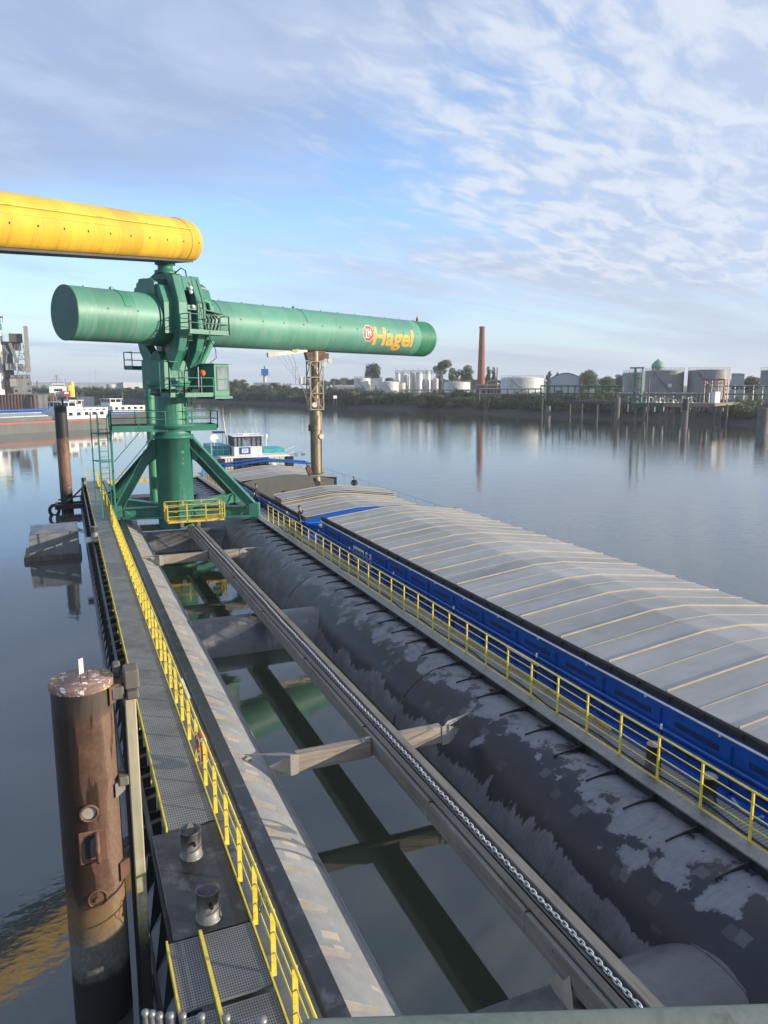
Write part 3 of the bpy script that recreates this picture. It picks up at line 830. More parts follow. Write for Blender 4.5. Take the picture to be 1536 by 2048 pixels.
# triangular brackets from edge beam to pipe
def zs(dx): return PZ + math.sqrt(PR * PR - dx * dx)
def bracketL(y):
    return MB().prism([(3.06, y, 1.74), (3.06, y, 1.5), (3.3, y, zs(0.7) - 0.02), (3.62, y, zs(1.02) - 0.02), (3.64, y, zs(1.04) + 0.10)], (0, 0.022, 0))
def bracketR(y):
    return MB().prism([(11.08, y, 1.72), (11.08, y, 1.5), (10.62, y, zs(0.02) - 0.03), (10.2, y, zs(0.4) - 0.03), (10.18, y, zs(0.42) + 0.05)], (0, 0.022, 0))
rest = MB()
k = 0
for i in range(56):
    y = 6.55 + 1.15 * i
    if i < 50: bracketL(y).build('bracket', M['plate'] if i < 40 else M['steel'], pont)
    else: rest.add(bracketL(y).v, bracketL(y).f)
for i in range(55):
    y = 5.3 + 1.22 * i
    if i < 46: bracketR(y).build('bracket', M['black'], pont)
    else: rest.add(bracketR(y).v, bracketR(y).f)
o = rest.build('bracket', M['black'], pont); o['kind'] = 'stuff'
# outer rubbing beam and slanted fender plates on the river side
MB().box(0.76, 0.92, -3, 72, 0.05, 0.42).build('rubbing_beam', M['black'], pont, 0.015)
for i in range(62):
    y = 10.0 + 1.0 * i
    MB().prism([(1.30, y, 1.62), (0.98, y, 1.62), (0.82, y, 0.40), (0.82, y, 0.10), (0.98, y, 0.12), (1.30, y, 0.95)], (0, 0.03, 0)).build('fender_plate', M['rubber'] if i % 3 else M['black'], pont)
MB().box(0.98, 1.06, -3, 72, 1.50, 1.66).build('rubbing_beam', M['black'], pont)
# black steel landing with a box on the river side
ld = MB().box(1.02, 2.28, 10.86, 13.86, 1.70, 1.80)
ld.box(1.02, 1.55, 11.75, 12.75, 1.10, 1.80 - 0.004); ld.box(1.05, 1.50, 10.88, 11.3, 1.2, 1.69)
ld.build('landing_plate', M['black_wet'], pont, 0.012)

# ---- left walkway
wl = thing('walkway', 'grey grating walkway along the river side of the pontoon beside the rusty pile', 'walkway', (1.8, 14, 1.8))
y = 13.9
while y < 71:
    MB().box(1.32, 2.22, y + 0.008, y + 1.142, 1.785 + random.uniform(-.003, .004), 1.825).build('grating_panel', M['grating'], wl)
    y += 1.15
MB().box(1.285, 1.315, 13.9, 71.5, 1.70, 1.87).build('edge_strip', M['yellow'], wl)
MB().box(2.225, 2.25, 13.9, 71.5, 1.74, 1.86).build('edge_strip', M['yellow'], wl)
for i in range(40):
    yy = 15.2 + 1.42 * i
    MB().box(1.262, 1.283, yy, yy + 0.07, 1.02, 1.84).build('hanger_strap', M['yellow'], wl)
wn = thing('walkway', 'wider open grating walkway with a yellow bar across it in front of the two bollards', 'walkway', (1.6, 8, 1.8))
for (x0, x1) in ((0.94, 1.40), (1.46, 2.22)):
    for y0 in (3.4, 4.9, 6.4, 7.9, 9.4):
        MB().box(x0, x1, y0 + .006, y0 + 1.38, 1.79, 1.83).build('grating_panel', M['grating_near'], wn)
MB().box(1.405, 1.455, 3.4, 10.82, 1.80, 1.90).build('divider_bar', M['yellow'], wn)
MB().box(0.905, 0.935, 3.4, 10.8, 1.72, 1.88).build('edge_strip', M['yellow'], wn)
MB().box(2.225, 2.25, 3.4, 13.9, 1.74, 1.86).build('edge_strip', M['yellow'], wn)

def railing(name, label, x, y0, y1, step, z, h, rails, mat, post_w, post_t, along_flat=True, group=None):
    t = thing(name, label, 'railing', (x, y0, z), group)
    n = int((y1 - y0) / step)
    for i in range(n + 1):
        yy = y0 + i * step
        MB().box(x - post_t / 2, x + post_t / 2, yy - post_w / 2, yy + post_w / 2, z, z + h).build('post', mat, t)
    MB().tube((x, y0 - 0.3, z + h), (x, y0 + n * step + 0.3, z + h), 0.024, 8).build('top_rail', mat, t)
    for k in range(rails):
        zz = z + 0.05 + (h - 0.05) * (k + 1) / (rails + 1)
        MB().tube((x + .02, y0 - 0.3, zz), (x + .02, y0 + n * step + 0.3, zz), 0.013, 6).build('mid_rail', mat, t)
    return t
rl = railing('railing', 'yellow railing of broad flat posts along the walkway beside the pale pipe', 2.29, 5.0, 48.0, 1.15, 1.78, 1.07, 2, M['yellow'], 0.022, 0.075)
railing('railing', 'yellow railing running on behind the foot of the green crane along the river side', 2.29, 49.6, 71.0, 1.15, 1.78, 1.07, 2, M['yellow'], 0.022, 0.075)
# ---- right walkway
wr = thing('walkway', 'narrow grating walkway between the dark pipe and the blue barge', 'walkway', (11.7, 10, 1.8))
y = 3.0
while y < 71:
    MB().box(11.46, 12.06, y + .006, y + 1.214, 1.74, 1.775).build('grating_panel', M['grating'], wr)
    y += 1.22
MB().box(12.065, 12.085, 14.1, 71, 1.74, 1.86).build('edge_strip', M['yellow_old'], wr)
MB().box(12.065, 12.085, 3.0, 14.06, 1.70, 1.79).build('edge_strip', M['black'], wr)
MB().box(11.375, 11.455, 3.0, 71, 1.70, 1.79).build('edge_strip', M['yellow_old'], wr)
railing('railing', 'yellow railing on the grey edge beam alongside the blue barge', 11.40, 4.45, 46.5, 1.22, 1.78, 1.02, 3, M['yellow'], 0.045, 0.04)
railing('railing', 'yellow railing running on beyond the crane legs towards the wheelhouse', 11.40, 51.5, 70.8, 1.22, 1.78, 1.02, 3, M['yellow_old'], 0.055, 0.03)
t = thing('railing', 'thin yellow railing closing the far end of the pontoon', 'railing', (6, 71.6, 1.78))
for xx in (1.4, 3.0, 4.6, 6.2, 7.8, 9.4, 11.0): MB().box(xx - .03, xx + .03, 71.5, 71.54, 1.7, 2.85).build('post', M['yellow_old'], t)
for zz in (2.05, 2.3, 2.55, 2.84): MB().tube((1.35, 71.52, zz), (11.1, 71.52, zz), 0.018, 6).build('rail', M['yellow_old'], t)
MB().box(1.35, 11.1, 71.45, 71.6, 1.5, 1.75).build('kick_plate', M['yellow_old'], t)

# ---- bollards
def bollard(label, x, y, z, r, h, mat, cap, group, pin=True, lug=False, rot=0.0):
    t = thing('bollard', label, 'bollard', (x, y, z), group)
    MB().lathe([(r * 1.12, z), (r * 1.12, z + .03), (r, z + .035), (r, z + h - .03), (r * 1.03, z + h - .03), (r * 1.03, z + h)], (x, y, 0), 28).build('post', mat, t)
    MB().lathe([(r * 0.98, z + h), (r * 0.9, z + h + 0.018), (0.001, z + h + 0.03)], (x, y, 0), 28).build('cap', cap, t)
    if pin:
        dx, dy = math.sin(rot) * 1, -math.cos(rot)
        MB().tube((x + dx * r * .9, y + dy * r * .9, z + h * .68), (x + dx * (r + .09), y + dy * (r + .09), z + h * .68), 0.032, 10).build('pin', M['black'], t)
    if lug:
        MB().prism([(x - .07, y, z + h + .02), (x + .07, y, z + h + .02), (x + .03, y, z + h + .12), (x - .03, y, z + h + .12)], (0, .025, 0)).build('lug', M['steel'], t)
    return t
M['bollard'] = plain('scuffed_bollard_paint', (0.21, 0.205, 0.19), (0.09, 0.088, 0.083), 3, 0.4, 0, (1, 1, 0.4), dirt=(0.03, 0.03, 0.032), dirt_amt=0.85, fine=5)
bg_ = 'bollards on the walkways'
bollard('dark bollard with a lug on its lid, at the end of the long grating walkway', 1.62, 12.95, 1.8, .185, .52, M['bollard'], M['black'], bg_, True, True, 0.1)
bollard('dark flat lidded bollard nearest the yellow divider bar', 1.62, 11.18, 1.8, .185, .52, M['bollard'], M['black_wet'], bg_, True, False, 0.05)
bollard('black bollard on the right walkway, by a yellow post and without a cleat behind it', 11.72, 12.25, 1.77, .165, .56, M['black_wet'], M['steel'], bg_, True, False, 1.2)
bollard('black bollard on the right walkway in front of the pale blue cleat', 11.78, 10.72, 1.77, .165, .56, M['black_wet'], M['steel'], bg_, True, False, 1.2)
bollard('short grey bollard standing beside the river walkway near the white raft', 1.12, 44.6, 1.8, .19, .62, M['bollard'], M['steel'], bg_, True)
bollard('small far bollard at the end of the river walkway', 1.15, 69.0, 1.8, .2, .6, M['bollard'], M['steel'], bg_, False)
bollard('squat grey bollard inside the yellow railing near the crane foot', 11.85, 42.3, 1.77, .2, .6, M['bollard'], M['steel'], bg_, False)
pl = MB().box(0.55, 1.30, 43.6, 44.9, 1.72, 1.80); tag(pl.build('steel_platform', M['galv']), 'pale steel ledge holding the grey bollard over the river', 'platform')

# ---- centre timber beam with chain
cb = thing('timber_guide_beam', 'long weathered timber beam down the middle of the basin under a chain', 'beam', (6.8, 5, 1.2))
MB().box(6.47, 6.56, -2, 46.6, 1.30, 1.70).build('side_board', M['timber_y'], cb, .008)
MB().box(6.565, 6.72, -2, 46.6, 1.60, 1.74).build('top_plank', M['timber_dark'], cb, .01)
MB().box(6.76, 6.80, -2, 46.6, 1.60, 1.725).build('slide_rail', M['black'], cb)
MB().box(6.725, 7.00, -2, 46.6, 1.58, 1.66).build('channel_bed', M['timber_dark'], cb)
MB().box(7.005, 7.20, -2, 46.6, 1.42, 1.73).build('side_plank', M['timber_y'], cb, .01)
for yy in (9.4, 13.0, 16.8, 22.0, 27.5, 33.0, 39.4):
    MB().box(6.468, 6.7, yy, yy + .006, 1.31, 1.743).build('board_joint', M['black'], cb)
for yy, zb in ((8.25, 0.95), (29.35, 0.98)):
    for dx in (0, 0.42):
        MB().prism([(6.50 + dx, yy - .02, 1.60), (6.50 + dx, yy + .22, 1.3), (6.50 + dx, yy + .55, zb), (6.50 + dx, yy - .75, zb - .05)] if dx else [(6.50, yy, 1.60), (6.52, yy + .5, zb), (6.30, yy - .5, zb - .05)], (0.025, 0, 0) if dx else (0, .025, 0)).build('support_plate', M['plate'], cb)
ch = MB()
def link(c, rot):
    n = 12; pts = []
    for i in range(n):
        a = 2 * math.pi * i / n
        l = 0.062 * math.cos(a); w = 0.032 * math.sin(a)
        l += 0.018 * (1 if math.cos(a) > 0.1 else -1 if math.cos(a) < -0.1 else 0)
        pts.append(Vector(c) + Vector((w * math.cos(rot), l, w * math.sin(rot))))
    ch.path(pts, 0.0125, 6, True)
yy = 3.0; i = 0
while yy < 46.3:
    link((6.90 + 0.012 * math.sin(yy * 0.9) + .006 * math.sin(yy * 3.1), yy, 1.690), (0.5 if i % 2 else -0.75) + random.uniform(-.2, .2))
    yy += 0.108; i += 1
M['chain'] = plain('galvanised_chain', (0.68, 0.67, 0.65), (0.52, 0.51, 0.49), 5, 0.4, 0.2)
tag(ch.build('chain', M['chain']), 'pale galvanised chain lying along the timber guide beam', 'chain')

def cross_timber(label, y, x0, x1):
    t = thing('cross_timber', label, 'beam', (6.45, y, 1.2))
    MB().box(x0, 6.45, y, y + .26, 1.20, 1.64).build('timber', M['timber_x'], t, .012)
    MB().box(7.21, x1, y, y + .26, 1.20, 1.64).build('timber', M['timber_x'], t, .012)
    MB().box(6.45, 7.21, y + .01, y + .25, 1.20, 1.295).build('timber', M['timber_x'], t)
    for s, xe in ((-1, x0), (1, x1)):
        e = MB().box(min(xe - s * .03, xe + s * .17), max(xe - s * .03, xe + s * .17), y - .025, y - .005, 1.16, 1.66)
        e.build('end_plate', M['plate'], t)
        tipx = 3.42 if s < 0 else 9.72
        g = MB().prism([(xe + s * .02, y - .02, 1.66), (xe + s * .17, y - .02, 1.66), (tipx, y + .85, 1.46), (xe + s * .25, y + .22, 1.64)], (0, 0, .02))
        g.prism([(xe + s * .17, y - .02, 1.16), (xe + s * .17, y - .02, 1.645), (xe + s * .62, y + .25, 1.36), (xe + s * .42, y + .25, 1.10)], (0, .022, 0))
        g.build('gusset_plate', M['plate'], t)
    bl = MB().box(6.30, 6.44, y + .05, y + .09, 1.645, 1.72); bl.box(6.22, 6.44, y - .01, y + .2, 1.645, 1.66)
    bl.build('seat_angle', M['steel'], t)
cross_timber('rust stained cross timber with steel end plates in the middle of the basin', 16.15, 4.55, 8.42)
cross_timber('far cross timber below the crane with pale end plates', 39.1, 4.15, 8.15)
for yy, zz, lab in ((62.5, 1.35, 'dark steel girder lying across the pontoon behind the crane'),):
    g = MB().box(3.2, 10.2, yy, yy + .25, zz - .45, zz + .0); g.box(3.2, 10.2, yy - .1, yy + .35, zz + .003, zz + .04)
    tag(g.build('cross_girder', M['black']), lab, 'girder')

# ---- small gear
c = MB(); pts = []
for i in range(140):
    yy = 4 + i * 0.3
    pts.append((11.52 + 0.05 * math.sin(yy * 1.9) + .04 * math.sin(yy * .7), yy, 1.80 + 0.02 * abs(math.sin(yy * 2.57))))
c.path(pts, 0.02, 6); tag(c.build('cable', M['rubber']), 'black cable lying along the foot of the right yellow railing', 'cable')
lb = thing('lifebuoy', 'orange lifebuoy hanging on the yellow railing of the river walkway', 'lifebuoy', (2.33, 16.1, 1.98))
ring = MB()
cx, cy, cz = 2.345, 16.1, 2.28
pts = [(cx, cy + .30 * math.cos(t), cz + .30 * math.sin(t)) for t in [2 * math.pi * i / 28 for i in range(28)]]
ring.path(pts, .075, 10, True); ring.build('ring', M['orange'], lb)
for a in (0.6, 2.2, 3.8, 5.3):
    bb = MB(); q = Vector((0, math.cos(a), math.sin(a)))
    tq = Vector((0, -math.sin(a), math.cos(a)))
    bb.tube(Vector((cx, cy, cz)) + q * .30 - tq * .04, Vector((cx, cy, cz)) + q * .30 + tq * .04, .08, 10); bb.build('reflective_band', M['white'], lb)
rp = MB(); rp.path([(cx - .09, cy + .36 * math.cos(t), cz + .36 * math.sin(t) + .03 * math.sin(3 * t)) for t in [2 * math.pi * i / 24 for i in range(24)]], .008, 5, True); rp.build('grab_line', M['rope'], lb)
def lamp_strip(label, x, y0, y1, z):
    t = thing('strip_light', label, 'light', (x, y0, z))
    MB().box(x - .03, x + .04, y0, y1, z, z + .06).build('tube_cover', M['white'], t, .01)
    MB().box(x - .02, x + .03, y0 - .05, y0, z - .01, z + .05).build('end_cap', M['steel'], t)
    MB().box(x - .02, x + .03, y1, y1 + .05, z - .01, z + .05).build('end_cap', M['steel'], t)
lamp_strip('white strip light clipped to the yellow railing above the lifebuoy', 2.36, 18.0, 19.3, 2.66)
lamp_strip('small white strip light far along the yellow railing towards the crane', 2.36, 33.0, 34.6, 2.5)
lamp_strip('white strip light on the right yellow railing beside the blue barge', 11.45, 16.5, 18.0, 2.72)
jb = thing('junction_box', 'small grey junction box with loose cable on the yellow railing by the bollards', 'box', (2.33, 10.55, 2.3))
MB().box(2.305, 2.40, 10.47, 10.63, 2.30, 2.50).build('housing', M['galv'], jb, .01)
w = MB(); w.path([(2.33, 10.5 - .02 * i, 2.5 + .12 * math.sin(i * .5)) for i in range(14)], .008, 5); w.path([(2.30, 10.6 - .03 * i, 2.3 - .12 * math.sin(i * .45)) for i in range(9)], .008, 5)
w.build('loose_wire', M['rubber'], jb)

# ---- rusty mooring pile in the foreground
px_, py_ = -0.03, 12.05
rp_ = thing('mooring_pile', 'thick rusty steel mooring pile rising from the water at the left', 'pile', (px_, py_, 0))
def at_obj(o, parent, loc):
    o.parent = parent; o.location = Vector(loc) - Vector(OFF[parent.name]); OFF[o.name] = tuple(loc); return o
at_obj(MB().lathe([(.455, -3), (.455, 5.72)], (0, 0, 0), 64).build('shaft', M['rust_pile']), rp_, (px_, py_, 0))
at_obj(MB().lathe([(.475, 5.70), (.48, 5.76), (.47, 5.80), (0.001, 5.805)], (0, 0, 0), 64).build('cap_plate', M['pile_top']), rp_, (px_, py_, 0))
rg = MB(); q = Vector((px_ - .02, py_ - .48, 3.80))
rg.path([q + Vector((.125 * math.cos(t), 0, .125 * math.sin(t))) for t in [2 * math.pi * i / 24 for i in range(24)]], .022, 8, True)
rg.build('welded_ring', M['rust'], rp_)
MB().tube((px_ - .02, py_ - .41, 3.80), (px_ - .02, py_ - .465, 3.80), .10, 24).build('ring_disc', M['plate'], rp_)
pp = MB(); q = Vector((px_ + .01, py_ - .467, 3.22))
pp.box(q.x - .21, q.x + .21, q.y, q.y + .03, q.z - .27, q.z + .27); pp.build('doubler_plate', M['rust'], rp_, .02)
MB().box(q.x - .12, q.x + .10, q.y - .012, q.y - .001, q.z - .17, q.z + .20).build('recess_plate', M['black'], rp_)
h = MB(); h.path([(q.x + .06, q.y, q.z + .22), (q.x + .06, q.y - .07, q.z + .225), (q.x + .06, q.y - .12, q.z + .16), (q.x + .06, q.y - .13, q.z), (q.x + .06, q.y - .12, q.z - .16), (q.x + .06, q.y - .07, q.z - .225), (q.x + .06, q.y, q.z - .22)], .036, 10)
h.build('handle', M['rust'], rp_)
rg = MB(); q = Vector((px_ + .02, py_ - .46, 2.32)); rg.path([q + Vector((.14 * math.cos(t), 0, .14 * math.sin(t))) for t in [2 * math.pi * i / 20 for i in range(20)]], .012, 6, True)
rg.tube(q + Vector((0, .03, 0)), q - Vector((0, .03, 0)), .04, 10); rg.build('eye_plate', M['rust'], rp_)
sg = MB(); sg.tube((px_ + .0, py_ - .22, 5.8), (px_ + .0, py_ - .22, 5.98), .012, 6); sg.build('sign_post', M['rust'], rp_)
sg = MB(); sg.obox((px_ + .01, py_ - .22, 6.08), (.032, .028, 0), (.003, -.003, 0), (0, 0, .12)); so = sg.build('number_plate', M['white'], rp_)
sp = MB(); sp.tube((px_ + .10, py_ - .20, 5.8), (px_ + .10, py_ - .20, 6.0), .008, 6); sp.build('rod', M['rust'], rp_)
for zz, dz in ((5.60, .2), (4.02, .16), (2.62, .22)):
    MB().prism([(px_ + .38, py_ - .32, zz - dz), (px_ + .66, py_ - .10, zz - dz * .35), (px_ + .66, py_ - .10, zz + dz * .5), (px_ + .38, py_ - .32, zz + dz * .5)], (0, .35, 0)).build('guide_bracket', M['rust'] if zz != 4.02 else M['timber_y'], rp_, .01)
fd = thing('fender_post', 'pale mossy upright timber bolted between the rusty pile and the walkway', 'fender', (.66, 11.9, 0))
MB().box(.57, .74, 11.80, 12.02, -2, 5.46).build('face_timber', M['fender_timber'], fd, .018)
MB().box(.52, .565, 11.86, 12.14, -2, 5.3).build('backing_strip', M['rubber'], fd)
for (x0, x1, y0, y1, z0, z1) in ((.38, .57, 11.75, 12.2, 5.48, 5.68), (.58, .81, 11.8, 12.18, 5.60, 5.90), (.60, .79, 11.7, 12.1, 5.47, 5.595), (.44, .56, 12.15, 12.4, 5.69, 5.90)):
    MB().box(x0, x1, y0, y1, z0, z1).build('head_block', M['wood_pile'], fd, .025)
MB().box(.41, .565, 11.75, 12.0, 4.04, 4.19).build('spacer_block', M['wood_pile'], fd, .02)

# ---- far dark pile with its collar, raft
dp = thing('mooring_pile', 'tall black topped mooring pile with rusty shaft beyond the white raft', 'pile', (-.28, 66, 0))
at_obj(MB().lathe([(.47, -3), (.47, 8.5)], n=32).build('shaft', M['dark_pile']), dp, (-.28, 66, 0))
MB().lathe([(.48, 8.5), (.48, 8.62), (.001, 8.66)], (-.28, 66, 0), 32).build('cap', M['black'], dp)
MB().tube((-.1, 66, 8.6), (-.1, 66, 9.2), .09, 8).build('lamp_stub', M['black'], dp)
cl = thing('pile_collar', 'black steel guide frame with tyre clasping the far pile', 'frame', (0, 66, .4))
fr = MB(); fr.box(-1.15, 1.1, 65.2, 65.4, .35, .75); fr.box(-1.15, 1.1, 66.6, 66.8, .35, .75); fr.box(-1.2, -1.0, 65.2, 66.8, .35, .75)
fr.bar((-.9, 65.5, 1.1), (1.0, 64.6, 1.5), .12, .12); fr.bar((-.2, 65.5, .9), (1.1, 66.6, 2.0), .1, .1)
fr.build('frame', M['black'], cl)
ty = MB(); ty.path([(-1.25 + .34 * math.cos(t), 64.95, .35 + .42 * math.sin(t)) for t in [2 * math.pi * i / 20 for i in range(20)]], .13, 8, True); ty.build('tyre_fender', M['rubber'], cl)

rf = thing('raft', 'small raft with a grey tarpaulin covered box moored beside the pontoon', 'raft', (-1.05, 49.2, 0))
MB().box(-2.75, .42, 47.9, 51.2, -.2, .22).build('deck', M['jetty_deck'], rf, .03)
MB().box(-2.72, .38, 47.87, 47.9, -.05, .3).build('kerb', M['wood_pile'], rf)
bx = MB(); random.seed(5)
g = [(-2.45, 48.05, .25), (.30, 48.05, .25), (.30, 51.0, .25), (-2.45, 51.0, .25), (-2.35, 48.10, 1.58), (.28, 48.05, 1.64), (.26, 50.9, 1.72), (-2.40, 50.9, 1.66), (-1.0, 49.4, 1.80)]
bx.add(g, [(0, 1, 5, 4), (1, 2, 6, 5), (2, 3, 7, 6), (3, 0, 4, 7), (4, 5, 8), (5, 6, 8), (6, 7, 8), (7, 4, 8)])
bx.build('covered_box', M['film'], rf)
fe = MB()
for a, b2 in (((0), (4)), ((1), (5)), ((4), (5)), ((5), (6)), ((0), (1)), ((0), (5))): fe.path([Vector(g[a]) + Vector((0, -.02, 0)), Vector(g[b2]) + Vector((0, -.02, 0))], .022, 5)
fe.build('frame_edge', M['steel'], rf)

# ---- handrail of the platform the picture was taken from
hr = thing('handrail', 'thick grey green handrail tube across the bottom edge of the view', 'handrail', (.5, .8, 9.4))
a0 = Vector((0, 0, CAM_H)) + bearing(622, 2074).normalized() * 1.25
a1 = Vector((0, 0, CAM_H)) + bearing(1700, 2062).normalized() * 1.42
a1.z = a0.z + 0.01
MB().tube(a0, a1, .021, 20).build('rail_tube', M['rail_grey'], hr)
MB().ball(a0, .021, 16).build('rounded_end', M['rail_grey'], hr)
MB().tube(a1 - Vector((0.05, 0, .02)), a1 - Vector((0.05, 0, 1.1)), .018, 12).build('stanchion', M['rail_grey'], hr)
gp = 'galvanised stubs at the bottom edge'
for i, (sx, sy, rr) in enumerate(((290, 2024, .012), (303, 2026, .013), (318, 2030, .014), (340, 2030, .014), (365, 2030, .014), (402, 2032, .015), (452, 2034, .016), (524, 2039, .019))):
    p = Vector((0, 0, CAM_H)) + bearing(sx, sy) / bearing(sx, sy).y * 3.0 * (1 if i else 1)
    s = MB().tube(p - Vector((0, 0, .75)), p, rr, 12)
    s.lathe([(rr * 1.25, p.z - .012), (rr * 1.25, p.z + .004), (.001, p.z + .008)], (p.x, p.y, 0), 12)
    tag(s.build('tube_stub', M['galv']), 'short galvanised tube stub standing in the row at the bottom edge of the view', 'post', gp)

# ================================================================ CRANE
CX_, CY_ = 6.28, 49.7
TA = Vector((.8875, .4608, 0)); TN = Vector((.4608, -.8875, 0))
def A(a, n, z): return Vector((CX_, CY_, 0)) + TA * a + TN * n + Vector((0, 0, z))
crane = thing('bulk_loading_crane', 'green slewing crane on the pontoon carrying a long horizontal green tube', 'crane', (CX_, CY_, 1.8))
G = M['green']
# lower column
at_obj(MB().lathe([(1.13, -.6), (1.13, 5.1), (1.30, 5.12), (1.30, 5.3), (1.12, 5.32), (1.12, 5.75), (1.55, 5.85), (1.55, 6.0)], n=56).build('column', G), crane, (CX_, CY_, 1.8))
cp = MB()
random.seed(8)
for th, z in ((-1.25, 6.0), (-1.15, 6.0), (-1.2, 5.6), (-1.22, 5.3), (-1.40, 4.5), (-1.46, 3.9), (-1.30, 3.3), (-1.15, 3.15), (-1.2, 2.9), (-1.1, 3.0)):
    w, h = random.uniform(.1, .22), random.uniform(.1, .17)
    seg = []
    for k in range(5):
        t = th + (k / 4 - .5) * w / 1.13
        seg.append((CX_ + 1.1335 * math.cos(t), CY_ + 1.1335 * math.sin(t)))
    vs = [(x, y, z) for x, y in seg] + [(x, y, z + h) for x, y in seg]
    cp.add(vs, [(i, i + 1, i + 6, i + 5) for i in range(4)])
cp.build('paint_touch_up', M['green_dark'], crane, fix=False)
# upper column, door, slewing ring, turret
up = MB().lathe([(1.02, 7.65), (1.02, 9.62)], (CX_, CY_, 0), 48)
up.build('upper_column', G, crane)
rgm = MB().lathe([(1.22, 9.60), (1.30, 9.66), (1.30, 9.86), (1.22, 9.90), (1.22, 10.0)], (CX_, CY_, 0), 48); rgm.build('slewing_ring', M['black'], crane)
dm = MB(); seg = [(-1.45 + .62 * k / 6) for k in range(7)]
vs = [(CX_ + 1.04 * math.cos(t), CY_ + 1.04 * math.sin(t), z) for z in (7.75, 9.45) for t in seg]
dm.add(vs, [(i, i + 1, i + 8, i + 7) for i in range(6)]); dm.build('door', M['green_light'], crane, fix=False)
tb = MB(); tb.prism([A(-1.25, -1.2, 9.98), A(1.25, -1.2, 9.98), A(1.25, 1.2, 9.98), A(-1.25, 1.2, 9.98)], (0, 0, 1.75))
tb.lathe([(1.22, 9.99), (1.45, 10.25), (1.45, 10.5)], (CX_, CY_, 0), 40)
tb.build('turret', G, crane, .03)
sd_ = MB(); sd_.tube(A(-1.0, 0, 11.75), A(1.0, 0, 11.75), .55, 20); sd_.build('turret_drum', M['green_dark'], crane)
# fork legs either side of the tube
def fork(sgn):
    f = MB()
    outer = [(1.15, 9.98), (1.22, 11.1), (2.05, 12.3), (2.32, 13.2), (2.32, 15.1), (1.78, 16.75)]
    inner = [(1.15, 16.75), (1.68, 15.05), (1.68, 13.3), (1.40, 12.75), (0.45, 11.75), (.45, 9.98)]
    poly = outer + inner
    for a0 in (-.78, .52):
        f.prism([A(a0, sgn * n_, z) for n_, z in poly], TA * .62)
    # cap joining the prongs
    f.prism([A(-.155, sgn * n_, z) for n_, z in ((2.05, 15.85), (1.80, 16.7), (1.20, 16.7), (1.44, 15.85))], TA * .67)
    f.prism([A(-.155, sgn * n_, z) for n_, z in ((2.29, 14.7), (2.29, 15.0), (1.72, 15.0), (1.72, 14.7))], TA * .67)
    f.prism([A(-.155, sgn * n_, z) for n_, z in ((1.2, 9.99), (1.22, 11.1), (.5, 11.6), (.5, 9.99))], TA * .67)
    f.build('fork_leg', G, crane, .025)
    g2 = MB(); g2.prism([A(-.155, sgn * n_, z) for n_, z in ((1.95, 12.9), (1.95, 14.7), (1.9, 14.7), (1.9, 12.9))], TA * .67)
    g2.build('leg_web', M['green_dark'], crane)
fork(1); fork(-1)
hd = MB(); hd.prism([A(-.5, 1.14, 16.5), A(-.5, 0.5, 17.0), A(-.5, -.5, 17.0), A(-.5, -1.7, 16.5), A(-.5, -1.7, 15.85), A(-.5, -.5, 15.8), A(-.5, .5, 15.8), A(-.5, 1.14, 15.85)], TA * 1.24)
hd.build('head_beam', M['green_dark'], crane, .03)
rb = MB(); rb.bar(A(-.53, .6, 16.5), A(-.53, -1.0, 16.3), .05, .12); rb.build('stiffener', M['black'], crane)
pv = MB(); pv.lathe([(.66, 16.98), (.66, 17.15), (.46, 17.17), (.46, 17.5), (.62, 17.52), (.62, 17.8)], (CX_, CY_, 0), 28); pv.build('swivel', G, crane)
hk = MB(); hk.tube(A(0, 0, 15.6), A(0, 0, 16.0), .35, 16); hk.build('feed_spout', M['green_dark'], crane)
# the tube
TL = 33.2
def tube_child(name, mat, mb, parent=crane):
    """mesh in tube space: x along the axis, y away from the viewer, z up"""
    o = mb.build(name, mat); o.parent = parent
    o.location = Vector((.35, 46.6, 14.2)) - Vector(OFF[parent.name] if parent is crane else (.35, 46.6, 14.2))
    if parent is crane: o.rotation_euler = (0, 0, math.atan2(TA.y, TA.x))
    OFF[o.name] = (.35, 46.6, 14.2); return o
tm = MB()
prof = [(0.0, 1.5), (5.0, 1.5), (33.0, 1.5), (33.2, 1.44), (33.32, 1.25), (33.36, .9)]
n = 96; vs = []
st = [0, 5, 10, 15, 20, 25, 29, 33.0]
pr = [(s, 1.5) for s in st] + prof[3:]
for s, r in pr: vs += [(s, r * math.cos(2 * math.pi * i / n), r * math.sin(2 * math.pi * i / n)) for i in range(n)]
fs = [(k * n + i, k * n + (i + 1) % n, (k + 1) * n + (i + 1) % n, (k + 1) * n + i) for k in range(len(pr) - 1) for i in range(n)]
tm.add(vs, fs, True); tm.add(vs[-n:], [tuple(range(n))])
M['tube_tip'] = mat_tube('tube_tip_paint', (0.020, 0.17, 0.085), (0.014, 0.12, 0.062), (0.05, .2, .1), weld=2.4)
tubeo = tube_child('boom_tube', M['tube_green'], tm)
ec = MB(); ec.tube((-.012, 0, 0), (.05, 0, 0), 1.515, 96, smooth=False); tube_child('end_plate', M['green_dark'], ec)
tp = MB()
for s in range(1):
    tp.tube((30.9, 0, 0), (33.0, 0, 0), 1.504, 96, caps=False)
tube_child('tip_band', M['tube_tip'], tp)
cr = MB(); cr.tube((5.15, 0, 0), (8.75, 0, 0), 1.60, 72); tube_child('saddle_collar', G, cr)
sb = MB()
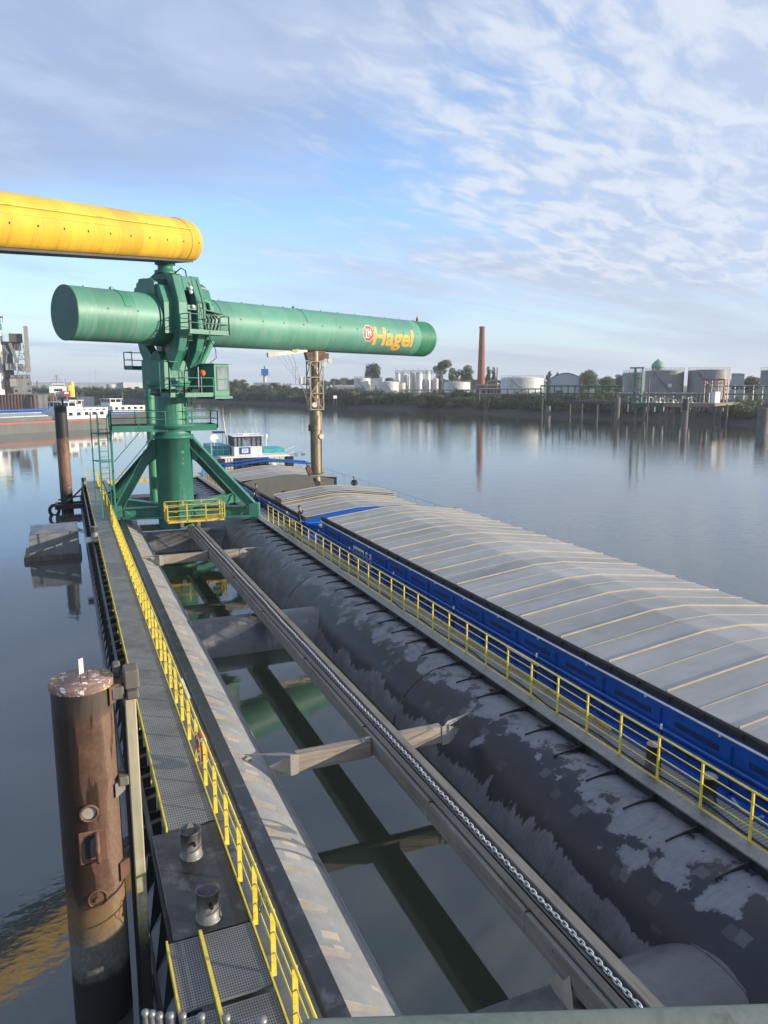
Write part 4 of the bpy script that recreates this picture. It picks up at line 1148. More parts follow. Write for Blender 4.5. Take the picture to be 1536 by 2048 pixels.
for x0, x1 in ((5.2, 6.15), (7.7, 9.0)):
    ys = .95
    sb.prism([(x0, -ys, 1.15), (x0, ys, 1.15), (x0, ys, 2.1), (x0, ys * .5, 2.35), (x0, -ys * .5, 2.35), (x0, -ys, 2.1)], (x1 - x0, 0, 0))
    sb.prism([(x0 + .1, -1.72, -.9), (x0 + .1, -1.45, -.9), (x0 + .1, -.9, 2.0), (x0 + .1, -1.3, 1.9), (x0 + .1, -1.72, .9)], (x1 - x0 - .2, 0, 0))
    sb.prism([(x0 + .1, 1.72, -.9), (x0 + .1, 1.45, -.9), (x0 + .1, .9, 2.0), (x0 + .1, 1.3, 1.9), (x0 + .1, 1.72, .9)], (x1 - x0 - .2, 0, 0))
tube_child('saddle_housing', G, sb)
# lifting straps and fittings on the tube
for s in (2.9, 9.75, 17.4):
    m_ = MB(); k = 12
    for t0, wd in ((0, 0),):
        arc = [(math.radians(100 + 62 * i / k)) for i in range(k + 1)]
        wds = [0.10 + .32 * min(1, i / 5) for i in range(k + 1)]
        vs = []
        for i, t in enumerate(arc):
            for ss_ in (0, wds[i]):
                vs.append((s + ss_, 1.53 * math.cos(t), 1.53 * math.sin(t)))
        inn = [(x, y * .978, z * .978) for x, y, z in vs]
        b0 = len(vs)
        m_.add(vs + inn, [(2 * i, 2 * i + 1, 2 * i + 3, 2 * i + 2) for i in range(k)] + [(2 * i, 2 * i + 2, b0 + 2 * i + 2, b0 + 2 * i) for i in range(k)] + [(2 * i + 1, 2 * i + 3, b0 + 2 * i + 3, b0 + 2 * i + 1) for i in range(k)] + [(2 * k, 2 * k + 1, b0 + 2 * k + 1, b0 + 2 * k)])
    m_.tube((s + .05, -.1, 1.58), (s + .05, .1, 1.58), .10, 12)
    tube_child('lifting_strap', M['green_light'] if s < 5 else M['tube_green'], m_)
fm = MB()
for s in [1.2 + 1.9 * i for i in range(17)]:
    if 4.8 < s < 9: continue
    fm.tube((s, 0, 1.49), (s, 0, 1.58), .04, 6)
    for th in (190,):
        t = math.radians(th - 20); fm.obox((s + .6, 1.51 * math.cos(t), 1.51 * math.sin(t)), (.05, 0, 0), (0, .015, 0), (0, 0, .05))
tube_child('tube_fitting', M['green_dark'], fm)
bn = MB(); bn.tube((32.2, 0, 1.5), (32.2, 0, 1.75), .10, 8); bn.tube((32.2, 0, 1.75), (32.2, 0, 1.9), .05, 8); tube_child('beacon', M['rust'], bn)
# lettering, laid on the curve of the tube
def wrap(pts2, r=1.512):
    return [(x, -r * math.cos(h / 1.5), r * math.sin(h / 1.5)) for x, h in pts2]
def text_mesh(body, size, bold):
    cu = bpy.data.curves.new('text', 'FONT'); cu.body = body; cu.size = size; cu.offset = bold; cu.resolution_u = 4
    o = bpy.data.objects.new('text', cu); COL.objects.link(o)
    dg = bpy.context.evaluated_depsgraph_get(); me = bpy.data.meshes.new_from_object(o.evaluated_get(dg))
    bpy.data.objects.remove(o); bpy.data.curves.remove(cu)
    return me
def letters(name, body, x0, x1, h0, capH, mat, bold, parent, font_h=.7):
    me = text_mesh(body, 1.0, bold)
    bm = bmesh.new(); bm.from_mesh(me)
    ys = [v.co.y for v in bm.verts]; xs = [v.co.x for v in bm.verts]
    sx = (x1 - x0) / (max(xs) - min(xs)); sy = capH / font_h
    xm = min(xs)
    for i in range(1, 30):
        g = bm.verts[:] + bm.edges[:] + bm.faces[:]
        yc = -0.3 + i * .04
        bmesh.ops.bisect_plane(bm, geom=g, plane_co=(0, yc, 0), plane_no=(0, 1, 0))
    for v in bm.verts:
        x = x0 + (v.co.x - xm) * sx; h = h0 + v.co.y * sy
        v.co = Vector(wrap([(x, h)])[0])
    bm.to_mesh(me); bm.free(); me.materials.append(mat)
    me.name = name
    o = bpy.data.objects.new(name, me); COL.objects.link(o); o.parent = parent
    OFF[o.name] = (.35, 46.6, 14.2); return o
M['letter'] = plain('golden_lettering', (0.66, 0.37, 0.055), (0.56, 0.31, 0.05), 2, 0.5, dirt=(0.2, .22, .08), dirt_amt=.4)
M['logo_red'] = plain('logo_red', (0.42, 0.062, 0.035), (0.34, .05, .03), 2, 0.5)
M['logo_white'] = plain('logo_white', (0.62, 0.62, 0.57), (0.5, .52, .46), 2, 0.5)
letters('lettering', 'Hagel', 24.62, 29.75, -.83, 1.38, M['letter'], .028, tubeo)
def oct_(c, hc, r, rr):
    m_ = MB(); rows = 14; vs = []; fs = []
    poly = [(r * math.cos(R(22.5 + 45 * i)), r * math.sin(R(22.5 + 45 * i))) for i in range(8)]
    hm = r * math.cos(R(22.5))
    for k in range(rows + 1):
        h = -hm + 2 * hm * k / rows
        a_ = r * math.sin(R(22.5)); w = hm if abs(h) <= a_ else hm - (abs(h) - a_)
        vs += [(c - w, hc + h), (c + w, hc + h)]
    fs = [(2 * k, 2 * k + 1, 2 * k + 3, 2 * k + 2) for k in range(rows)]
    return m_.add(wrap(vs, rr), fs, True)
logo = oct_(24.02, .02, .68, 1.512).build('logo_plate', M['logo_white'], None, fix=False); logo.parent = tubeo
oct_(24.02, .02, .615, 1.518).build('logo_field', M['logo_red'], None, fix=False).parent = logo
lg = MB()
def stroke(x0, x1, h0, h1):
    k = 6; vs = []
    for i in range(k + 1):
        h = h0 + (h1 - h0) * i / k; vs += [(x0, h), (x1, h)]
    lg.add(wrap(vs, 1.524), [(2 * i, 2 * i + 1, 2 * i + 3, 2 * i + 2) for i in range(k)], True)
stroke(23.66, 23.78, -.36, .36); stroke(23.78, 24.12, -.36, -.25)
stroke(23.90, 24.01, -.16, .36); stroke(24.18, 24.29, -.16, .36); stroke(24.01, 24.18, .06, .16)
lg.build('logo_letters', M['logo_white'], None, fix=False).parent = logo

# ladders, platforms and cab
def gallery(name, corners, z, h, mat, posts=3, deck=True, gaps=()):
    """platform polygon with railing; corners in order"""
    d = MB()
    if deck: d.prism([(p.x, p.y, z - .1) for p in corners], (0, 0, .1))
    o = d.build(name, mat, crane) if deck else None
    r_ = MB(); m_ = len(corners)
    for i in range(m_):
        if i in gaps: continue
        p, q = corners[i], corners[(i + 1) % m_]
        for zz in (h, h * .52): r_.tube((p.x, p.y, z + zz), (q.x, q.y, z + zz), .028, 6)
        k = max(1, int((q - p).length / 1.3))
        for j in range(k + 1):
            c = p.lerp(q, j / k); r_.box(c.x - .03, c.x + .03, c.y - .03, c.y + .03, z - .05, z + h)
        pr_ = (q - p).normalized(); r_.bar((p.x, p.y, z + .08), (q.x, q.y, z + .08), .02, .16)
    return r_.build('guard_rail', mat, o if o else crane)
Z0 = Vector((0, 0, 0))
gallery('ring_gallery', [Vector((2.55, 48.7, 0)), Vector((8.95, 48.7, 0)), Vector((8.95, 51.2, 0)), Vector((2.55, 51.2, 0))], 7.62, 1.0, G)
gb = MB(); gb.box(2.6, 8.9, 48.66, 48.76, 7.4, 7.55); gb.box(2.6, 8.9, 51.1, 51.2, 7.4, 7.55); gb.build('gallery_beam', G, crane)
gallery('upper_platform', [A(-.75, 2.36, 0), A(2.2, 2.36, 0), A(2.2, 3.2, 0), A(-.75, 3.2, 0)], 13.35, 1.05, G, gaps=(0,))
gallery('side_platform', [A(-1.2, -2.3, 0), A(.2, -2.3, 0), A(.2, -3.2, 0), A(-1.2, -3.2, 0)], 11.3, 1.0, G, gaps=(0,))
gallery('cab_platform', [A(-.9, 1.25, 0), A(1.25, 1.25, 0), A(1.25, 2.7, 0), A(-.9, 2.7, 0)], 9.62, 1.05, G, gaps=(0, 1))
gallery('ladder_landing', [A(-1.6, 1.25, 0), A(-.92, 1.25, 0), A(-.92, 2.2, 0), A(-1.6, 2.2, 0)], 9.62, 2.0, G, gaps=(0, 1))
def ladder(name, p, dirv, z0, z1, w=.42, step=.33, hoops=False, mat=G, out=None):
    m_ = MB(); p = Vector(p); dirv = Vector(dirv).normalized()
    for s in (-1, 1): m_.tube(p + dirv * s * w / 2 + Vector((0, 0, z0)), p + dirv * s * w / 2 + Vector((0, 0, z1)), .028, 6)
    z = z0 + .2
    while z < z1: m_.tube(p - dirv * w / 2 + Vector((0, 0, z)), p + dirv * w / 2 + Vector((0, 0, z)), .016, 6); z += step
    if hoops:
        o_ = Vector(out); z = z0 + 2.0
        while z < z1:
            m_.path([p + dirv * .36 * math.cos(t) + o_ * (.05 + .62 * math.sin(t)) + Vector((0, 0, z)) for t in [math.pi * i / 8 for i in range(9)]], .02, 5); z += .75
        for t in (.9, math.pi / 2, math.pi - .9):
            q = p + dirv * .36 * math.cos(t) + o_ * (.05 + .62 * math.sin(t)); m_.tube(q + Vector((0, 0, z0 + 2)), q + Vector((0, 0, z1)), .015, 5)
    return m_.build(name, mat, crane)
ladder('ladder', A(.84, 2.42, 0), TA, 13.35, 15.3, hoops=False, mat=M['green_light'])
ladder('ladder', A(.40, 1.28, 0), TA, 7.65, 9.6, mat=M['green_light'])
ladder('ladder', Vector((2.10, 49.8, 0)), (1, 0, 0), 1.9, 8.4, .5, .34)
tw = MB()
for x, y in ((1.45, 50.3), (1.80, 49.3), (2.55, 49.3), (2.55, 50.3)):
    tw.box(x - .04, x + .04, y - .04, y + .04, 1.9, 8.6)
for z in (3.9, 5.6, 7.3):
    for p, q in (((1.45, 50.3), (1.80, 49.3)), ((1.80, 49.3), (2.55, 49.3)), ((1.45, 50.3), (2.55, 50.3))):
        tw.tube((*p, z), (*q, z), .03, 6)
tw.tube((2.6, 48.8, 5.6), (4.2, 48.75, 7.4), .03, 6); tw.tube((2.6, 48.8, 4.4), (5.2, 48.75, 7.4), .03, 6)
tw.build('stair_tower_frame', G, crane)
cab = MB()
c0, c1, n0, n1, z0, z1 = 1.28, 2.45, 1.2, 2.75, 9.55, 11.5
cab.prism([A(c0, n0, z0), A(c1, n0, z0), A(c1, n1, z0), A(c0, n1, z0)], (0, 0, z1 - z0))
cabo = cab.build('cab', G, crane, .02)
MB().prism([A(c0 - .1, n0 - .1, z1 + .002), A(c1 + .15, n0 - .1, z1 + .002), A(c1 + .15, n1 + .12, z1 + .002), A(c0 - .1, n1 + .12, z1 + .002)], (0, 0, .06)).build('roof', G, cabo)
MB().prism([A(c0 - .1, n0 - .2, z0 - .16), A(c1 + .1, n0 - .2, z0 - .16), A(c1 + .1, n1 + .15, z0 - .16), A(c0 - .1, n1 + .15, z0 - .16)], (0, 0, .155)).build('floor_frame', G, cabo)
for (za, zb, mt) in ((9.95, 10.55, M['glass_grey']), (10.62, 11.32, M['glass_grey'])):
    MB().prism([A(c0 + .25, n1 + .006, za), A(c1 - .12, n1 + .006, za), A(c1 - .12, n1 + .006, zb), A(c0 + .25, n1 + .006, zb)], TN * .012).build('window', mt, cabo)
fr = MB()
for za, zb in ((9.88, 9.95), (10.55, 10.62), (11.32, 11.38)):
    fr.prism([A(c0 + .18, n1 + .004, za), A(c1 - .06, n1 + .004, za), A(c1 - .06, n1 + .004, zb), A(c0 + .18, n1 + .004, zb)], TN * .03)
for ca in (c0 + .18, c1 - .12):
    fr.prism([A(ca, n1 + .004, 9.95), A(ca + .065, n1 + .004, 9.95), A(ca + .065, n1 + .004, 11.32), A(ca, n1 + .004, 11.32)], TN * .028)
fr.build('window_frame', M['green_dark'], cabo)
MB().prism([A(c1 + .004, n0 + .5, 10.0), A(c1 + .004, n1 - .1, 10.0), A(c1 + .004, n1 - .1, 11.3), A(c1 + .004, n0 + .5, 11.3)], TA * .012).build('window', M['glass'], cabo)
hs = MB(); hs.tube(A(1.5, 2.6, 9.38), A(2.1, 2.6, 9.3), .05, 8); hs.build('hose', M['rubber'], cabo)
sp = MB(); sp.lathe([(.05, 0), (.20, .06), (.20, .24), (.05, .34)], (0, 0, 0), 18)
sp.xf(Matrix.Translation(A(.35, 2.75, 10.95)) @ Matrix.Rotation(R(90), 4, 'X')); sp.build('orange_lamp', M['orange'], crane)
MB().tube(A(.35, 2.68, 9.6), A(.35, 2.68, 10.9), .035, 8).build('lamp_post', M['steel'], crane)
for z_ in (14.9, 15.75, 16.0): MB().ball(A(.2, 2.36 - .15 * (z_ > 15.5), z_), .12, 10).build('floodlight', M['white'], crane)
# hoses and pipes beside the near leg
hz = MB()
hz.path([A(1.25, 1.75, 15.2), A(1.5, 1.8, 15.4), A(1.8, 1.85, 15.25), A(1.9, 1.85, 14.7)], .13, 10); hz.build('bent_pipe', M['green_light'], crane)
hz = MB()
for k in range(4):
    a0 = 1.55 + .28 * k
    hz.path([A(a0 - .2, 1.9, 14.7 - .06 * k), A(a0 + .05, 1.95, 14.3), A(a0 - .05, 1.95, 13.9), A(a0 - .2, 1.8, 13.3)], .06, 7)
hz.build('hydraulic_hose', M['rubber'], crane)
MB().prism([A(1.15, 1.7, 14.75), A(2.6, 1.6, 14.6), A(2.6, 2.25, 14.6), A(1.15, 2.3, 14.75)], (0, 0, .06)).build('hose_shelf', M['green_dark'], crane)
MB().tube(A(2.4, 1.2, 13.0), A(1.6, 1.0, 11.5), .20, 12).build('luffing_cylinder', M['green_light'], crane); MB().tube(A(2.0, -1.2, 13.0), A(1.4, -.8, 11.5), .20, 12).build('luffing_cylinder', M['green_light'], crane)
st_ = MB(); st_.prism([A(-.5, -.9, 11.75), A(-.5, -.2, 11.75), A(-.5, .1, 13.0), A(-.5, -.3, 13.0)], TA * .3); st_.prism([A(-.5, .9, 11.75), A(-.5, .2, 11.75), A(-.5, .5, 12.9), A(-.5, .9, 12.9)], TA * .3); st_.build('tube_strut', M['steel'], crane)

hz = MB()
hz.path([A(1.6, 1.9, 13.3), A(1.9, 2.2, 12.4), A(1.85, 2.3, 11.9), A(1.5, 2.1, 11.6)], .025, 5)
hz.path([A(.5, 2.35, 16.5), A(.75, 2.5, 15.4), A(.95, 2.42, 14.2), A(1.1, 2.3, 12.9), A(.9, 1.7, 11.6), A(.6, 1.3, 9.9)], .03, 5)
hz.path([A(-.2, 2.3, 13.3), A(-.15, 2.2, 12.2), A(.1, 1.35, 11.0), A(.0, 1.3, 9.7)], .03, 5)
hz.path([A(.2, .5, 16.9), A(.5, .9, 17.3), A(.9, .8, 17.2), A(1.1, .7, 16.4)], .04, 6)
hz.build('hanging_cable', M['rubber'], crane)
# base frame, raking struts and feet
FL, FR_, RL, RR = Vector((2.66, 50.2, 1.8)), Vector((10.98, 47.9, 1.8)), Vector((2.62, 55.6, 1.8)), Vector((11.02, 54.6, 1.8))
for f in (FL, FR_, RL, RR):
    d = (Vector((CX_, CY_, 0)) - Vector((f.x, f.y, 0))).normalized()
    topc = Vector((CX_, CY_, 6.75)) - d * 1.08
    side = d.cross(Vector((0, 0, 1)))
    s = MB()
    b0 = f + Vector((0, 0, .75)) + d * .15; dr = (b0 - topc).normalized(); up_ = side.cross(dr).normalized()
    for k in (-1, 1):   # H section
        s.obox((topc + b0) / 2 + up_ * .25 * k, dr * (topc - b0).length / 2, side * .30, up_ * .022)
    s.obox((topc + b0) / 2, dr * (topc - b0).length / 2, side * .03, up_ * .228)
    s.prism([topc + d * .05 + Vector((0, 0, -1.1)) + side * -.03, topc + d * .05 + side * -.03, topc - d * .8 + Vector((0, 0, -.65)) + side * -.03, topc - d * .3 + Vector((0, 0, -1.35)) + side * -.03], side * .06)
    s.build('raking_strut', G, crane)
    ft = MB(); ft.obox(f + Vector((0, 0, .45)), d * .34, side * .30, (0, 0, .45)); ft.obox(f + Vector((0, 0, -.2)), d * .30, side * .24, (0, 0, .19))
    ft.prism([f + d * .33 + side * -.2 + Vector((0, 0, 0)), f + d * .33 + side * -.2 + Vector((0, 0, .8)), f + d * 1.1 + side * -.2 + Vector((0, 0, .05)), f + d * 1.1 + side * -.2], side * .4)
    ft.build('foot', G, crane, .02)
    g = MB(); p0 = Vector((CX_, CY_, 2.2)) - d * 1.0; p1 = Vector((f.x, f.y, 2.2)) + d * .34
    for k in (-1, 1): g.obox((p0 + p1) / 2 + Vector((0, 0, .3 * k)), (p0 - p1) / 2, side * .26, (0, 0, .03))
    g.obox((p0 + p1) / 2, (p0 - p1) / 2, side * .03, (0, 0, .265))
    g.build('base_girder', G, crane)
g = MB(); g.bar(FL + Vector((.3, -.35, .1)), FR_ + Vector((-.3, -.35, .1)), .12, .14); g.build('tie_bar', G, crane)
bp = local_tube('dust_pipe', M['green_light'], (5.55, 55.5, 1.5), (5.55, 55.5, 14.5), .32, 20, crane)
bpf = MB()
for z in (9.3, 6.2): bpf.tube((5.55, 55.5, z), (5.55, 55.5, z + .12), .40, 20)
bpf.build('pipe_flange', G, crane)
# suction and loading pipe below the boom
LPX, LPY = 17.66, 55.6
lp = MB(); lp.tube((LPX, LPY, 9.2), (LPX, LPY, 12.75), .36, 24); lp.tube((LPX, LPY, 8.2), (LPX, LPY, 9.2), .27, 24)
lp.tube((LPX, LPY, 7.95), (LPX, LPY, 8.35), .40, 24); lp.tube((LPX, LPY, 7.0), (LPX, LPY, 7.95), .46, 24)
lp.tube((LPX, LPY, 6.85), (LPX, LPY, 7.0), .50, 24); lp.tube((LPX, LPY, 3.55), (LPX, LPY, 6.85), .40, 24)
lpo = lp.build('loading_pipe', M['tan'], crane)
MB().tube((LPX, LPY, 3.42), (LPX, LPY, 3.55), .56, 24).build('outlet_flange', M['rust'], lpo)
w = MB(); w.tube((LPX, LPY, 3.2), (LPX + .1, LPY - .05, 2.75), .30, 18, r2=.26); w.tube((LPX + .1, LPY - .05, 2.76), (LPX + .2, LPY - .6, 2.5), .26, 18); w.build('spout', M['tan'], lpo)
for dx in (-.42, .42): MB().tube((LPX + dx, LPY - .12, 3.6), (LPX + dx, LPY - .12, 8.2), .05, 8).build('guide_rod', M['tan'], lpo)
w = MB(); w.obox((LPX - .62, LPY - .1, 3.75), (.13, 0, 0.1), (0, .2, 0), (-.12, 0, .32)); w.box(LPX - .55, LPX - .36, LPY - .15, LPY + .1, 6.75, 7.25); w.build('dust_flap', M['rust'], lpo)
for q in ((LPX + .33, LPY - .38, 6.35), (LPX - .2, LPY - .42, 8.75)): MB().tube((q[0], q[1] - .08, q[2]), (q[0], q[1] + .08, q[2]), .20, 16).build('sheave', M['cream'], lpo)
M['lattice'] = plain('dusty_lattice_paint', (0.36, 0.31, 0.22), (0.22, 0.185, 0.13), 2, 0.6)
lt = MB(); e = .50
for sx in (-1, 1):
    for sy in (-1, 1): lt.box(LPX + sx * e - .035, LPX + sx * e + .035, LPY + sy * e - .035, LPY + sy * e + .035, 8.35, 12.0)
zs_ = [8.4, 9.6, 10.8, 11.95]
for z in zs_:
    for s in (-1, 1):
        lt.box(LPX - e, LPX + e, LPY + s * e - .04, LPY + s * e + .04, z - .04, z + .04); lt.box(LPX + s * e - .04, LPX + s * e + .04, LPY - e, LPY + e, z - .04, z + .04)
for i in range(3):
    for s in (-1, 1):
        a_, b_ = (-e, e) if i % 2 else (e, -e)
        lt.bar((LPX + a_, LPY + s * e, zs_[i]), (LPX + b_, LPY + s * e, zs_[i + 1]), .06, .06); lt.bar((LPX + s * e, LPY + a_, zs_[i]), (LPX + s * e, LPY + b_, zs_[i + 1]), .06, .06)
lt.build('lattice_frame', M['lattice'], lpo)
yk = MB(); yk.prism([(LPX - .62, LPY - .3, 12.05), (LPX + .62, LPY - .3, 12.05), (LPX + .8, LPY - .3, 12.75), (LPX - .8, LPY - .3, 12.75)], (0, .6, 0)); yk.box(LPX + .7, LPX + 1.1, LPY - .1, LPY + .1, 12.2, 12.6)
yk.build('hanger_yoke', M['rust'], lpo)
for q in ((LPX + 1.15, LPY - .15, 12.05), (LPX + .55, LPY - .45, 11.75)): MB().tube((q[0], q[1] - .08, q[2]), (q[0], q[1] + .08, q[2]), .19, 16).build('sheave', M['cream'], lpo)
jb_ = MB(); p0 = Vector((LPX - 3.6, LPY - 1.9, 12.38)); p1 = Vector((LPX - .9, LPY - .9, 12.75)); jb_.bar(p0, p1, .2, .22); p2 = p0.lerp(p1, .62); jb_.bar(p0 + Vector((-.5, 0, -.05)), p0 + Vector((.3, .1, .05)), .3, .3); jb_.bar(p2, p2 + Vector((0, 0, .45)), .5, .5)
jb_.build('hoist_jib', M['cream'], lpo)
rp = MB()
for k in range(4):
    q = p0.lerp(p1, .05 + .16 * k); rp.tube(q, (LPX - .75 + .03 * k, LPY - .7, 9.6 - .4 * k), .014, 4)
rp.build('hoist_rope', M['steel'], lpo)

# yellow maintenance platform and winch in front of the column
wp = thing('winch_platform', 'yellow railed platform with a green winch at the foot of the crane column', 'platform', (7.2, 46.8, 1.9))
MB().box(5.35, 8.85, 46.7, 48.4, 1.92, 2.04).build('deck', M['yellow_old'], wp)
rr = MB()
cs = [(5.38, 46.73), (8.82, 46.73), (8.82, 48.37), (5.38, 48.37)]
for i in range(4):
    p, q = Vector((*cs[i], 0)), Vector((*cs[(i + 1) % 4], 0))
    for zz in (2.32, 2.66, 3.02): rr.tube((p.x, p.y, zz), (q.x, q.y, zz), .022, 6)
    k = 3 if i % 2 == 0 else 2
    for j in range(k):
        c = p.lerp(q, j / k); rr.box(c.x - .03, c.x + .03, c.y - .03, c.y + .03, 1.95, 3.04)
rr.build('guard_rail', M['yellow_old'], wp)
for x in (6.2, 7.2):
    MB().box(x - .1, x + .1, 46.6, 46.9, 1.66, 1.92).build('support_lug', M['steel'], wp)
wn_ = MB(); wn_.box(6.1, 6.8, 47.1, 47.8, 2.04, 2.6); wn_.tube((6.85, 47.4, 2.36), (7.7, 47.4, 2.36), .26, 18); wn_.bar((6.2, 47.9, 2.6), (8.5, 48.1, 2.95), .25, .16)
wn_.build('winch', M['green'], wp, .02)

# yellow conveyor gallery arriving at the crane head
yc = thing('conveyor_gallery', 'fat yellow conveyor tube coming in from the left to the head of the crane', 'conveyor', (6.3, 49.7, 18.95))
Yd0 = Vector((7.95, 50.85, 19.12)); Yd1 = Vector((-2.1, 39.3, 17.40))
ax_ = (Yd1 - Yd0).normalized(); LEN = 42.0; sdv = ax_.cross(Vector((0, 0, 1))).normalized(); upv = sdv.cross(ax_)
def yv(s, u, w): return (s, u, w)
ym = MB(); n = 48; pr = [(-.0, .4), (.08, .85), (.25, 1.14), (.5, 1.30), (.75, 1.34)] + [(3 + 4 * k, 1.34) for k in range(11)]
vs = []
for s, r in pr:
    for i in range(n):
        t = 2 * math.pi * i / n; vs.append((s, r * math.cos(t), max(-1.12 * min(1, r / 1.34 + .05), r * math.sin(t))))
fs = [(k * n + i, k * n + (i + 1) % n, (k + 1) * n + (i + 1) % n, (k + 1) * n + i) for k in range(len(pr) - 1) for i in range(n)]
ym.add(vs, fs, True); ym.add(vs[:n], [tuple(range(n))]); ym.add(vs[-n:], [tuple(range(n))])
rotM = Matrix((ax_, sdv, upv)).transposed().to_4x4()
def ychild(name, mat, mb):
    o = mb.build(name, mat); o.parent = yc
    o.matrix_local = Matrix.Translation(Yd0 - Vector((6.3, 49.7, 18.95))) @ rotM
    OFF[o.name] = tuple(Yd0); return o
ychild('casing', M['tube_yellow'], ym)
fl = MB(); fl.box(.9, 41, -.74, .74, -1.24, -1.125); ychild('bottom_pan', M['dark_tower'], fl)
for sgn in (-1, 1):
    sm = MB(); sm.obox((21.6, sgn * 1.24, .62), (20.3, 0, 0), (0, .05, 0), (0, 0, .03)); ychild('seam_flange', M['rust'] if sgn > 0 else M['yellow_old'], sm)
    sm = MB(); sm.obox((21.6, sgn * 1.325, .25), (20.3, 0, 0), (0, .012, 0), (0, 0, .012)); ychild('seam_line', M['yellow_old'], sm)
bd = MB(); bd.tube((1.35, 0, 0), (1.75, 0, 0), 1.372, 48, caps=True)
bdv = [(s, u, max(w, -1.13)) for s, u, w in bd.v]; bd.v = bdv; ychild('end_band', M['tube_yellow'], bd)
hv = MB()
for k in range(24): hv.obox((1.0 + 1.7 * k, 1.34, -.15), (.03, 0, 0), (0, .02, 0), (0, 0, .05)); hv.obox((1.0 + 1.7 * k, -1.34, -.15), (.03, 0, 0), (0, .02, 0), (0, 0, .05))
ychild('bolt_lug', M['black'], hv)
ps = MB(); ps.lathe([(.5, 17.8), (.5, 17.9), (.75, 17.92), (.75, 18.2)], (6.3, 49.7, 0), 24); ps.build('pivot_seat', M['yellow'], yc)

# ================================================================ BLUE BARGE
M['blue_shadow'] = plain('blue_recess_shade', (0.004, 0.028, 0.12), (0.003, 0.018, 0.08), 2, 0.5)  # for flat plates on the coaming; the recess shade is put into this blue
barge = thing('cargo_barge', 'long blue cargo barge with grey roof like hatch covers alongside the pontoon', 'barge', (17.6, 20, 0))
BL, BR = 12.45, 22.75
GZ = 1.15                                                        # side deck height
def outline(z, ins=0.0):
    return [(BL + ins, -14, z), (BL + ins, 78, z), (BL + 1.2 + ins, 84.5, z), (BL + 3.2, 88 - ins, z), (BR - 3.2, 88 - ins, z), (BR - 1.2 - ins, 84.5, z), (BR - ins, 78, z), (BR - ins, -14, z)]
h = MB()
lo, hi = outline(-.8), outline(GZ - .06)
n = 8
hi = [(x, y, .69 if x > 20 and y < 79 else z) for x, y, z in hi]
h.add(lo + hi, [(i, (i + 1) % n, n + (i + 1) % n, n + i) for i in range(n)])
h.build('hull', M['navy'], barge)
rb = MB(); rb.box(BL - .05, BL, -14, 78, .78, 1.02); rb.build('rubbing_strake', M['black'], barge)
dk = MB()
dk.box(BL - .02, 13.30, -14, 80, GZ - .05, GZ); dk.box(21.95, BR + .02, -14, 80, .70, .75); dk.box(13.301, 21.949, 70.6, 80, GZ - .05, GZ)
dk.prism([(BL + .35, 80.001, GZ - .05), (BL + 1.2, 84.5, GZ - .05), (BL + 3.2, 88, GZ - .05), (BR - 3.2, 88, GZ - .05), (BR - 1.2, 84.5, GZ - .05), (BR - .35, 80.001, GZ - .05)], (0, 0, .05))
dk.box(13.301, 21.949, 40.95, 44.35, GZ - .05, GZ)
dk.build('side_deck', M['blue_bright'], barge)
MB().box(BL - .02, BL + .04, -14, 79, GZ + .002, GZ + .12).build('toe_strip', M['blue'], barge)
# coamings
def coaming(y0, y1, dz=0.0):
    T = 2.58 + dz
    c = MB()
    c.box(13.30, 13.36, y0, y1, GZ + .001, T); c.box(21.89, 21.95, y0, y1, GZ - .4, T if dz == 0 else 1.42)
    c.box(13.361, 21.889, y0, y0 + .06, GZ + .001, T); c.box(13.361, 21.889, y1 - .06, y1, GZ + .001, T)
    o = c.build('coaming', M['blue'], barge)
    y = y0 + .7
    while y + 1.4 < y1:
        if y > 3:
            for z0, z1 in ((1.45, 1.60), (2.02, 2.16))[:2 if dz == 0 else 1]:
                MB().box(13.284, 13.299, y, y + 1.35, z0, z1).build('recess_shade', M['blue_shadow'], o)
        y += 2.2
    q = MB(); y = y0 + .3
    while y < y1:
        q.box(13.21, 13.299, y, y + .05, GZ + .004, T - .28); y += 2.2
    q.build('stiffener', M['blue'], o)
    p_ = MB(); p_.tube((13.13, y0, 1.72), (13.13, y1, 1.72), .045, 8); p_.tube((13.13, y0, 1.90), (13.13, y1, 1.90), .045, 8)
    p_.build('service_pipe', M['blue'], o)
    w = MB(); w.tube((13.22, y0, T - .08), (13.22, y1, T - .08), .035 if dz == 0 else .02, 8); y = y0 + .8
    while y < y1: w.box(13.20, 13.28, y, y + .05, T - .16, T - .08); y += 2.4
    w.build('grab_rail', M['white'], o)
    b_ = MB(); b_.box(13.24, 13.40, y0, y1, T + .001, T + .18); y = y0
    while y < y1: b_.box(13.20, 13.24, y, y + .85, T + .02, T + .17); y += 1.1
    
    for ya, yb in (((y0, y1),) if dz == 0 else ((44.4, 52.1), (63.3, 70.5))):
        b_.box(21.85, 22.0, ya, yb, (T if dz == 0 else 1.421) + .001, T + .16)
    b_.build('cover_skirt', M['rubber'], o)
    return o
c1 = coaming(-13, 40.9)
c2 = coaming(44.35, 70.6, -.6)
# lining of the open hold
hl = MB()
hl.box(13.37, 13.40, 44.5, 70.4, -.5, 1.97); hl.box(21.85, 21.88, 44.5, 70.4, -.5, 1.40); hl.box(13.40, 21.85, 63.35, 63.4, -.5, 1.97); hl.box(13.40, 21.85, 44.5, 70.4, -.55, -.5)
hl.build('hold_lining', M['hold'], barge)
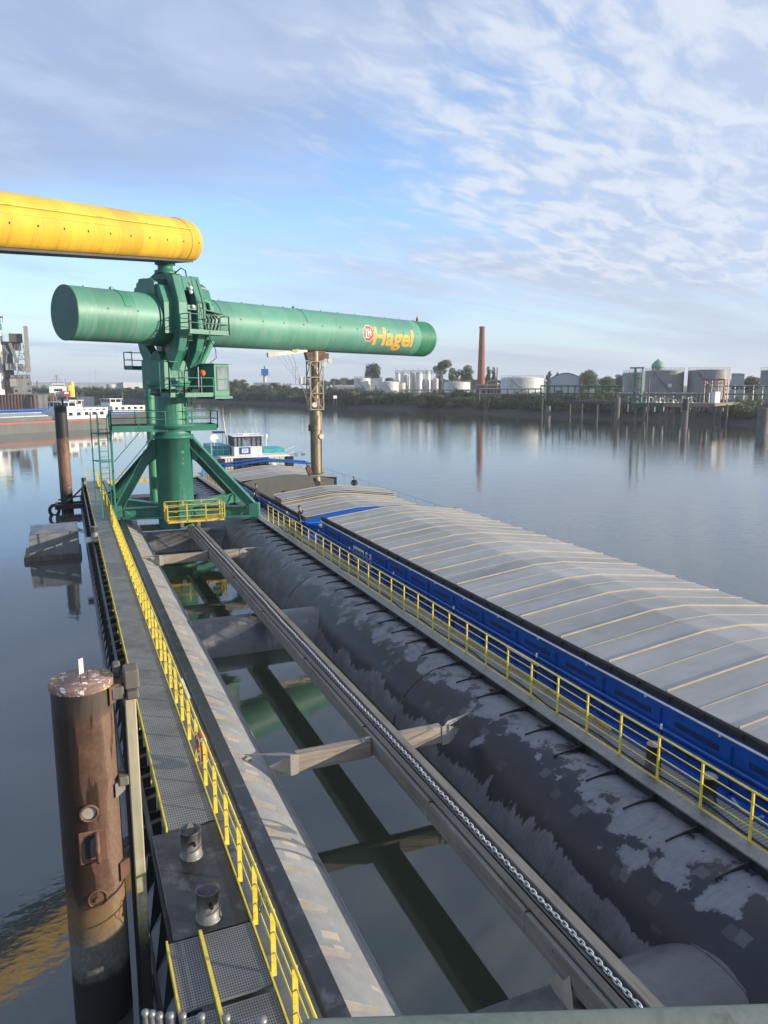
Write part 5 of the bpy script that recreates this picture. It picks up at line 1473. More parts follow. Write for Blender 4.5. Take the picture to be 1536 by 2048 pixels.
# hatch covers: two panes to a cover, a rib at each seam
PROF = [(13.32, 2.78), (15.0, 2.985), (16.75, 3.195), (16.85, 3.205), (18.15, 3.205), (18.25, 3.195), (20.0, 2.985), (21.95, 2.75)]
def cover(y0, y1, dz=0.0, rib=True, thick=.05):
    m_ = MB(); k = len(PROF)
    e = .012
    vs = [(x, y0 + e, z + dz) for x, z in PROF] + [(x, y1 - e, z + dz) for x, z in PROF] + [(x, y0 + e, z + dz - thick) for x, z in PROF] + [(x, y1 - e, z + dz - thick) for x, z in PROF]
    fs = [(i, i + 1, k + i + 1, k + i) for i in range(k - 1)] + [(2 * k + i, 3 * k + i, 3 * k + i + 1, 2 * k + i + 1) for i in range(k - 1)]
    fs += [(i, 2 * k + i, 2 * k + i + 1, i + 1) for i in range(k - 1)] + [(k + i, k + i + 1, 3 * k + i + 1, 3 * k + i) for i in range(k - 1)]
    fs += [(0, k, 3 * k, 2 * k), (k - 1, 3 * k - 1, 4 * k - 1, 2 * k - 1)]
    m_.add(vs, fs)
    o = m_.build('hatch_cover', M['hatch'], barge)
    if rib:
        r_ = MB(); ym = (y0 + y1) / 2
        for yy, w, hh in ((y1 - .03, .040, .055), (ym, .020, .022)):
            vs = [(x, yy + s * w * .42, z + dz + h2) for (x, z) in PROF for s, h2 in ((-1, .001), (-1, hh), (1, hh), (1, .001))]
            fs = []
            for i in range(k - 1):
                b0 = i * 4
                for j in range(3): fs.append((b0 + j, b0 + j + 1, b0 + 4 + j + 1, b0 + 4 + j))
            fs += [(0, 1, 2, 3), tuple(len(vs) - 1 - j for j in range(4))]
            r_.add(vs, fs)
        r_.build('seam_rib', M['hatch_rib'], o)
    return o
y = -12.76
while y + 2.2 <= 41.0:
    cover(y, y + 2.2); y += 2.2
cover(44.4, 46.6, -.6); cover(46.6, 48.8, -.6); cover(48.8, 50.0, -.6)
for i in range(3): cover(49.95 - .05 * i, 52.15 - .05 * i, -.5 + .12 * i, rib=(i == 2), thick=.06)
y = 63.3
for i in range(3): cover(y, y + 2.4, -.6); y += 2.4
def gable(y, mat, dz=0.0):
    MB().prism([(13.42, y, 2.57 + dz)] + [(x, y, z - .055 + dz) for x, z in PROF[1:-1]] + [(21.83, y, 2.57 + dz)], (0, .03, 0)).build('gable_plate', mat, barge)
for y_, mt in ((40.85, 'blue'), (44.45, 'blue'), (63.37, 'hold'), (70.45, 'blue')): gable(y_, M[mt], 0 if y_ < 42 else -.6)
# low bulkhead details between the holds
bz = MB(); bz.box(13.5, 21.8, 40.92, 41.0, 1.9, 2.1); bz.tube((13.4, 44.2, 1.8), (21.8, 44.2, 1.8), .05, 8)
for x in (14.5, 16.5, 18.5, 20.5): bz.box(x, x + .05, 44.2, 44.34, 1.16, 1.9)
bz.build('bulkhead_frame', M['blue_bright'], barge)
wb = thing('deck_machine', 'small white topped deck machine standing beside the man between the holds', 'machine', (13.9, 42.0, GZ))
w = MB(); w.box(13.55, 14.25, 41.7, 42.4, GZ + .75, GZ + .92); w.build('top', M['white'], wb, .03)
w = MB(); w.box(13.6, 14.15, 41.75, 42.3, GZ, GZ + .75); w.build('body', M['black'], wb, .02)
w = MB(); w.tube((14.0, 41.55, GZ + .2), (14.0, 41.7, GZ + .2), .12, 12); w.tube((14.0, 41.55, GZ + .5), (14.0, 41.7, GZ + .5), .12, 12); w.build('lamp', M['white'], wb)
# side marker poles, cleat, panels, numbers
for y in (8.0, 13.0, 18.2, 23.5, 29.0, 34.5, 39.5, 46.0, 50.5, 55.0):
    p_ = MB(); p_.tube((12.62, y, GZ), (12.62, y, GZ + 1.05), .022, 6); po = p_.build('marker_pole', M['black'], barge)
    MB().tube((12.62, y, GZ + 1.05), (12.62, y, GZ + 1.17), .03, 8).build('pole_cap', M['white'], po)
for y in (10.6, 27.5, 44.5):
    p_ = MB(); cx, cy = 12.78, y
    p_.box(cx - .18, cx + .14, cy - .22, cy + .22, GZ + .001, GZ + .03)
    p_.path([(cx - .02, cy - .42, GZ + .34), (cx - .02, cy - .30, GZ + .22), (cx, cy - .12, GZ + .18), (cx, cy + .12, GZ + .18), (cx + .02, cy + .30, GZ + .24), (cx + .02, cy + .40, GZ + .30)], .035, 8)
    p_.tube((cx, cy - .1, GZ), (cx, cy - .1, GZ + .2), .04, 8); p_.tube((cx, cy + .1, GZ), (cx, cy + .1, GZ + .2), .04, 8)
    p_.build('cleat', M['blue_pale'], barge)
for y in (25.3, 16.8):
    p_ = MB()
    for dx in (0, .09): p_.tube((12.58 + dx, y, GZ + .05), (12.58 + dx, y + 1.9, GZ + .05), .03, 6)
    p_.build('boat_hook_rack', M['steel'], barge)
def notice(y, z0, z1, w, rows, seed, xx=13.275):
    random.seed(seed)
    f = MB(); f.box(xx - .012, xx + .004, y, y + w, z0, z1); fo = f.build('notice_board', M['white'], barge)
    t = MB(); hh = (z1 - z0) / (rows + .8)
    for r_ in range(rows):
        yy = y + w * .9; zz = z1 - hh * (r_ + 1)
        while yy > y + w * .12:
            l = random.uniform(.05, .16); 
            if yy - l < y + .05: break
            t.box(xx - .016, xx - .0125, yy - l, yy, zz, zz + hh * .55); yy -= l + .05
    t.build('notice_text', M['cloth_black'], fo)
notice(34.2, 1.42, 2.12, 1.5, 2, 3); notice(33.2, 1.42, 2.12, .75, 3, 4)
notice(47.6, 1.2, 1.95, 1.3, 4, 5); notice(60.0, 1.25, 1.95, 1.5, 3, 6); notice(57.9, 1.3, 1.8, 1.0, 1, 7)
# hull mark 69
def side_text(body, y, z, size, xx):
    me = text_mesh(body, size, .01)
    for v in me.vertices: v.co = Vector((xx, y - v.co.x, z + v.co.y)) - Vector(OFF[barge.name])
    me.materials.append(M['white']); me.name = 'hull_number'
    o = bpy.data.objects.new('hull_number', me); COL.objects.link(o); o.parent = barge; OFF[o.name] = OFF[barge.name]
def deck_text(body, x, y, size):
    me = text_mesh(body, size, .012)
    for v in me.vertices: v.co = Vector((x + v.co.y * .9, y - v.co.x, GZ + .004)) - Vector(OFF[barge.name])
    me.materials.append(M['white']); me.name = 'deck_number'
    o = bpy.data.objects.new('deck_number', me); COL.objects.link(o); o.parent = barge; OFF[o.name] = OFF[barge.name]
deck_text('69', 12.85, 19.6, .34)
arrow = MB(); arrow.box(12.435, 12.448, 9.2, 9.9, .55, .95); ao = arrow.build('draught_plate', M['white'], barge)
a2 = MB(); a2.prism([(12.430, 9.35, .75), (12.430, 9.55, .85), (12.430, 9.55, .65)], (.004, 0, 0)); a2.box(12.430, 12.434, 9.55, 9.75, .72, .78); a2.build('draught_arrow', M['cloth_black'], ao)
# far side railing
fr = MB()
for i in range(28): fr.tube((22.6, -6 + i * 3.0, .75), (22.6, -6 + i * 3.0, 2.35), .018, 5)
fr.tube((22.6, -8, 2.34), (22.6, 76, 2.34), .010, 5)
fr.build('far_rail', M['steel'], barge)
# travelling hatch gantry, aft of the hold
ga = MB()
for yy in (70.9, 73.2):
    ga.path([(12.9, yy, GZ), (12.9, yy, 2.4), (13.2, yy, 2.6), (17.5, yy, 3.05), (22.0, yy, 2.6), (22.3, yy, 2.4), (22.3, yy, GZ)], .09, 8)
for x in (13.2, 22.0): ga.bar((x, 70.9, 2.6), (x, 73.2, 2.6), .12, .12)
ga.build('hatch_gantry', M['blue'], barge)
wd = MB()
for x in (14.9, 20.3):
    wd.path([(x, 72.2 + .42 * math.cos(t), 1.75 + .42 * math.sin(t)) for t in [2 * math.pi * i / 18 for i in range(18)]], .06, 6, True)
    wd.tube((x - .5, 72.2, 1.75), (x + .5, 72.2, 1.75), .22, 14); wd.box(x - .6, x + .6, 71.8, 72.7, GZ + .001, 1.5)
wd.build('anchor_winch', M['blue_bright'], barge)
hn = MB(); hn.tube((18.6, 72.6, GZ + .3), (18.6, 72.6, GZ + 1.2), .25, 12); hn.ball((18.6, 72.6, GZ + 1.35), .36, 12, (1, 1, .55)); hn.ball((21.6, 71.8, GZ + .9), .4, 10, (1.2, .8, .5)); hn.build('vent_cowl', M['white'], barge)
M['pale_glass'] = plain('wheelhouse_glass', (0.26, 0.31, 0.36), (0.05, 0.06, 0.07), 1.6, 0.08, bump=0)
# wheelhouse and deckhouse
wh = MB(); wh.box(13.9, 20.9, 74.6, 82, GZ + .001, 3.2); dh = wh.build('deckhouse', M['white'], barge, .03)
for q in ((13.95, 20.85, 74.5, 74.598), (13.55, 14.2, 74.3, 74.58), (20.5, 21.2, 74.3, 74.58)): MB().box(*q, GZ + .03, 3.05).build('dark_screen', M['black'], dh)
s = MB()
for x in (15.3, 16.0, 16.9, 17.7, 18.4): s.box(x, x + .07, 74.44, 74.497, GZ + .1, 2.95)
s.build('screen_post', M['rust'], dh)
for x0, x1 in ((14.25, 15.1), (18.65, 20.4)):
    s = MB()
    for i in range(3):
        for j in range(3): s.box(x0 + (x1 - x0) * i / 3 + .03, x0 + (x1 - x0) * (i + 1) / 3 - .03, 74.46, 74.498, GZ + .3 + .55 * j, GZ + .8 + .55 * j)
    s.build('panel', M['cream'], dh)

tk = MB(); tk.box(13.3, 15.2, 76.5, 81, 3.201, 4.15); tk.box(18.9, 21.2, 77.5, 81, 3.201, 3.6); tk.build('upper_deck', M['turq'], barge, .03)
t2 = MB()
for x in (13.3, 13.9, 14.5, 15.1): t2.tube((x, 76.4, 3.2), (x, 76.4, 4.6), .02, 5)
for z in (3.8, 4.2, 4.58): t2.tube((13.3, 76.4, z), (15.1, 76.4, z), .016, 5)
for z in (2.9, 3.5): t2.tube((20.9, 76.4, z), (21.9, 76.4, z + .4), .03, 5)
t2.build('guard_rail', M['white'], barge)
w = MB(); w.box(15.35, 18.2, 75.2, 78.6, 3.201, 4.12); who = w.build('wheelhouse', M['white'], barge, .03)
w = MB(); w.box(15.43, 18.12, 75.3, 78.5, 4.121, 5.12); w.build('window_band', M['pale_glass'], who)
w = MB()
for x in (15.39, 15.8, 16.2, 17.2, 17.7, 18.14): w.box(x - .04, x + .04, 75.22, 75.298, 4.121, 5.12)
for yy in (75.9, 76.9, 77.9): w.box(15.35, 15.428, yy - .04, yy + .04, 4.121, 5.12)
w.box(15.35, 18.2, 75.2, 75.296, 5.02, 5.12); w.build('window_frame', M['dark_tower'], who)
w = MB(); w.box(15.2, 18.35, 75.0, 78.9, 5.125, 5.22); w.build('roof', M['white'], who, .02)
w = MB(); w.box(15.9, 17.0, 75.155, 75.198, 3.35, 4.05); wo = w.build('name_board', M['blue'], who)
w = MB(); w.box(16.12, 16.78, 75.14, 75.154, 3.48, 3.92); w.build('board_field', M['white'], wo)
w = MB()
for z in (3.58, 3.68, 3.78): w.box(16.22, 16.68, 75.132, 75.139, z, z + .045)
w.build('board_lines', M['steel'], wo)
w = MB()
w.tube((15.1, 77, 3.2), (14.75, 77, 6.9), .07, 8, r2=.04); w.tube((14.75, 77, 6.9), (14.72, 77, 7.9), .02, 5)
for x, z in ((15.6, 7.4), (18.2, 6.7), (16.3, 5.9), (17.1, 5.6), (17.9, 5.8)): w.tube((x, 77.5, 5.2), (x - .06, 77.5, z), .014, 5)
w.tube((15.9, 76.0, 5.35), (18.2, 76.0, 5.35), .03, 6); w.box(16.4, 17.0, 75.8, 76.4, 5.22, 5.36)
w.build('mast_and_aerials', M['white'], barge)
w = MB(); w.lathe([(.001, 0), (.28, .04), (.42, .14)], (0, 0, 0), 18); w.xf(Matrix.Translation((13.6, 76.2, 4.95)) @ Matrix.Rotation(R(80), 4, 'X')); w.tube((13.6, 76.3, 4.2), (13.6, 76.3, 4.95), .03, 6)
w.build('satellite_dish', M['white'], barge)
w = MB(); w.obox((14.2, 77.0, 5.5), (.62, 0, 0), (0, .3, .08), (0, -.006, .02)); w.tube((14.6, 77, 4.1), (14.6, 77, 5.5), .025, 6); w.build('solar_panel', M['navy'], barge)
w = MB(); w.ball((18.95, 76.5, 5.0), .19, 10, (1, 1, 1.5)); w.tube((18.95, 76.5, 4.0), (18.95, 76.5, 4.9), .04, 6); w.build('radar_dome', M['white'], barge)
w = MB(); w.tube((20.4, 76, 3.0), (22.6, 75.6, 3.35), .02, 5); w.box(21.7, 22.0, 75.5, 75.8, 2.9, 3.2); w.tube((22.4, 75.6, 3.1), (22.8, 75.6, 3.1), .12, 10); w.build('search_lamp', M['steel'], barge)

# ================================================================ PEOPLE
def person(label, loc, rotz, jacket, trousers, hair, arms, hgt=1.78):
    """arms: list of two joint chains (elbow, wrist) in body space; body faces -y"""
    k = hgt / 1.78
    J = [(0, 0, .95), (0, .01, 1.12), (0, .015, 1.32), (0, .01, 1.46), (0, -.005, 1.54), (0, -.02, 1.62), (0, -.015, 1.72)]
    Rr = [.150, .140, .155, .085, .058, .082, .078]
    V = [Vector(p) for p in J]; E = [(i, i + 1) for i in range(6)]; r = list(Rr)
    def chain(root, pts, rads):
        p = root
        for q, rr in zip(pts, rads):
            V.append(Vector(q)); r.append(rr); E.append((p, len(V) - 1)); p = len(V) - 1
        return p
    for s in (-1, 1):
        chain(0, [(s * .10, 0, .90), (s * .115, -.012, .50), (s * .12, .015, .09), (s * .13, -.10, .045), (s * .135, -.16, .035)], [.098, .064, .048, .045, .035])
    for s, (el, wr) in zip((-1, 1), arms):
        w = chain(2, [(s * .17, .015, 1.40), el, wr], [.068, .050, .038])
        d = (Vector(wr) - Vector(el)).normalized(); side = d.cross(Vector((0, 0, 1)) if abs(d.z) < .8 else Vector((0, 1, 0))).normalized(); nrm = side.cross(d)
        pm = chain(w, [Vector(wr) + d * .07], [.032])
        for j, (o_, l) in enumerate(((-.03, .066), (-.01, .076), (.01, .07), (.028, .055))):
            b0 = Vector(V[pm]); chain(pm, [b0 + side * o_ + d * .03, b0 + side * o_ * 1.1 + d * (.03 + l * .5) + nrm * .012, b0 + side * o_ * 1.1 + d * (.02 + l) + nrm * .035], [.0095, .009, .008])
        chain(w, [Vector(wr) + side * -.035 + d * .035, Vector(wr) + side * -.055 + d * .07 + nrm * .015], [.011, .009])
    me = bpy.data.meshes.new('body'); me.from_pydata([tuple(v * k) for v in V], E, [])
    o = bpy.data.objects.new('tmp', me); COL.objects.link(o)
    sk = o.modifiers.new('s', 'SKIN'); sk.use_smooth_shade = True
    for i, d in enumerate(me.skin_vertices[0].data): d.radius = (r[i] * k, r[i] * k * (.72 if i < 4 else 1)); d.use_root = (i == 0)
    su = o.modifiers.new('u', 'SUBSURF'); su.levels = 1; su.render_levels = 1
    dg = bpy.context.evaluated_depsgraph_get(); m2 = bpy.data.meshes.new_from_object(o.evaluated_get(dg))
    bpy.data.objects.remove(o)
    m2.name = 'person'
    for mt in (M['skin'], jacket, trousers, M['cloth_black']): m2.materials.append(mt)
    wr = [Vector(a[1]) * k for a in arms]
    for p in m2.polygons:
        c = p.center; z = c.z / k; p.use_smooth = True
        hand = any((c - w).length < .155 * k and (c - w).dot((w - Vector(a[0]) * k)) > 0 for w, a in zip(wr, arms))
        p.material_index = 0 if (z > 1.50 or hand) else 3 if z < .10 else 2 if z < .90 and abs(c.x) < .24 else 1
    b_ = bpy.data.objects.new('person', m2); COL.objects.link(b_); b_.location = loc; b_.rotation_euler = (0, 0, rotz); OFF[b_.name] = (0, 0, 0)
    tag(b_, label, 'person')
    hm = MB(); hm.ball((0, .004 * k, 1.715 * k), .098 * k, 16, (.92, 1.08, .95))
    hm.v = [(x, y, z) if not (y < -.045 * k and z < 1.74 * k) else (x * .8, y + .06 * k, z + .02 * k) for x, y, z in hm.v]
    ho = hm.build('hair', hair, None); ho.parent = b_
    fm = MB(); fm.prism([(-.012 * k, -.094 * k, 1.655 * k), (.012 * k, -.094 * k, 1.655 * k), (0, -.085 * k, 1.69 * k)], (0, -.02 * k, -.004 * k))
    for s in (-1, 1): fm.ball((s * .08 * k, .0, 1.665 * k), .024 * k, 8, (.5, 1, 1.3))
    fo = fm.build('nose_and_ears', M['skin'], None); fo.parent = b_
    em = MB()
    for s in (-1, 1): em.ball((s * .03 * k, -.092 * k, 1.69 * k), .010 * k, 8)
    em.box(-.024 * k, .024 * k, -.099 * k, -.092 * k, 1.618 * k, 1.626 * k)
    eo = em.build('eyes_and_mouth', M['hair'], None); eo.parent = b_
    return b_
down = lambda s: ((s * .225, .03, 1.12), (s * .215, -.04, .88))
person('man in dark jacket walking along the blue barge beside the open hold', (12.87, 55.4, GZ), R(60), M['cloth_grey'], M['cloth_navy'], M['hair'],
       [((-.235, .06, 1.13), (-.20, -.08, .92)), ((.235, -.03, 1.13), (.19, -.18, .95))])
person('man in black with one hand raised to his face, between the two holds', (12.98, 44.4, GZ), R(75), M['cloth_black'], M['cloth_black'], M['hair'],
       [down(-1), ((.22, -.14, 1.18), (.07, -.22, 1.44))], 1.76)
person('bald man in a black jacket standing on the far side deck of the barge', (22.35, 59.8, .75), R(-10), M['cloth_black'], M['cloth_black'], M['hair_grey'],
       [((-.27, -.02, 1.15), (-.10, -.20, 1.06)), ((.27, -.02, 1.15), (.10, -.20, 1.06))], 1.82)

# ================================================================ VEGETATION
def leaves(m_, n, lobes, size, rnd):
    for _ in range(n):
        c, rad = rnd.choices(lobes, weights=[l[1].x * l[1].y * l[1].z for l in lobes])[0]
        d = Vector((rnd.gauss(0, 1), rnd.gauss(0, 1), rnd.gauss(0, 1))).normalized()
        rr = (0.45 + .60 * rnd.random() ** .5)
        p = c + Vector((d.x * rad.x, d.y * rad.y, d.z * rad.z)) * rr
        s = size * rnd.uniform(.6, 1.35)
        nrm = (d + Vector((rnd.uniform(-.7, .7), rnd.uniform(-.7, .7), rnd.uniform(-.2, .9)))).normalized()
        u = nrm.orthogonal().normalized(); v = nrm.cross(u); a = rnd.uniform(0, 6.3)
        u, v = u * math.cos(a) + v * math.sin(a), v * math.cos(a) - u * math.sin(a)
        m_.add([p + u * s, p + v * s * .55, p - u * s, p - v * s * .55], [(0, 1, 2, 3)])
def make_tree(name, kind, seed, leaf):
    rnd = random.Random(seed)
    t = thing(name, 'tree', 'tree', (0, 0, 0))
    lobes = []
    if kind == 'round':
        lobes = [(Vector((rnd.uniform(-2.4, 2.4), rnd.uniform(-2.4, 2.4), rnd.uniform(1.6, 8.2))), Vector((1, 1, .85)) * rnd.uniform(1.2, 2.1)) for _ in range(20)]; n, sz = 3600, .30
    elif kind == 'loose':
        for _ in range(16):
            a = rnd.uniform(0, 6.3); z = rnd.uniform(2.0, 9.2); rr = rnd.uniform(.4, 2.7) * (1 - abs(z - 5.8) / 6)
            lobes.append((Vector((math.cos(a) * rr, math.sin(a) * rr, z)), Vector((1, 1, .8)) * rnd.uniform(.8, 1.45)))
        n, sz = 2800, .28
    elif kind == 'poplar':
        lobes = [(Vector((rnd.uniform(-.5, .5), rnd.uniform(-.5, .5), 1.5 + .55 * i)), Vector((1, 1, 1.2)) * (1.05 - abs(i - 6) * .07)) for i in range(15)]; n, sz = 1900, .26
    elif kind == 'cone':
        lobes = [(Vector((rnd.uniform(-.2, .2), rnd.uniform(-.2, .2), 1 + .6 * i)), Vector((1, 1, .7)) * (1.9 - i * .12)) for i in range(15)]; n, sz = 1700, .25
    m_ = MB(); leaves(m_, n, lobes, sz, rnd)
    m_.build('crown', leaf, t, fix=False)
    tr = MB(); top = 7.0 if kind in ('round', 'loose') else 9
    tr.tube((0, 0, -.6), (.1, 0, top * .5), .26, 8, .17); tr.tube((.1, 0, top * .5), (0, .1, top), .17, 7, .05)
    for c, rad in lobes[:8]:
        z = max(1.5, c.z - 2.2); tr.tube((.05, .02, z), c, .09, 5, .03)
    tr.build('trunk', M['bark'], t)
    return t
def make_shrub(name, seed, leaf, low=False):
    rnd = random.Random(seed); m_ = MB()
    lobes = [(Vector((rnd.uniform(-2.2, 2.2), rnd.uniform(-1.6, 1.6), rnd.uniform(.5, 2.6 if not low else 1.0))), Vector((1, 1, .8)) * rnd.uniform(.7, 1.35)) for _ in range(10)]
    leaves(m_, 1300, lobes, .20, rnd); m_.cur = 1
    for c, rad in lobes[:6]: m_.tube((c.x * .3, c.y * .3, -.5), c, .05, 5, .02)
    o = m_.build(name, [leaf, M['bark']], None, fix=False)
    return tag(o, 'shrub', 'shrub')
PROTO = {'round': make_tree('broadleaf_tree', 'round', 3, M['leaf']), 'round2': make_tree('broadleaf_tree', 'round', 14, M['leaf_dark']),
         'loose': make_tree('broadleaf_tree', 'loose', 5, M['leaf']), 'loose2': make_tree('broadleaf_tree', 'loose', 22, M['leaf_pale']),
         'poplar': make_tree('poplar_tree', 'poplar', 7, M['leaf_dark']), 'cone': make_tree('conifer_tree', 'cone', 9, M['leaf_dark'])}
used = set()
def put_tree(kind, px, r, ytop, ybase, width, label, group=None):
    """place by bearing, distance and the heights seen in the photo"""
    p = at(px, r); z0 = 3.6; z1 = zat(px, ytop, r)
    hgt = (z1 - z0) / 9.3; w = max(.2, width / 1510 * r * 1.03 / {'round': 8.2, 'round2': 8.2, 'loose': 6.0, 'loose2': 6.0, 'poplar': 2.6, 'cone': 3.6}[kind])
    src = PROTO[kind]
    o = src if kind not in used else dup(src)
    used.add(kind)
    o.location = (p.x, p.y, z0); o.scale = (w, w, hgt); o.rotation_euler = (0, 0, random.uniform(0, 6.3))
    o['label'] = label
    if group: o['group'] = group
    elif 'group' in o: del o['group']
random.seed(21)
put_tree('round2', 745, 470, 726, 780, 40, 'single dark round tree rising behind the white tanks')
put_tree('loose', 885, 400, 724, 785, 42, 'tall loose tree between the upright silos and the brick chimney')
put_tree('loose2', 906, 420, 738, 785, 26, 'paler half of the tall tree pair, just right of the silos')
put_tree('loose2', 931, 400, 733, 785, 36, 'pale airy tree halfway from the silos to the brick chimney')
put_tree('poplar', 976, 400, 735, 785, 12, 'dark poplar close to the right of the brick chimney')
put_tree('poplar', 987, 405, 736, 785, 11, 'second dark poplar beside the brick chimney, further right')
put_tree('cone', 751, 352, 769, 792, 13, 'small dark conifer in front of the white tanks')
put_tree('round', 1178, 420, 739, 780, 44, 'broad round tree right of the grey arched shed')
put_tree('round', 1215, 430, 752, 782, 40, 'lower round tree between the arched shed and the grey tanks')
put_tree('round2', 1240, 450, 749, 782, 34, 'dark tree just left of the large grey tanks')
put_tree('round', 1500, 330, 752, 785, 42, 'bushy tree between the grey tanks at the right edge')
put_tree('poplar', 1097, 480, 744, 782, 14, 'narrow tree left of the grey arched shed')
put_tree('poplar', 1113, 470, 746, 782, 10, 'narrower tree touching the left of the arched shed')
gl = 'trees of the far wooded skyline'
spots = [(655, 760), (668, 757), (683, 762), (697, 755), (712, 758), (778, 757), (790, 760), (850, 757), (862, 760), (915, 757), (946, 758), (1005, 762), (1040, 757), (1070, 760), (1060, 756), (1130, 756), (1146, 757), (1165, 760), (1200, 757), (1228, 756), (1255, 752), (1415, 760), (1478, 757), (1512, 756)]
for i, (px, yt) in enumerate(spots):
    put_tree(('round', 'round2', 'loose')[i % 3], px, 560 + (i * 37) % 130, yt, 780, random.uniform(28, 44), 'distant tree in the wooded skyline behind the tank farm', gl)
gl2 = 'trees on the far left shore'
for i, px in enumerate(list(range(448, 536, 7)) + [538, 550, 562, 574, 588, 600, 612, 626, 640]):
    put_tree(('round', 'loose2', 'loose', 'round2')[i % 4], px, 480 + (i * 29) % 40 - (60 if px > 560 else 0), random.uniform(760, 772) - (4 if px < 490 else -6), 795, random.uniform(20, 30), 'tree on the far shore between the crane cab and the loading pipe', gl2)
gl3 = 'trees in front of the long warehouse'
for i, px in enumerate(range(66, 446, 8)):
    put_tree(('round2', 'round', 'loose')[i % 3], px, (520 if px > 250 else 585) + (i * 31) % 40, random.uniform(774, 781), 790, random.uniform(13, 20), 'far tree on the opposite shore in front of the long warehouse', gl3)
SH = [make_shrub('shrub', 31, M['leaf_dark']), make_shrub('shrub', 32, M['leaf']), make_shrub('shrub', 33, M['leaf_dark']), make_shrub('shrub', 34, M['leaf_pale']), make_shrub('shrub', 35, M['leaf'], True)]
def along_shore(u):
    """u in metres along the shore from the near end"""
    for i in range(len(SHORE) - 1):
        a, b_ = Vector((*SHORE[i], 0)), Vector((*SHORE[i + 1], 0)); l = (b_ - a).length
        if u <= l:
            d = (b_ - a).normalized(); return a + d * u, Vector((d.y, -d.x, 0))
        u -= l
    return b_, Vector((1, 0, 0))
random.seed(4)
first = set(); cnt = 0
u = 0.0
while cnt < 285:
    p, nrm = along_shore(u)
    d_ = p.length; brg = math.degrees(math.atan2(p.x, p.y)) - 22.774
    if brg < -29 : break
    if brg < 30:
        rows = 3 if d_ < 330 else 2
        for q in range(rows):
            o_ = (random.uniform(6.5, 9.5), random.uniform(11, 14.5), random.uniform(16, 21))[q]
            jetty_gap = brg > 18
            if q == 0 and jetty_gap and random.random() < .2: continue
            p2 = p + nrm * o_
            k = random.choice((0, 0, 1, 2, 2, 3, 4) if q == 0 else (0, 1, 2, 2))
            o = SH[k] if k not in first else dup(SH[k]); first.add(k)
            s = random.uniform(1.15, 1.9) * (1.25 if d_ > 330 else 1) * (.75 if jetty_gap else 1)
            o.location = (p2.x, p2.y, (1.2, 2.6, 3.2)[q]); o.scale = (s, s, s * random.uniform(.75, 1.05) * (1.0, .95, .8)[q]); o.rotation_euler = (0, 0, random.uniform(0, 6.3))
            o['label'] = 'dense green shrub in the continuous hedge along the muddy far bank'; o['group'] = 'shrubs along the far bank'
            cnt += 1
    u += random.uniform(3.2, 5.4) * max(1, d_ / 300)

# ================================================================ TANK FARM
def lp_(px, r): p = at(px, r); return p.x, p.y
GZ0 = 3.7
def tank(label, px0, px1, r, ytop, mat, group=None, dome=.08, rail=True, stairs=True, ybase=None):
    rad = wid(px0, px1, r) / 2; c = at((px0 + px1) / 2, r + rad); zt = zat((px0 + px1) / 2, ytop, r)
    t = thing('storage_tank', label, 'tank', (c.x, c.y, GZ0), group)
    at_obj(MB().lathe([(rad, -.5), (rad, zt - GZ0)], n=40).build('shell', mat), t, (c.x, c.y, GZ0))
    at_obj(MB().lathe([(rad + .06, 0), (rad + .06, .12), (rad * .5, rad * dome * .7), (.01, rad * dome)], n=40).build('roof', mat), t, (c.x, c.y, zt))
    if rail:
        m_ = MB(); n_ = 22
        for z in (.55, 1.1): m_.path([(c.x + rad * math.cos(2 * math.pi * i / n_), c.y + rad * math.sin(2 * math.pi * i / n_), zt + z) for i in range(n_)], .035, 4, True)
        for i in range(n_): x, y = c.x + rad * math.cos(2 * math.pi * i / n_), c.y + rad * math.sin(2 * math.pi * i / n_); m_.box(x - .03, x + .03, y - .03, y + .03, zt, zt + 1.1)
        m_.build('roof_rail', M['steel'], t)
    if stairs:
        m_ = MB(); d = Vector((-c.x, -c.y, 0)).normalized(); a0 = math.atan2(d.y, d.x)
        for i in range(26):
            a = a0 + .9 - 1.5 * i / 26; z = GZ0 + (zt - GZ0) * i / 26
            q = Vector((c.x + (rad + .3) * math.cos(a), c.y + (rad + .3) * math.sin(a), z)); m_.box(q.x - .3, q.x + .3, q.y - .3, q.y + .3, z, z + .12)
        m_.build('stair', M['steel'], t)
    return t
W_, Gt = M['tank_white'], M['tank_grey']
tank('white tank furthest left in the white group, with roof railing', 708, 741, 380, 757, W_)
tank('white tank half hidden behind the leftmost white tank', 738, 766, 398, 758, W_, stairs=False)
tank('low white cone roofed tank in front of its taller white neighbours', 761, 798, 362, 765, W_, dome=.16, rail=False)
tank('small cream tank beside the low cone roofed white tank', 796, 811, 366, 766, M['cream'], rail=False, stairs=False)
tank('short wide white tank between the silos and the brick chimney', 887, 941, 345, 765, W_)
tank('widest white tank, right of the brick chimney', 1000, 1088, 300, 757, W_, dome=.14)
tank('streaked grey tank partly hidden by the green jetty portal', 1244, 1300, 300, 746, Gt, stairs=False)
tank('large streaked grey tank carrying a small white sign', 1288, 1368, 272, 742, Gt)
tank('large streaked grey tank behind the red pipe frame', 1373, 1460, 272, 741, Gt)
tank('streaked grey tank cut by the right edge of the view', 1518, 1600, 265, 741, Gt)
tank('small grey tank behind the red pipe frame and the white sheds', 1462, 1490, 330, 747, M['tin'], rail=False, stairs=False)
p = at(1340, 271.6); s = MB(); rdir = (at(1342, 271.6) - at(1338, 271.6)).normalized()
s.obox((p.x, p.y, zat(1340, 771, 271.6)), rdir * .6, Vector((rdir.y, -rdir.x, 0)) * .04, (0, 0, .55)); tag(s.build('sign', M['white']), 'small white sign on the large streaked grey tank', 'sign')
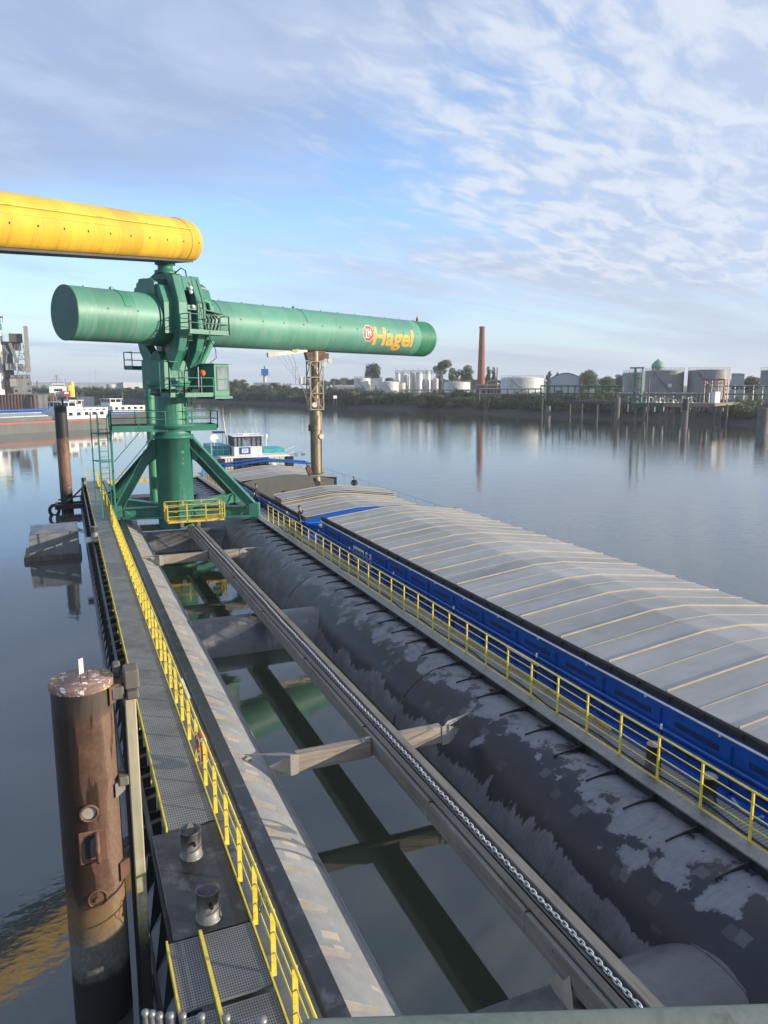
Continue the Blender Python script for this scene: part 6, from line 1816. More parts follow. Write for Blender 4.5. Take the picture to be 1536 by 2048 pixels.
def silo(label, px0, px1, r, ytop, mat, group):
    rad = wid(px0, px1, r) / 2; c = at((px0 + px1) / 2, r + rad); zt = zat((px0 + px1) / 2, ytop, r)
    t = thing('silo', label, 'silo', (c.x, c.y, GZ0), group)
    at_obj(MB().lathe([(rad, 1.8), (rad, zt - GZ0 - .8), (rad * .6, zt - GZ0 - .2), (.01, zt - GZ0)], n=24).build('shell', mat), t, (c.x, c.y, GZ0))
    m_ = MB()
    for i in range(6): a = i * math.pi / 3; m_.tube((c.x + rad * .9 * math.cos(a), c.y + rad * .9 * math.sin(a), GZ0 - .3), (c.x + rad * .9 * math.cos(a), c.y + rad * .9 * math.sin(a), GZ0 + 1.9), .12, 6)
    m_.build('leg', M['steel'], t)
    m_ = MB(); d = Vector((-c.x, -c.y, 0)).normalized(); q = c + d * (rad + .2); sd2 = Vector((d.y, -d.x, 0))
    for k in (-1, 1): m_.tube(q + sd2 * .25 * k + Vector((0, 0, GZ0)), q + sd2 * .25 * k + Vector((0, 0, zt)), .04, 4)
    m_.build('ladder', M['steel'], t)
sg_ = 'upright silos in the steel frame'
for i, (a, b_, yt, lab) in enumerate(((792, 800, 744, 'narrow grey silo at the left end of the upright row'), (801, 814, 744, 'second grey white silo from the left in the upright row'), (815, 820, 752, 'thin short silo squeezed between the tall upright silos'), (820, 831, 744, 'tall upright silo third from the left'), (831, 845, 743, 'widest upright silo in the middle of the row'), (849, 861, 741, 'bright white upright silo right of the widest one'), (865, 877, 755, 'short silo at the right end of the upright row'))):
    silo(lab, a, b_, 372 + (i % 2) * 3, yt, M['white'] if i == 5 else M['tank_white'], sg_)
fr = MB(); r0 = 369
for z in (zat(830, 742, r0), zat(830, 746, r0)):
    fr.bar((*lp_(791, r0), z), (*lp_(884, r0), z), .35, .35)
for px in (791, 806, 822, 846, 862, 872, 884): fr.bar((*lp_(px, r0), 3), (*lp_(px, r0), zat(px, 742, r0)), .28, .28)
for px in (796, 812, 828, 840, 855): fr.bar((*lp_(px, r0), zat(px, 742, r0)), (*lp_(px - 5, r0), zat(px, 736, r0)), .14, .14)
for k in range(5):
    y0, y1 = 748 + k * 7, 755 + k * 7; fr.bar((*lp_(872, r0), zat(872, y0, r0)), (*lp_(884, r0), zat(884, y1, r0)), .2, .2); fr.bar((*lp_(884, r0), zat(884, y0, r0)), (*lp_(872, r0), zat(872, y1, r0)), .2, .2)
tag(fr.build('silo_gantry', M['steel']), 'grey steel frame and walkway around the upright silos', 'frame')
gs = 'row of small white silos by the shed'
for i, px in enumerate((651, 659, 667, 675, 684)): silo('small pale silo in the low row between the loading pipe and beige roofed shed', px, px + 6, 400, 771 - (i % 2), M['tank_white'], gs)

def house(name, label, cat, px0, px1, r, depth, yeave, yridge, wallm, roofm, arch=False, windows=0, base=GZ0 - .4, group=None, doors=0):
    a, b_ = at(px0, r), at(px1, r); ux = (b_ - a).normalized(); L_ = (b_ - a).length; n_ = Vector((-ux.y, ux.x, 0))
    if n_.dot(a) < 0: n_ = -n_
    ze, zr = zat((px0 + px1) / 2, yeave, r), zat((px0 + px1) / 2, yridge, r)
    t = thing(name, label, cat, (a.x, a.y, base), group)
    z = Vector((0, 0, 1))
    w = MB()
    if arch:
        k = 10; top = [a + ux * (L_ * i / k) + z * (ze + (zr - ze) * math.sin(math.pi * i / k)) for i in range(k + 1)]
        w.prism([a + z * base] + top + [b_ + z * base], n_ * depth)
        w.build('wall', wallm, t)
        rm = MB(); k2 = len(top)
        vs = [p - n_ * .3 + z * .05 for p in top] + [p + n_ * (depth + .3) + z * .05 for p in top] + [p - n_ * .3 + z * .35 for p in top] + [p + n_ * (depth + .3) + z * .35 for p in top]
        rm.add(vs, [(2 * k2 + i, 2 * k2 + i + 1, 3 * k2 + i + 1, 3 * k2 + i) for i in range(k)] + [(i, 2 * k2 + i, 2 * k2 + i + 1, i + 1) for i in range(k)] + [(k2 + i, k2 + i + 1, 3 * k2 + i + 1, 3 * k2 + i) for i in range(k)])
        rm.build('roof', roofm, t)
    else:
        c0 = a + n_ * depth
        w.prism([a + z * base, b_ + z * base, b_ + z * ze, a + z * ze], n_ * depth); w.build('wall', wallm, t)
        rm = MB(); e = ux * .4
        rm.prism([a - e - n_ * .4 + z * (ze + .002), a - e + n_ * depth / 2 + z * zr, a - e + n_ * (depth + .4) + z * (ze + .002)], ux * (L_ + .8)); rm.build('roof', roofm, t)
    for i in range(windows):
        q = a + ux * (L_ * (i + .5) / windows) + z * (base + (ze - base) * .55); wm = MB(); hw = min(.9, L_ / windows * .28)
        wm.obox(q - n_ * .03, ux * hw, n_ * .03, z * min(.7, (ze - base) * .2)); wm.build('window', M['glass'], t)
    for i in range(doors):
        q = a + ux * (L_ * (i + .3) / max(1, doors)) + z * (base + 2.2); wm = MB(); wm.obox(q - n_ * .05, ux * 1.6, n_ * .05, z * 1.8); wm.build('door', M['dark_tower'], t)
    return t
house('shed', 'low white shed with a beige roof left of the white tanks', 'building', 670, 709, 385, 16, 778, 770, M['white_wall'], M['beige_wall'], windows=4)
house('shed', 'grey shed with a shallow arched roof and red brick side', 'building', 1101, 1163, 360, 26, 757, 747, M['tin'], M['dark_tower'], arch=True, doors=1)
house('annex', 'red brick annex on the right side of the arched shed', 'building', 1158, 1163, 358, 20, 757, 755, M['red_wall'], M['red_wall'])
house('boiler_house', 'low red brick building at the foot of the chimney', 'building', 953, 1001, 372, 14, 772, 768, M['red_wall'], M['dark_tower'], windows=5)
house('shed', 'small white cabin on the bank below the short wide tank', 'building', 905, 933, 318, 5, 783, 781, M['tin'], M['grey_wall'], windows=2)
house('shed', 'white flat shed right of the widest white tank, with red doors', 'building', 1064, 1092, 330, 12, 763, 759, M['white_wall'], M['tin'], doors=1)
house('shed', 'grey block building between the two right hand grey tanks', 'building', 1462, 1488, 300, 14, 748, 747, M['tin'], M['tin'], windows=3)
house('shed', 'low beige works building on the far shore by the water tower', 'building', 508, 560, 520, 18, 770, 765, M['beige_wall'], M['grey_wall'], windows=6)
house('shed', 'brown works building with pale roof right of the water tower', 'building', 556, 606, 500, 18, 773, 768, M['red_wall'], M['beige_wall'], windows=5)
house('shed', 'pale gabled shed just left of the loading pipe', 'building', 582, 622, 440, 14, 777, 770, M['tin'], M['roof_white'], windows=3)
for i, (a, b_, yt) in enumerate(((598, 606, 753), (607, 615, 752), (616, 624, 753))): silo('white silo of the close group of three just left of the loading pipe', a, b_, 450, yt, M['white'], 'three white silos by the loading pipe')
for i, (a, b_) in enumerate(((566, 571), (573, 578), (579, 584))): silo('small silvery silo on the far shore beside the red works', a, b_, 480, 766, M['tin'], 'small silvery silos on the far shore')

# chimney
cpt = at(962, 392); zc = zat(962, 654, 392); ch_ = thing('factory_chimney', 'tall tapering red brick factory chimney', 'chimney', (cpt.x, cpt.y, GZ0))
rt_, rb_ = wid(958.2, 968.6, 392) / 2, wid(953.4, 969.4, 392) / 2
at_obj(MB().lathe([(rb_ * 1.25, -.5), (rb_ * 1.22, 3), (rb_, 5.5), (rt_, zc - GZ0 - .5)], n=40).build('shaft', M['brick']), ch_, (cpt.x, cpt.y, GZ0))
at_obj(MB().lathe([(rt_ + .18, 0), (rt_ + .18, .7), (rt_ - .3, .75), (rt_ - .35, .2), (.01, .1)], n=40).build('rim', M['red_wall']), ch_, (cpt.x, cpt.y, zc - .5))
m_ = MB(); d = Vector((-cpt.x, -cpt.y, 0)).normalized(); q = cpt + d * (rb_ + .1); q2 = cpt + d * (rt_ + .12)
for k in (-.2, .2): m_.tube((q.x + k, q.y, GZ0 + 6), (q2.x + k, q2.y, zc), .03, 4)
m_.build('ladder', M['rust'], ch_)
m_ = MB(); p = at(994, 372)
m_.tube((p.x, p.y, 3), (p.x, p.y, zat(994, 735, 372)), .35, 10); p2 = at(972, 372); z = zat(980, 762, 372)
m_.path([(p2.x, p2.y, zat(972, 775, 372)), (*lp_(974, 372), z - 1), (*lp_(979, 372), z), (*lp_(1000, 372), z)], .55, 8); tag(m_.build('flue_pipe', M['steel']), 'slim flue pipe with a curved duct right of the brick chimney', 'pipe')
# cupola tower
cpt = at(1313.5, 330); rr = wid(1301, 1326, 330) / 2; cu = thing('cupola_tower', 'round tower with a green copper dome behind the grey tanks', 'tower', (cpt.x, cpt.y, GZ0))
z1, z2 = zat(1313, 735, 330), zat(1313, 718, 330)
at_obj(MB().lathe([(rr * .95, -.5), (rr * .95, z1 - GZ0), (rr * 1.04, z1 - GZ0 + .02), (rr * 1.04, z1 - GZ0 + .4)], n=16, smooth=False).build('drum', M['grey_wall']), cu, (cpt.x, cpt.y, GZ0))
at_obj(MB().lathe([(rr, .401), (rr * .95, (z2 - z1) * .38), (rr * .55, (z2 - z1) * .72), (rr * .12, (z2 - z1) * .92), (rr * .12, (z2 - z1))], n=16, smooth=False).build('dome', M['copper']), cu, (cpt.x, cpt.y, z1))
# water tower, radio mast
cpt = at(530, 560); wt = thing('water_tower', 'white shafted tower with a blue square head on the far shore', 'tower', (cpt.x, cpt.y, GZ0))
z1, z2 = zat(530, 750, 560), zat(530, 738, 560); e = wid(524, 536, 560) / 2
MB().tube((cpt.x, cpt.y, 3), (cpt.x, cpt.y, z1), e * .55, 14).build('shaft', M['cream'], wt)
MB().box(cpt.x - e, cpt.x + e, cpt.y - e, cpt.y + e, z1 + .002, z2).build('head', M['blue'], wt); MB().box(cpt.x - e * 1.5, cpt.x + e * 1.5, cpt.y - e * 1.5, cpt.y + e * 1.5, z1 - .2, z1).build('gallery', M['blue'], wt)
MB().tube((cpt.x, cpt.y, z2), (cpt.x, cpt.y, z2 + 2.2), .5, 8).build('finial', M['blue'], wt)
def mast(label, px, r, ytop, w):
    p = at(px, r); m_ = MB(); zt = zat(px, ytop, r)
    m_.tube((p.x, p.y, 3), (p.x, p.y, zt), w, 6, w * .35)
    for z in (.72, .8): m_.box(p.x - w * 4, p.x + w * 4, p.y - w, p.y + w, zt * z, zt * z + w)
    tag(m_.build('radio_mast', M['tin']), label, 'mast')
mast('slender radio mast on the skyline just left of the loading pipe', 592, 900, 722, .9)
mast('thin distant mast on the skyline above the long warehouse', 193, 1100, 733, .7)

# pipe racks along the bank
def rack(label, px0, px1, r, y0, y1, n, mat):
    m_ = MB(); z0, z1 = zat(px0, y0, r), zat(px0, y1, r)
    for z in (z0, z1): m_.tube((*lp_(px0, r), z), (*lp_(px1, r), z), .22, 7)
    m_.tube((*lp_(px0, r + 1.2), z0 + .1), (*lp_(px1, r + 1.2), z0 + .1), .2, 7)
    for i in range(n + 1):
        px = px0 + (px1 - px0) * i / n; m_.bar((*lp_(px, r), 2.4), (*lp_(px, r), z0 + .3), .28, .28)
    tag(m_.build('pipe_rack', mat), label, 'pipe rack')
rack('grey green pipe rack running in front of the arched shed', 1082, 1246, 262, 772, 787, 12, M['green_dark'])
rack('pipe rack with posts in front of the widest white tank', 960, 1085, 285, 778, 788, 9, M['steel'])
rack('pale pipe rack in front of the right hand grey tanks', 1240, 1420, 232, 787, 790, 10, M['galv'])
rack('grey pipe rack at the right edge below the cut off tank', 1452, 1600, 240, 772, 788, 8, M['galv'])
rack('low pipe rack in front of the short wide white tank', 800, 942, 322, 780, 786, 10, M['steel'])
wl_ = MB()
for (a, b_, r, yt) in ((1425, 1600, 231, 791),):
    p, q = at(a, r), at(b_, r); wl_.bar((p.x, p.y, 2.9), (q.x, q.y, 2.9), .6, 2.4)
tag(wl_.build('flood_wall', M['wood_pile']), 'low dark flood wall on the bank at the right edge behind the jetty', 'wall')
sgn = MB(); p = at(670, 330); sgn.box(p.x - .8, p.x + .8, p.y - .06, p.y + .06, zat(670, 797, 330), zat(670, 791, 330)); so_ = sgn.build('sign', M['white']); tag(so_, 'small white notice on posts at the bank below the beige roofed shed', 'sign')
sg2 = MB(); sg2.tube((p.x - .6, p.y, .5), (p.x - .6, p.y, 4.6), .06, 5); sg2.tube((p.x + .6, p.y, .5), (p.x + .6, p.y, 4.6), .06, 5); o = sg2.build('sign_post', M['steel'], None); o.parent = so_

# ---- loading jetty on the right
JR = 205
jt = thing('jetty', 'timber and concrete loading jetty on tall piles below the grey tanks', 'jetty', (*lp_(1340, JR), 4.5))
zd = zat(1340, 806, JR)
ja, jb2, jc = at(1266, JR), at(1392, JR), at(1418, JR + 4); ux = (jb2 - ja).normalized(); nn = Vector((-ux.y, ux.x, 0))
dk2 = MB(); dk2.prism([ja + Vector((0, 0, zd - 1.0)), jb2 + ux * 3 + Vector((0, 0, zd - 1.0)), jb2 + ux * 3 + nn * 9 + Vector((0, 0, zd - 1.0)), ja + nn * 9 + Vector((0, 0, zd - 1.0))], (0, 0, 1.0))
dk2.build('deck', M['jetty_deck'], jt)
ed = MB(); ed.prism([ja - nn * .15 - ux * .2 + Vector((0, 0, zd - .9)), ja - nn * .02 - ux * .2 + Vector((0, 0, zd - .9)), ja - nn * .02 + ux * 7.5 + Vector((0, 0, zd - .9)), ja - nn * .15 + ux * 7.5 + Vector((0, 0, zd - .9))], (0, 0, .8)); ed.build('edge_girder', M['green_dark'], jt)
wk = MB(); wa, wb2 = at(1140, JR + 16), at(1266, JR + 4); wk.bar((wa.x, wa.y, zd - .1), (wb2.x, wb2.y, zd - .1), 2.0, .7); wk.bar((wa.x, wa.y, zd + .85), (wb2.x, wb2.y, zd + .85), .06, .06)
for i in range(12): q = wa.lerp(wb2, i / 11); wk.tube((q.x, q.y, zd), (q.x, q.y, zd + .85), .04, 4)
wk.build('approach_walkway', M['dark_tower'], jt)
wk = MB(); wa2, wb3 = at(1420, JR + 2), at(1472, JR + 22); wk.bar((wa2.x, wa2.y, zd - .4), (wb3.x, wb3.y, zd - .4), 3, .7); wk.build('approach_walkway', M['jetty_deck'], jt)
for px in (1274, 1291, 1324, 1336, 1351, 1376):
    for k in (0, 7):
        q = at(px, JR + .6) + nn * k; MB().tube((q.x, q.y, -2), (q.x, q.y, zd - 1.0), .34, 10).build('pile', M['wood_pile'], jt)
for px in (1142, 1166, 1197, 1228, 1246, 1432, 1445, 1458):
    q = at(px, JR + 16 - (px - 1140) * .1 if px < 1260 else JR + 8); MB().tube((q.x, q.y, -2), (q.x, q.y, zd - .4), .26, 8).build('pile', M['wood_pile'], jt)
br_ = MB()
for p0, p1, z in ((1274, 1291, 1.6), (1324, 1336, 1.8), (1142, 1166, 1.2)): a, b_ = at(p0, JR + .4 + (15 if p0 < 1200 else 0)), at(p1, JR + .4 + (14 if p0 < 1200 else 0)); br_.bar((a.x, a.y, z), (b_.x, b_.y, z), .3, .3); br_.bar((a.x, a.y, z), (b_.x, b_.y, zd - 1), .15, .15)
br_.build('pile_brace', M['wood_pile'], jt)
pg = thing('portal_frame', 'green steel portal with a flat head standing on the jetty', 'gantry', (*lp_(1276, JR + 2), zd))
m_ = MB(); zt = zat(1276, 737, JR)
for px in (1269, 1284):
    for k in (0, 2.2): q = at(px, JR + 1.5) + nn * k; m_.bar((q.x, q.y, zd), (q.x, q.y, zt), .34, .34)
for yy in (757, 780, 800): a, b_ = at(1269, JR + 1.5), at(1284, JR + 1.5); z = zat(1276, yy, JR); m_.bar((a.x, a.y, z), (b_.x, b_.y, z), .2, .2); m_.bar((a.x + nn.x * 2.2, a.y + nn.y * 2.2, z), (b_.x + nn.x * 2.2, b_.y + nn.y * 2.2, z), .2, .2)
m_.build('frame', M['green'], pg)
m_ = MB(); a, b_ = at(1258, JR + 2.6), at(1287, JR + 2.6); m_.bar((a.x, a.y, zt + .2), (b_.x, b_.y, zt + .2), 2.6, .35); m_.build('head', M['steel'], pg)
gw = MB(); a, b_ = at(1256, JR + 1), at(1297, JR + 1); za, zb = zat(1256, 775, JR), zat(1297, 797, JR); gw.bar((a.x, a.y, za), (b_.x, b_.y, zb), .8, .3)
gw.bar((a.x, a.y, za + 1), (b_.x, b_.y, zb + 1), .08, .08)
for i in range(9): q = a.lerp(b_, i / 8); z = za + (zb - za) * i / 8; gw.tube((q.x, q.y, z), (q.x, q.y, z + 1), .04, 4)
tag(gw.build('gangway', M['galv']), 'sloping white railed gangway hung in the green portal', 'gangway')
rfm = thing('loading_gantry', 'red and white loading frame with stairs at the back of the jetty', 'frame', (*lp_(1425, JR + 18), zd))
m_ = MB(); rr_ = JR + 18
for px in (1413, 1449): m_.bar((*lp_(px, rr_), 3), (*lp_(px, rr_), zat(px, 759, rr_)), .35, .35)
m_.bar((*lp_(1402, rr_), zat(1425, 759, rr_)), (*lp_(1449, rr_), zat(1425, 759, rr_)), .35, .35); m_.build('red_pipe', M['red'], rfm)
m_ = MB()
for yy in (760, 766, 773): m_.bar((*lp_(1403, rr_ + 1), zat(1425, yy, rr_)), (*lp_(1456, rr_ + 1), zat(1425, yy, rr_)), .16, .16)
for px in (1403, 1410, 1424, 1437, 1456): m_.bar((*lp_(px, rr_ + 1), 3), (*lp_(px, rr_ + 1), zat(px, 760, rr_)), .2, .2)
m_.bar((*lp_(1405, rr_ - 1), zat(1405, 797, rr_)), (*lp_(1420, rr_ - 1), zat(1420, 773, rr_)), .7, .2); m_.path([(*lp_(1396, rr_), 3), (*lp_(1396, rr_), zat(1396, 775, rr_)), (*lp_(1403, rr_), zat(1400, 773, rr_))], .2, 6)
m_.build('white_frame', M['galv'], rfm)
cbx = MB(); a = at(1433, JR + 9); cbx.box(a.x - .9, a.x + .9, a.y - .7, a.y + .7, zd - .3, zat(1433, 784, JR)); tag(cbx.build('switch_cabinet', M['white'], bevel=.05), 'white cabinet standing under the red frame', 'cabinet')
random.seed(9)
jg = 'fittings on the jetty deck'
for i, px in enumerate((1293, 1300, 1307, 1314, 1322, 1330, 1339, 1348, 1357, 1366, 1378, 1386)):
    q = at(px, JR + 1.5 + random.uniform(0, 4)); m_ = MB(); hh = random.uniform(.6, 1.7)
    m_.tube((q.x, q.y, zd), (q.x, q.y, zd + hh), .16, 7); m_.path([(q.x, q.y, zd + hh * .8), (q.x + .6, q.y - .3, zd + hh * .9), (q.x + 1.1, q.y - .3, zd + hh * .4)], .09, 5); m_.box(q.x - .35, q.x + .35, q.y - .35, q.y + .35, zd, zd + .25)
    tag(m_.build('pipe_fitting', M[('galv', 'white', 'steel')[i % 3]]), 'small pipe fitting standing on the jetty deck among others like it', 'fitting', jg)
def dolphin(label, px, r, ytop, rad, mat, capm=None, lean=0):
    p = at(px, r); zt = zat(px, ytop, r)
    t = thing('mooring_pile', label, 'pile', (p.x, p.y, 0))
    MB().tube((p.x, p.y, -2), (p.x + lean, p.y, zt - 2.6), rad, 14).build('shaft', mat, t)
    MB().tube((p.x + lean, p.y, zt - 2.6), (p.x + lean * 1.4, p.y, zt), rad * 1.03, 14).build('head', capm or mat, t)
dolphin('thick pale mooring pile with a black head in front of the jetty', 1374, 190, 798, .75, M['concrete_dark'], M['black'])
dolphin('thick mooring pile at the right edge of the view', 1532, 182, 816, 1.2, M['concrete_dark'], M['wood_pile'])
dolphin('broad dark mooring pile left of the jetty portal', 1237, 203, 795, .68, M['wood_pile'], M['concrete_dark'])
dolphin('slim dark pile standing off the bank left of the jetty walkway', 1086, 222, 796, .22, M['wood_pile'])
dolphin('squat pale headed double pile left of the jetty walkway', 1098, 214, 812, .7, M['wood_pile'], M['concrete_dark'])
dolphin('tall slim post beside the green jetty portal', 1298, 200, 755, .16, M['wood_pile'], M['jetty_deck'])
dolphin('leaning bare post at the foot of the brick chimney bank', 968, 262, 797, .22, M['wood_pile'], lean=.8)
dolphin('second leaning bare post close to the first below the chimney', 971, 262, 798, .2, M['wood_pile'], lean=1.2)
for px, yt in ((574, 790), (579, 789), (602, 792), (607, 790), (614, 792), (622, 790)): dolphin('thin dark post of the old landing stage left of the loading pipe', px, 372, yt, .3, M['wood_pile']); COL.objects
lsd = MB(); a, b_ = at(572, 372), at(660, 372); lsd.bar((a.x, a.y, 4.4), (b_.x, b_.y, 4.4), 1.5, .5); tag(lsd.build('landing_stage', M['jetty_deck']), 'narrow old landing stage on thin posts behind the loading pipe', 'jetty')
for o in COL.objects:
    if o.get('label', '').startswith('thin dark post of the old'): o['group'] = 'posts of the old landing stage'

# ================================================================ LEFT SIDE: quay, tower, ship, barges
LR = 440
qa, qb = at(-260, 470), at(74, LR); uq = (qb - qa).normalized(); nq = Vector((-uq.y, uq.x, 0))
q = MB(); q.prism([qa + Vector((0, 0, -1)), qb + Vector((0, 0, -1)), qb + nq * 60 + Vector((0, 0, -1)), qa + nq * 60 + Vector((0, 0, -1))], (0, 0, 5.6)); struct(q.build('quay', M['concrete_dark']), 'quay ground', 'quay')
sp_ = MB(); L_ = (qb - qa).length; k = int(L_ / 1.6)
for i in range(k):
    p = qa + uq * (i * 1.6); sp_.prism([p + Vector((0, 0, -1)) - nq * .02, p + uq * .4 - nq * .7 + Vector((0, 0, -1)), p + uq * 1.0 - nq * .7 + Vector((0, 0, -1)), p + uq * 1.4 - nq * .02 + Vector((0, 0, -1))], (0, 0, 5.9))
tag(sp_.build('sheet_pile_wall', M['maroon']), 'dark red ribbed sheet pile quay wall at the left', 'wall')
c = at(-28, LR + 14); rad = wid(-28, 14, LR + 14); ws = thing('grain_silo', 'tall white grain silo with a green top at the left edge', 'silo', (c.x, c.y, 4.6))
zt = zat(10, 658, LR); zt2 = zat(10, 644, LR)
MB().lathe([(rad, 4.6), (rad * .97, zt)], (c.x, c.y, 0), 40).build('shell', M['white'], ws)
MB().lathe([(rad * .98, zt + .002), (rad * .97, zt2)], (c.x, c.y, 0), 40).build('top_band', M['green'], ws)
m_ = MB(); p = at(9, LR + 6)
for dx in (-2, 0, 1.5): m_.tube((p.x + dx, p.y, zt2), (p.x + dx, p.y, zat(5, 628, LR)), .12, 5)
m_.box(p.x - 3, p.x + 1.8, p.y - .8, p.y + .8, zat(5, 634, LR), zat(5, 631, LR)); m_.box(p.x - 2.4, p.x + .5, p.y - 1, p.y + 1, zt2, zt2 + 3); m_.build('head_house', M['dark_tower'], ws)
tw = thing('loading_tower', 'dark weathered grain loading tower with slanting conveyors on the left quay', 'tower', (*lp_(42, LR + 6), 4.6))
def tbox(name, px0, px1, y0, y1, mat, r=LR + 6, dep=7, par=tw):
    a, b_ = at(px0, r), at(px1, r); u_ = (b_ - a).normalized(); n_ = Vector((-u_.y, u_.x, 0)); z0, z1 = zat(px0, y1, r), zat(px0, y0, r)
    return MB().prism([a + Vector((0, 0, z0)), b_ + Vector((0, 0, z0)), b_ + n_ * dep + Vector((0, 0, z0)), a + n_ * dep + Vector((0, 0, z0))], (0, 0, z1 - z0)).build(name, mat, par)
tbox('block', 12, 30, 683, 760, M['dark_tower'], LR + 10)
tbox('block', 14, 22, 760, 788, M['red_wall'], LR + 8)
tbox('head_house', 25, 52, 667, 684, M['dark_tower'])
tbox('shaft', 28, 48, 684, 700, M['dark_tower'], LR + 9)
tbox('hopper_house', 22, 62, 750, 762, M['grey_wall']); tbox('hopper_house', 22, 64, 762, 774, M['grey_wall']); tbox('hopper_house', 26, 63, 774.1, 788, M['grey_wall'])
tbox('bin', 14, 35, 726, 740, M['concrete'], LR + 4); tbox('bin', 20, 33, 757, 773, M['concrete'], LR + 4)
c = at(46, LR + 5); MB().ball((c.x, c.y, zat(46, 735, LR)), 2.0, 14).build('vessel', M['concrete'], tw)
m_ = MB(); r = LR + 2
for p0, y0, p1, y1, w in ((38, 735, 46, 692, .5), (55, 735, 53, 690, .5), (32, 740, 36, 688, .4), (26, 686, 38, 725, 1.6), (38, 725, 50, 745, .4), (40, 720, 54, 718, .35), (42, 708, 54, 706, .35), (38, 725, 54, 706, .3), (55, 722, 42, 708, .3), (44, 700, 54, 692, .3), (36, 748, 45, 730, .4), (56, 748, 47, 730, .4), (36, 741, 60, 741, .5), (34, 750, 62, 750, .5), (12, 690, 22, 708, .9), (20, 700, 16, 725, .5)):
    m_.bar((*lp_(p0, r), zat(p0, y0, r)), (*lp_(p1, r), zat(p1, y1, r)), w, w)
m_.build('steelwork', M['steel'], tw)
m_ = MB()
for px, w in ((58, 1.3), (61.5, 1.1)): m_.bar((*lp_(px, r + 2), zat(px, 745, r)), (*lp_(px, r + 2), zat(px, 652, r)), w, w)
for yy in range(655, 745, 6): m_.bar((*lp_(64, r + 1), zat(64, yy, r)), (*lp_(55, r + 1), zat(55, yy, r)), .22, .3)
m_.build('elevator_leg', M['concrete'], tw)
m_ = MB()
for i, (px, yy) in enumerate(((31, 782), (33, 782), (57, 782), (60, 782), (45, 755), (56, 755), (57, 768))): p = at(px, LR + 5.9); z = zat(px, yy, LR); m_.box(p.x - .35, p.x + .35, p.y - .08, p.y + .08, z - .5, z + .5)
m_.build('window', M['glass'], tw)
gwk = MB(); gwk.bar((*lp_(64, LR), zat(64, 784, LR)), (*lp_(86, LR - 5), zat(86, 790, LR)), 1, .4); gwk.bar((*lp_(85, LR - 5), -1), (*lp_(85, LR - 5), zat(86, 789, LR)), .8, .8); gwk.bar((*lp_(74, 450), zat(74, 775, 450)), (*lp_(74, 450), zat(74, 762, 450)), .8, .8)
tag(gwk.build('gangway', M['steel']), 'thin footbridge leading off the left quay to a post', 'gangway')
# long warehouse
wh_ = house('warehouse', 'very long pale warehouse with a white roof on the far left shore', 'building', 66, 246, 1000, 60, 765, 762, M['ware'], M['roof_white'], doors=7)
house('warehouse', 'bright white box building at the right end of the long warehouse', 'building', 246.5, 300, 995, 50, 764, 763, M['white_wall'], M['roof_white'])
tank('round grey tank on the far left shore in front of the warehouse', 212, 231, 905, 769, M['tin'], rail=False, stairs=False)
# moored coaster
sh = thing('cargo_ship', 'white and blue coaster with twin yellow funnels beyond the barges', 'ship', (*lp_(120, 400), 0))
hl_ = MB(); r = 400
def pl_(pts, z): return [Vector((*lp_(a, rr_), z)) for a, rr_ in pts]
ho_ = [(93, 392), (152, 392), (186, 398), (186, 404), (150, 408), (93, 408)]
lo = pl_(ho_, -.5); hi = pl_(ho_, zat(120, 794, 400)); hl_.add(lo + hi, [(i, (i + 1) % 6, 6 + (i + 1) % 6, 6 + i) for i in range(6)] + [(6, 7, 8, 9, 10, 11)]); hl_.build('hull', M['navy'], sh)
def sbox(name, a, b_, y0, y1, mat, r=393, dep=8): return tbox(name, a, b_, y0, y1, mat, r, dep, sh)
sbox('forward_bulwark', 94, 108, 786, 799, M['wood_pile'], 391, 6)
sbox('superstructure', 97.5, 133, 773, 789, M['white']); sbox('superstructure', 99, 134, 789.1, 794, M['beige_wall'])
bs = sbox('bridge', 104, 130, 767, 773, M['white'], 394); tbox('window_strip', 105.5, 129, 769.5, 771.3, M['glass'], 393.8, .1, sh)
sbox('red_deckhouse', 123, 140, 782, 792, M['red'], 391, 3); tbox('name_plate', 127, 136, 783.5, 788, M['white'], 390.8, .1, sh)
m_ = MB()
for px, y0 in ((143.5, 765), (139.5, 771)): p = at(px, 397); m_.tube((p.x, p.y, 3), (p.x, p.y, zat(px, y0, 397)), 1.05, 16); m_.tube((p.x, p.y, zat(px, y0, 397)), (p.x, p.y, zat(px, y0 - 1, 397)), .9, 12)
m_.build('funnel', M['yellow'], sh)
m_ = MB(); p = at(113.5, 397); m_.tube((p.x, p.y, 8), (p.x, p.y, zat(113, 748, 397)), .18, 6)
for yy, w in ((752, 1.3), (755, .9), (759, 2.2), (764, 3.0)): m_.box(p.x - w, p.x + w, p.y - .2, p.y + .2, zat(113, yy, 397) - .1, zat(113, yy, 397) + .1)
p = at(131, 397); m_.tube((p.x, p.y, 8), (p.x, p.y, zat(131, 757, 397)), .1, 5); p = at(163, 399); m_.tube((p.x, p.y, 2), (p.x - .8, p.y, zat(163, 788, 397)), .12, 5)
m_.build('mast', M['steel'], sh)
w2 = MB()
for px in (110, 114, 118, 122): p = at(px, 392.85); z = zat(px, 780, 393); w2.box(p.x - .35, p.x + .35, p.y - .05, p.y + .05, z - .5, z + .5)
w2.build('window', M['glass'], sh)
for i, px in enumerate((99, 104, 109, 131)): dolphin(('rust red mooring pile in front of the coaster bow, furthest left', 'rust red mooring pile in front of the coaster, second', 'rust red mooring pile below the white superstructure', 'rust red mooring pile in front of the red deckhouse')[i], px, 360, 793 - (i % 2), .7, M['maroon'])

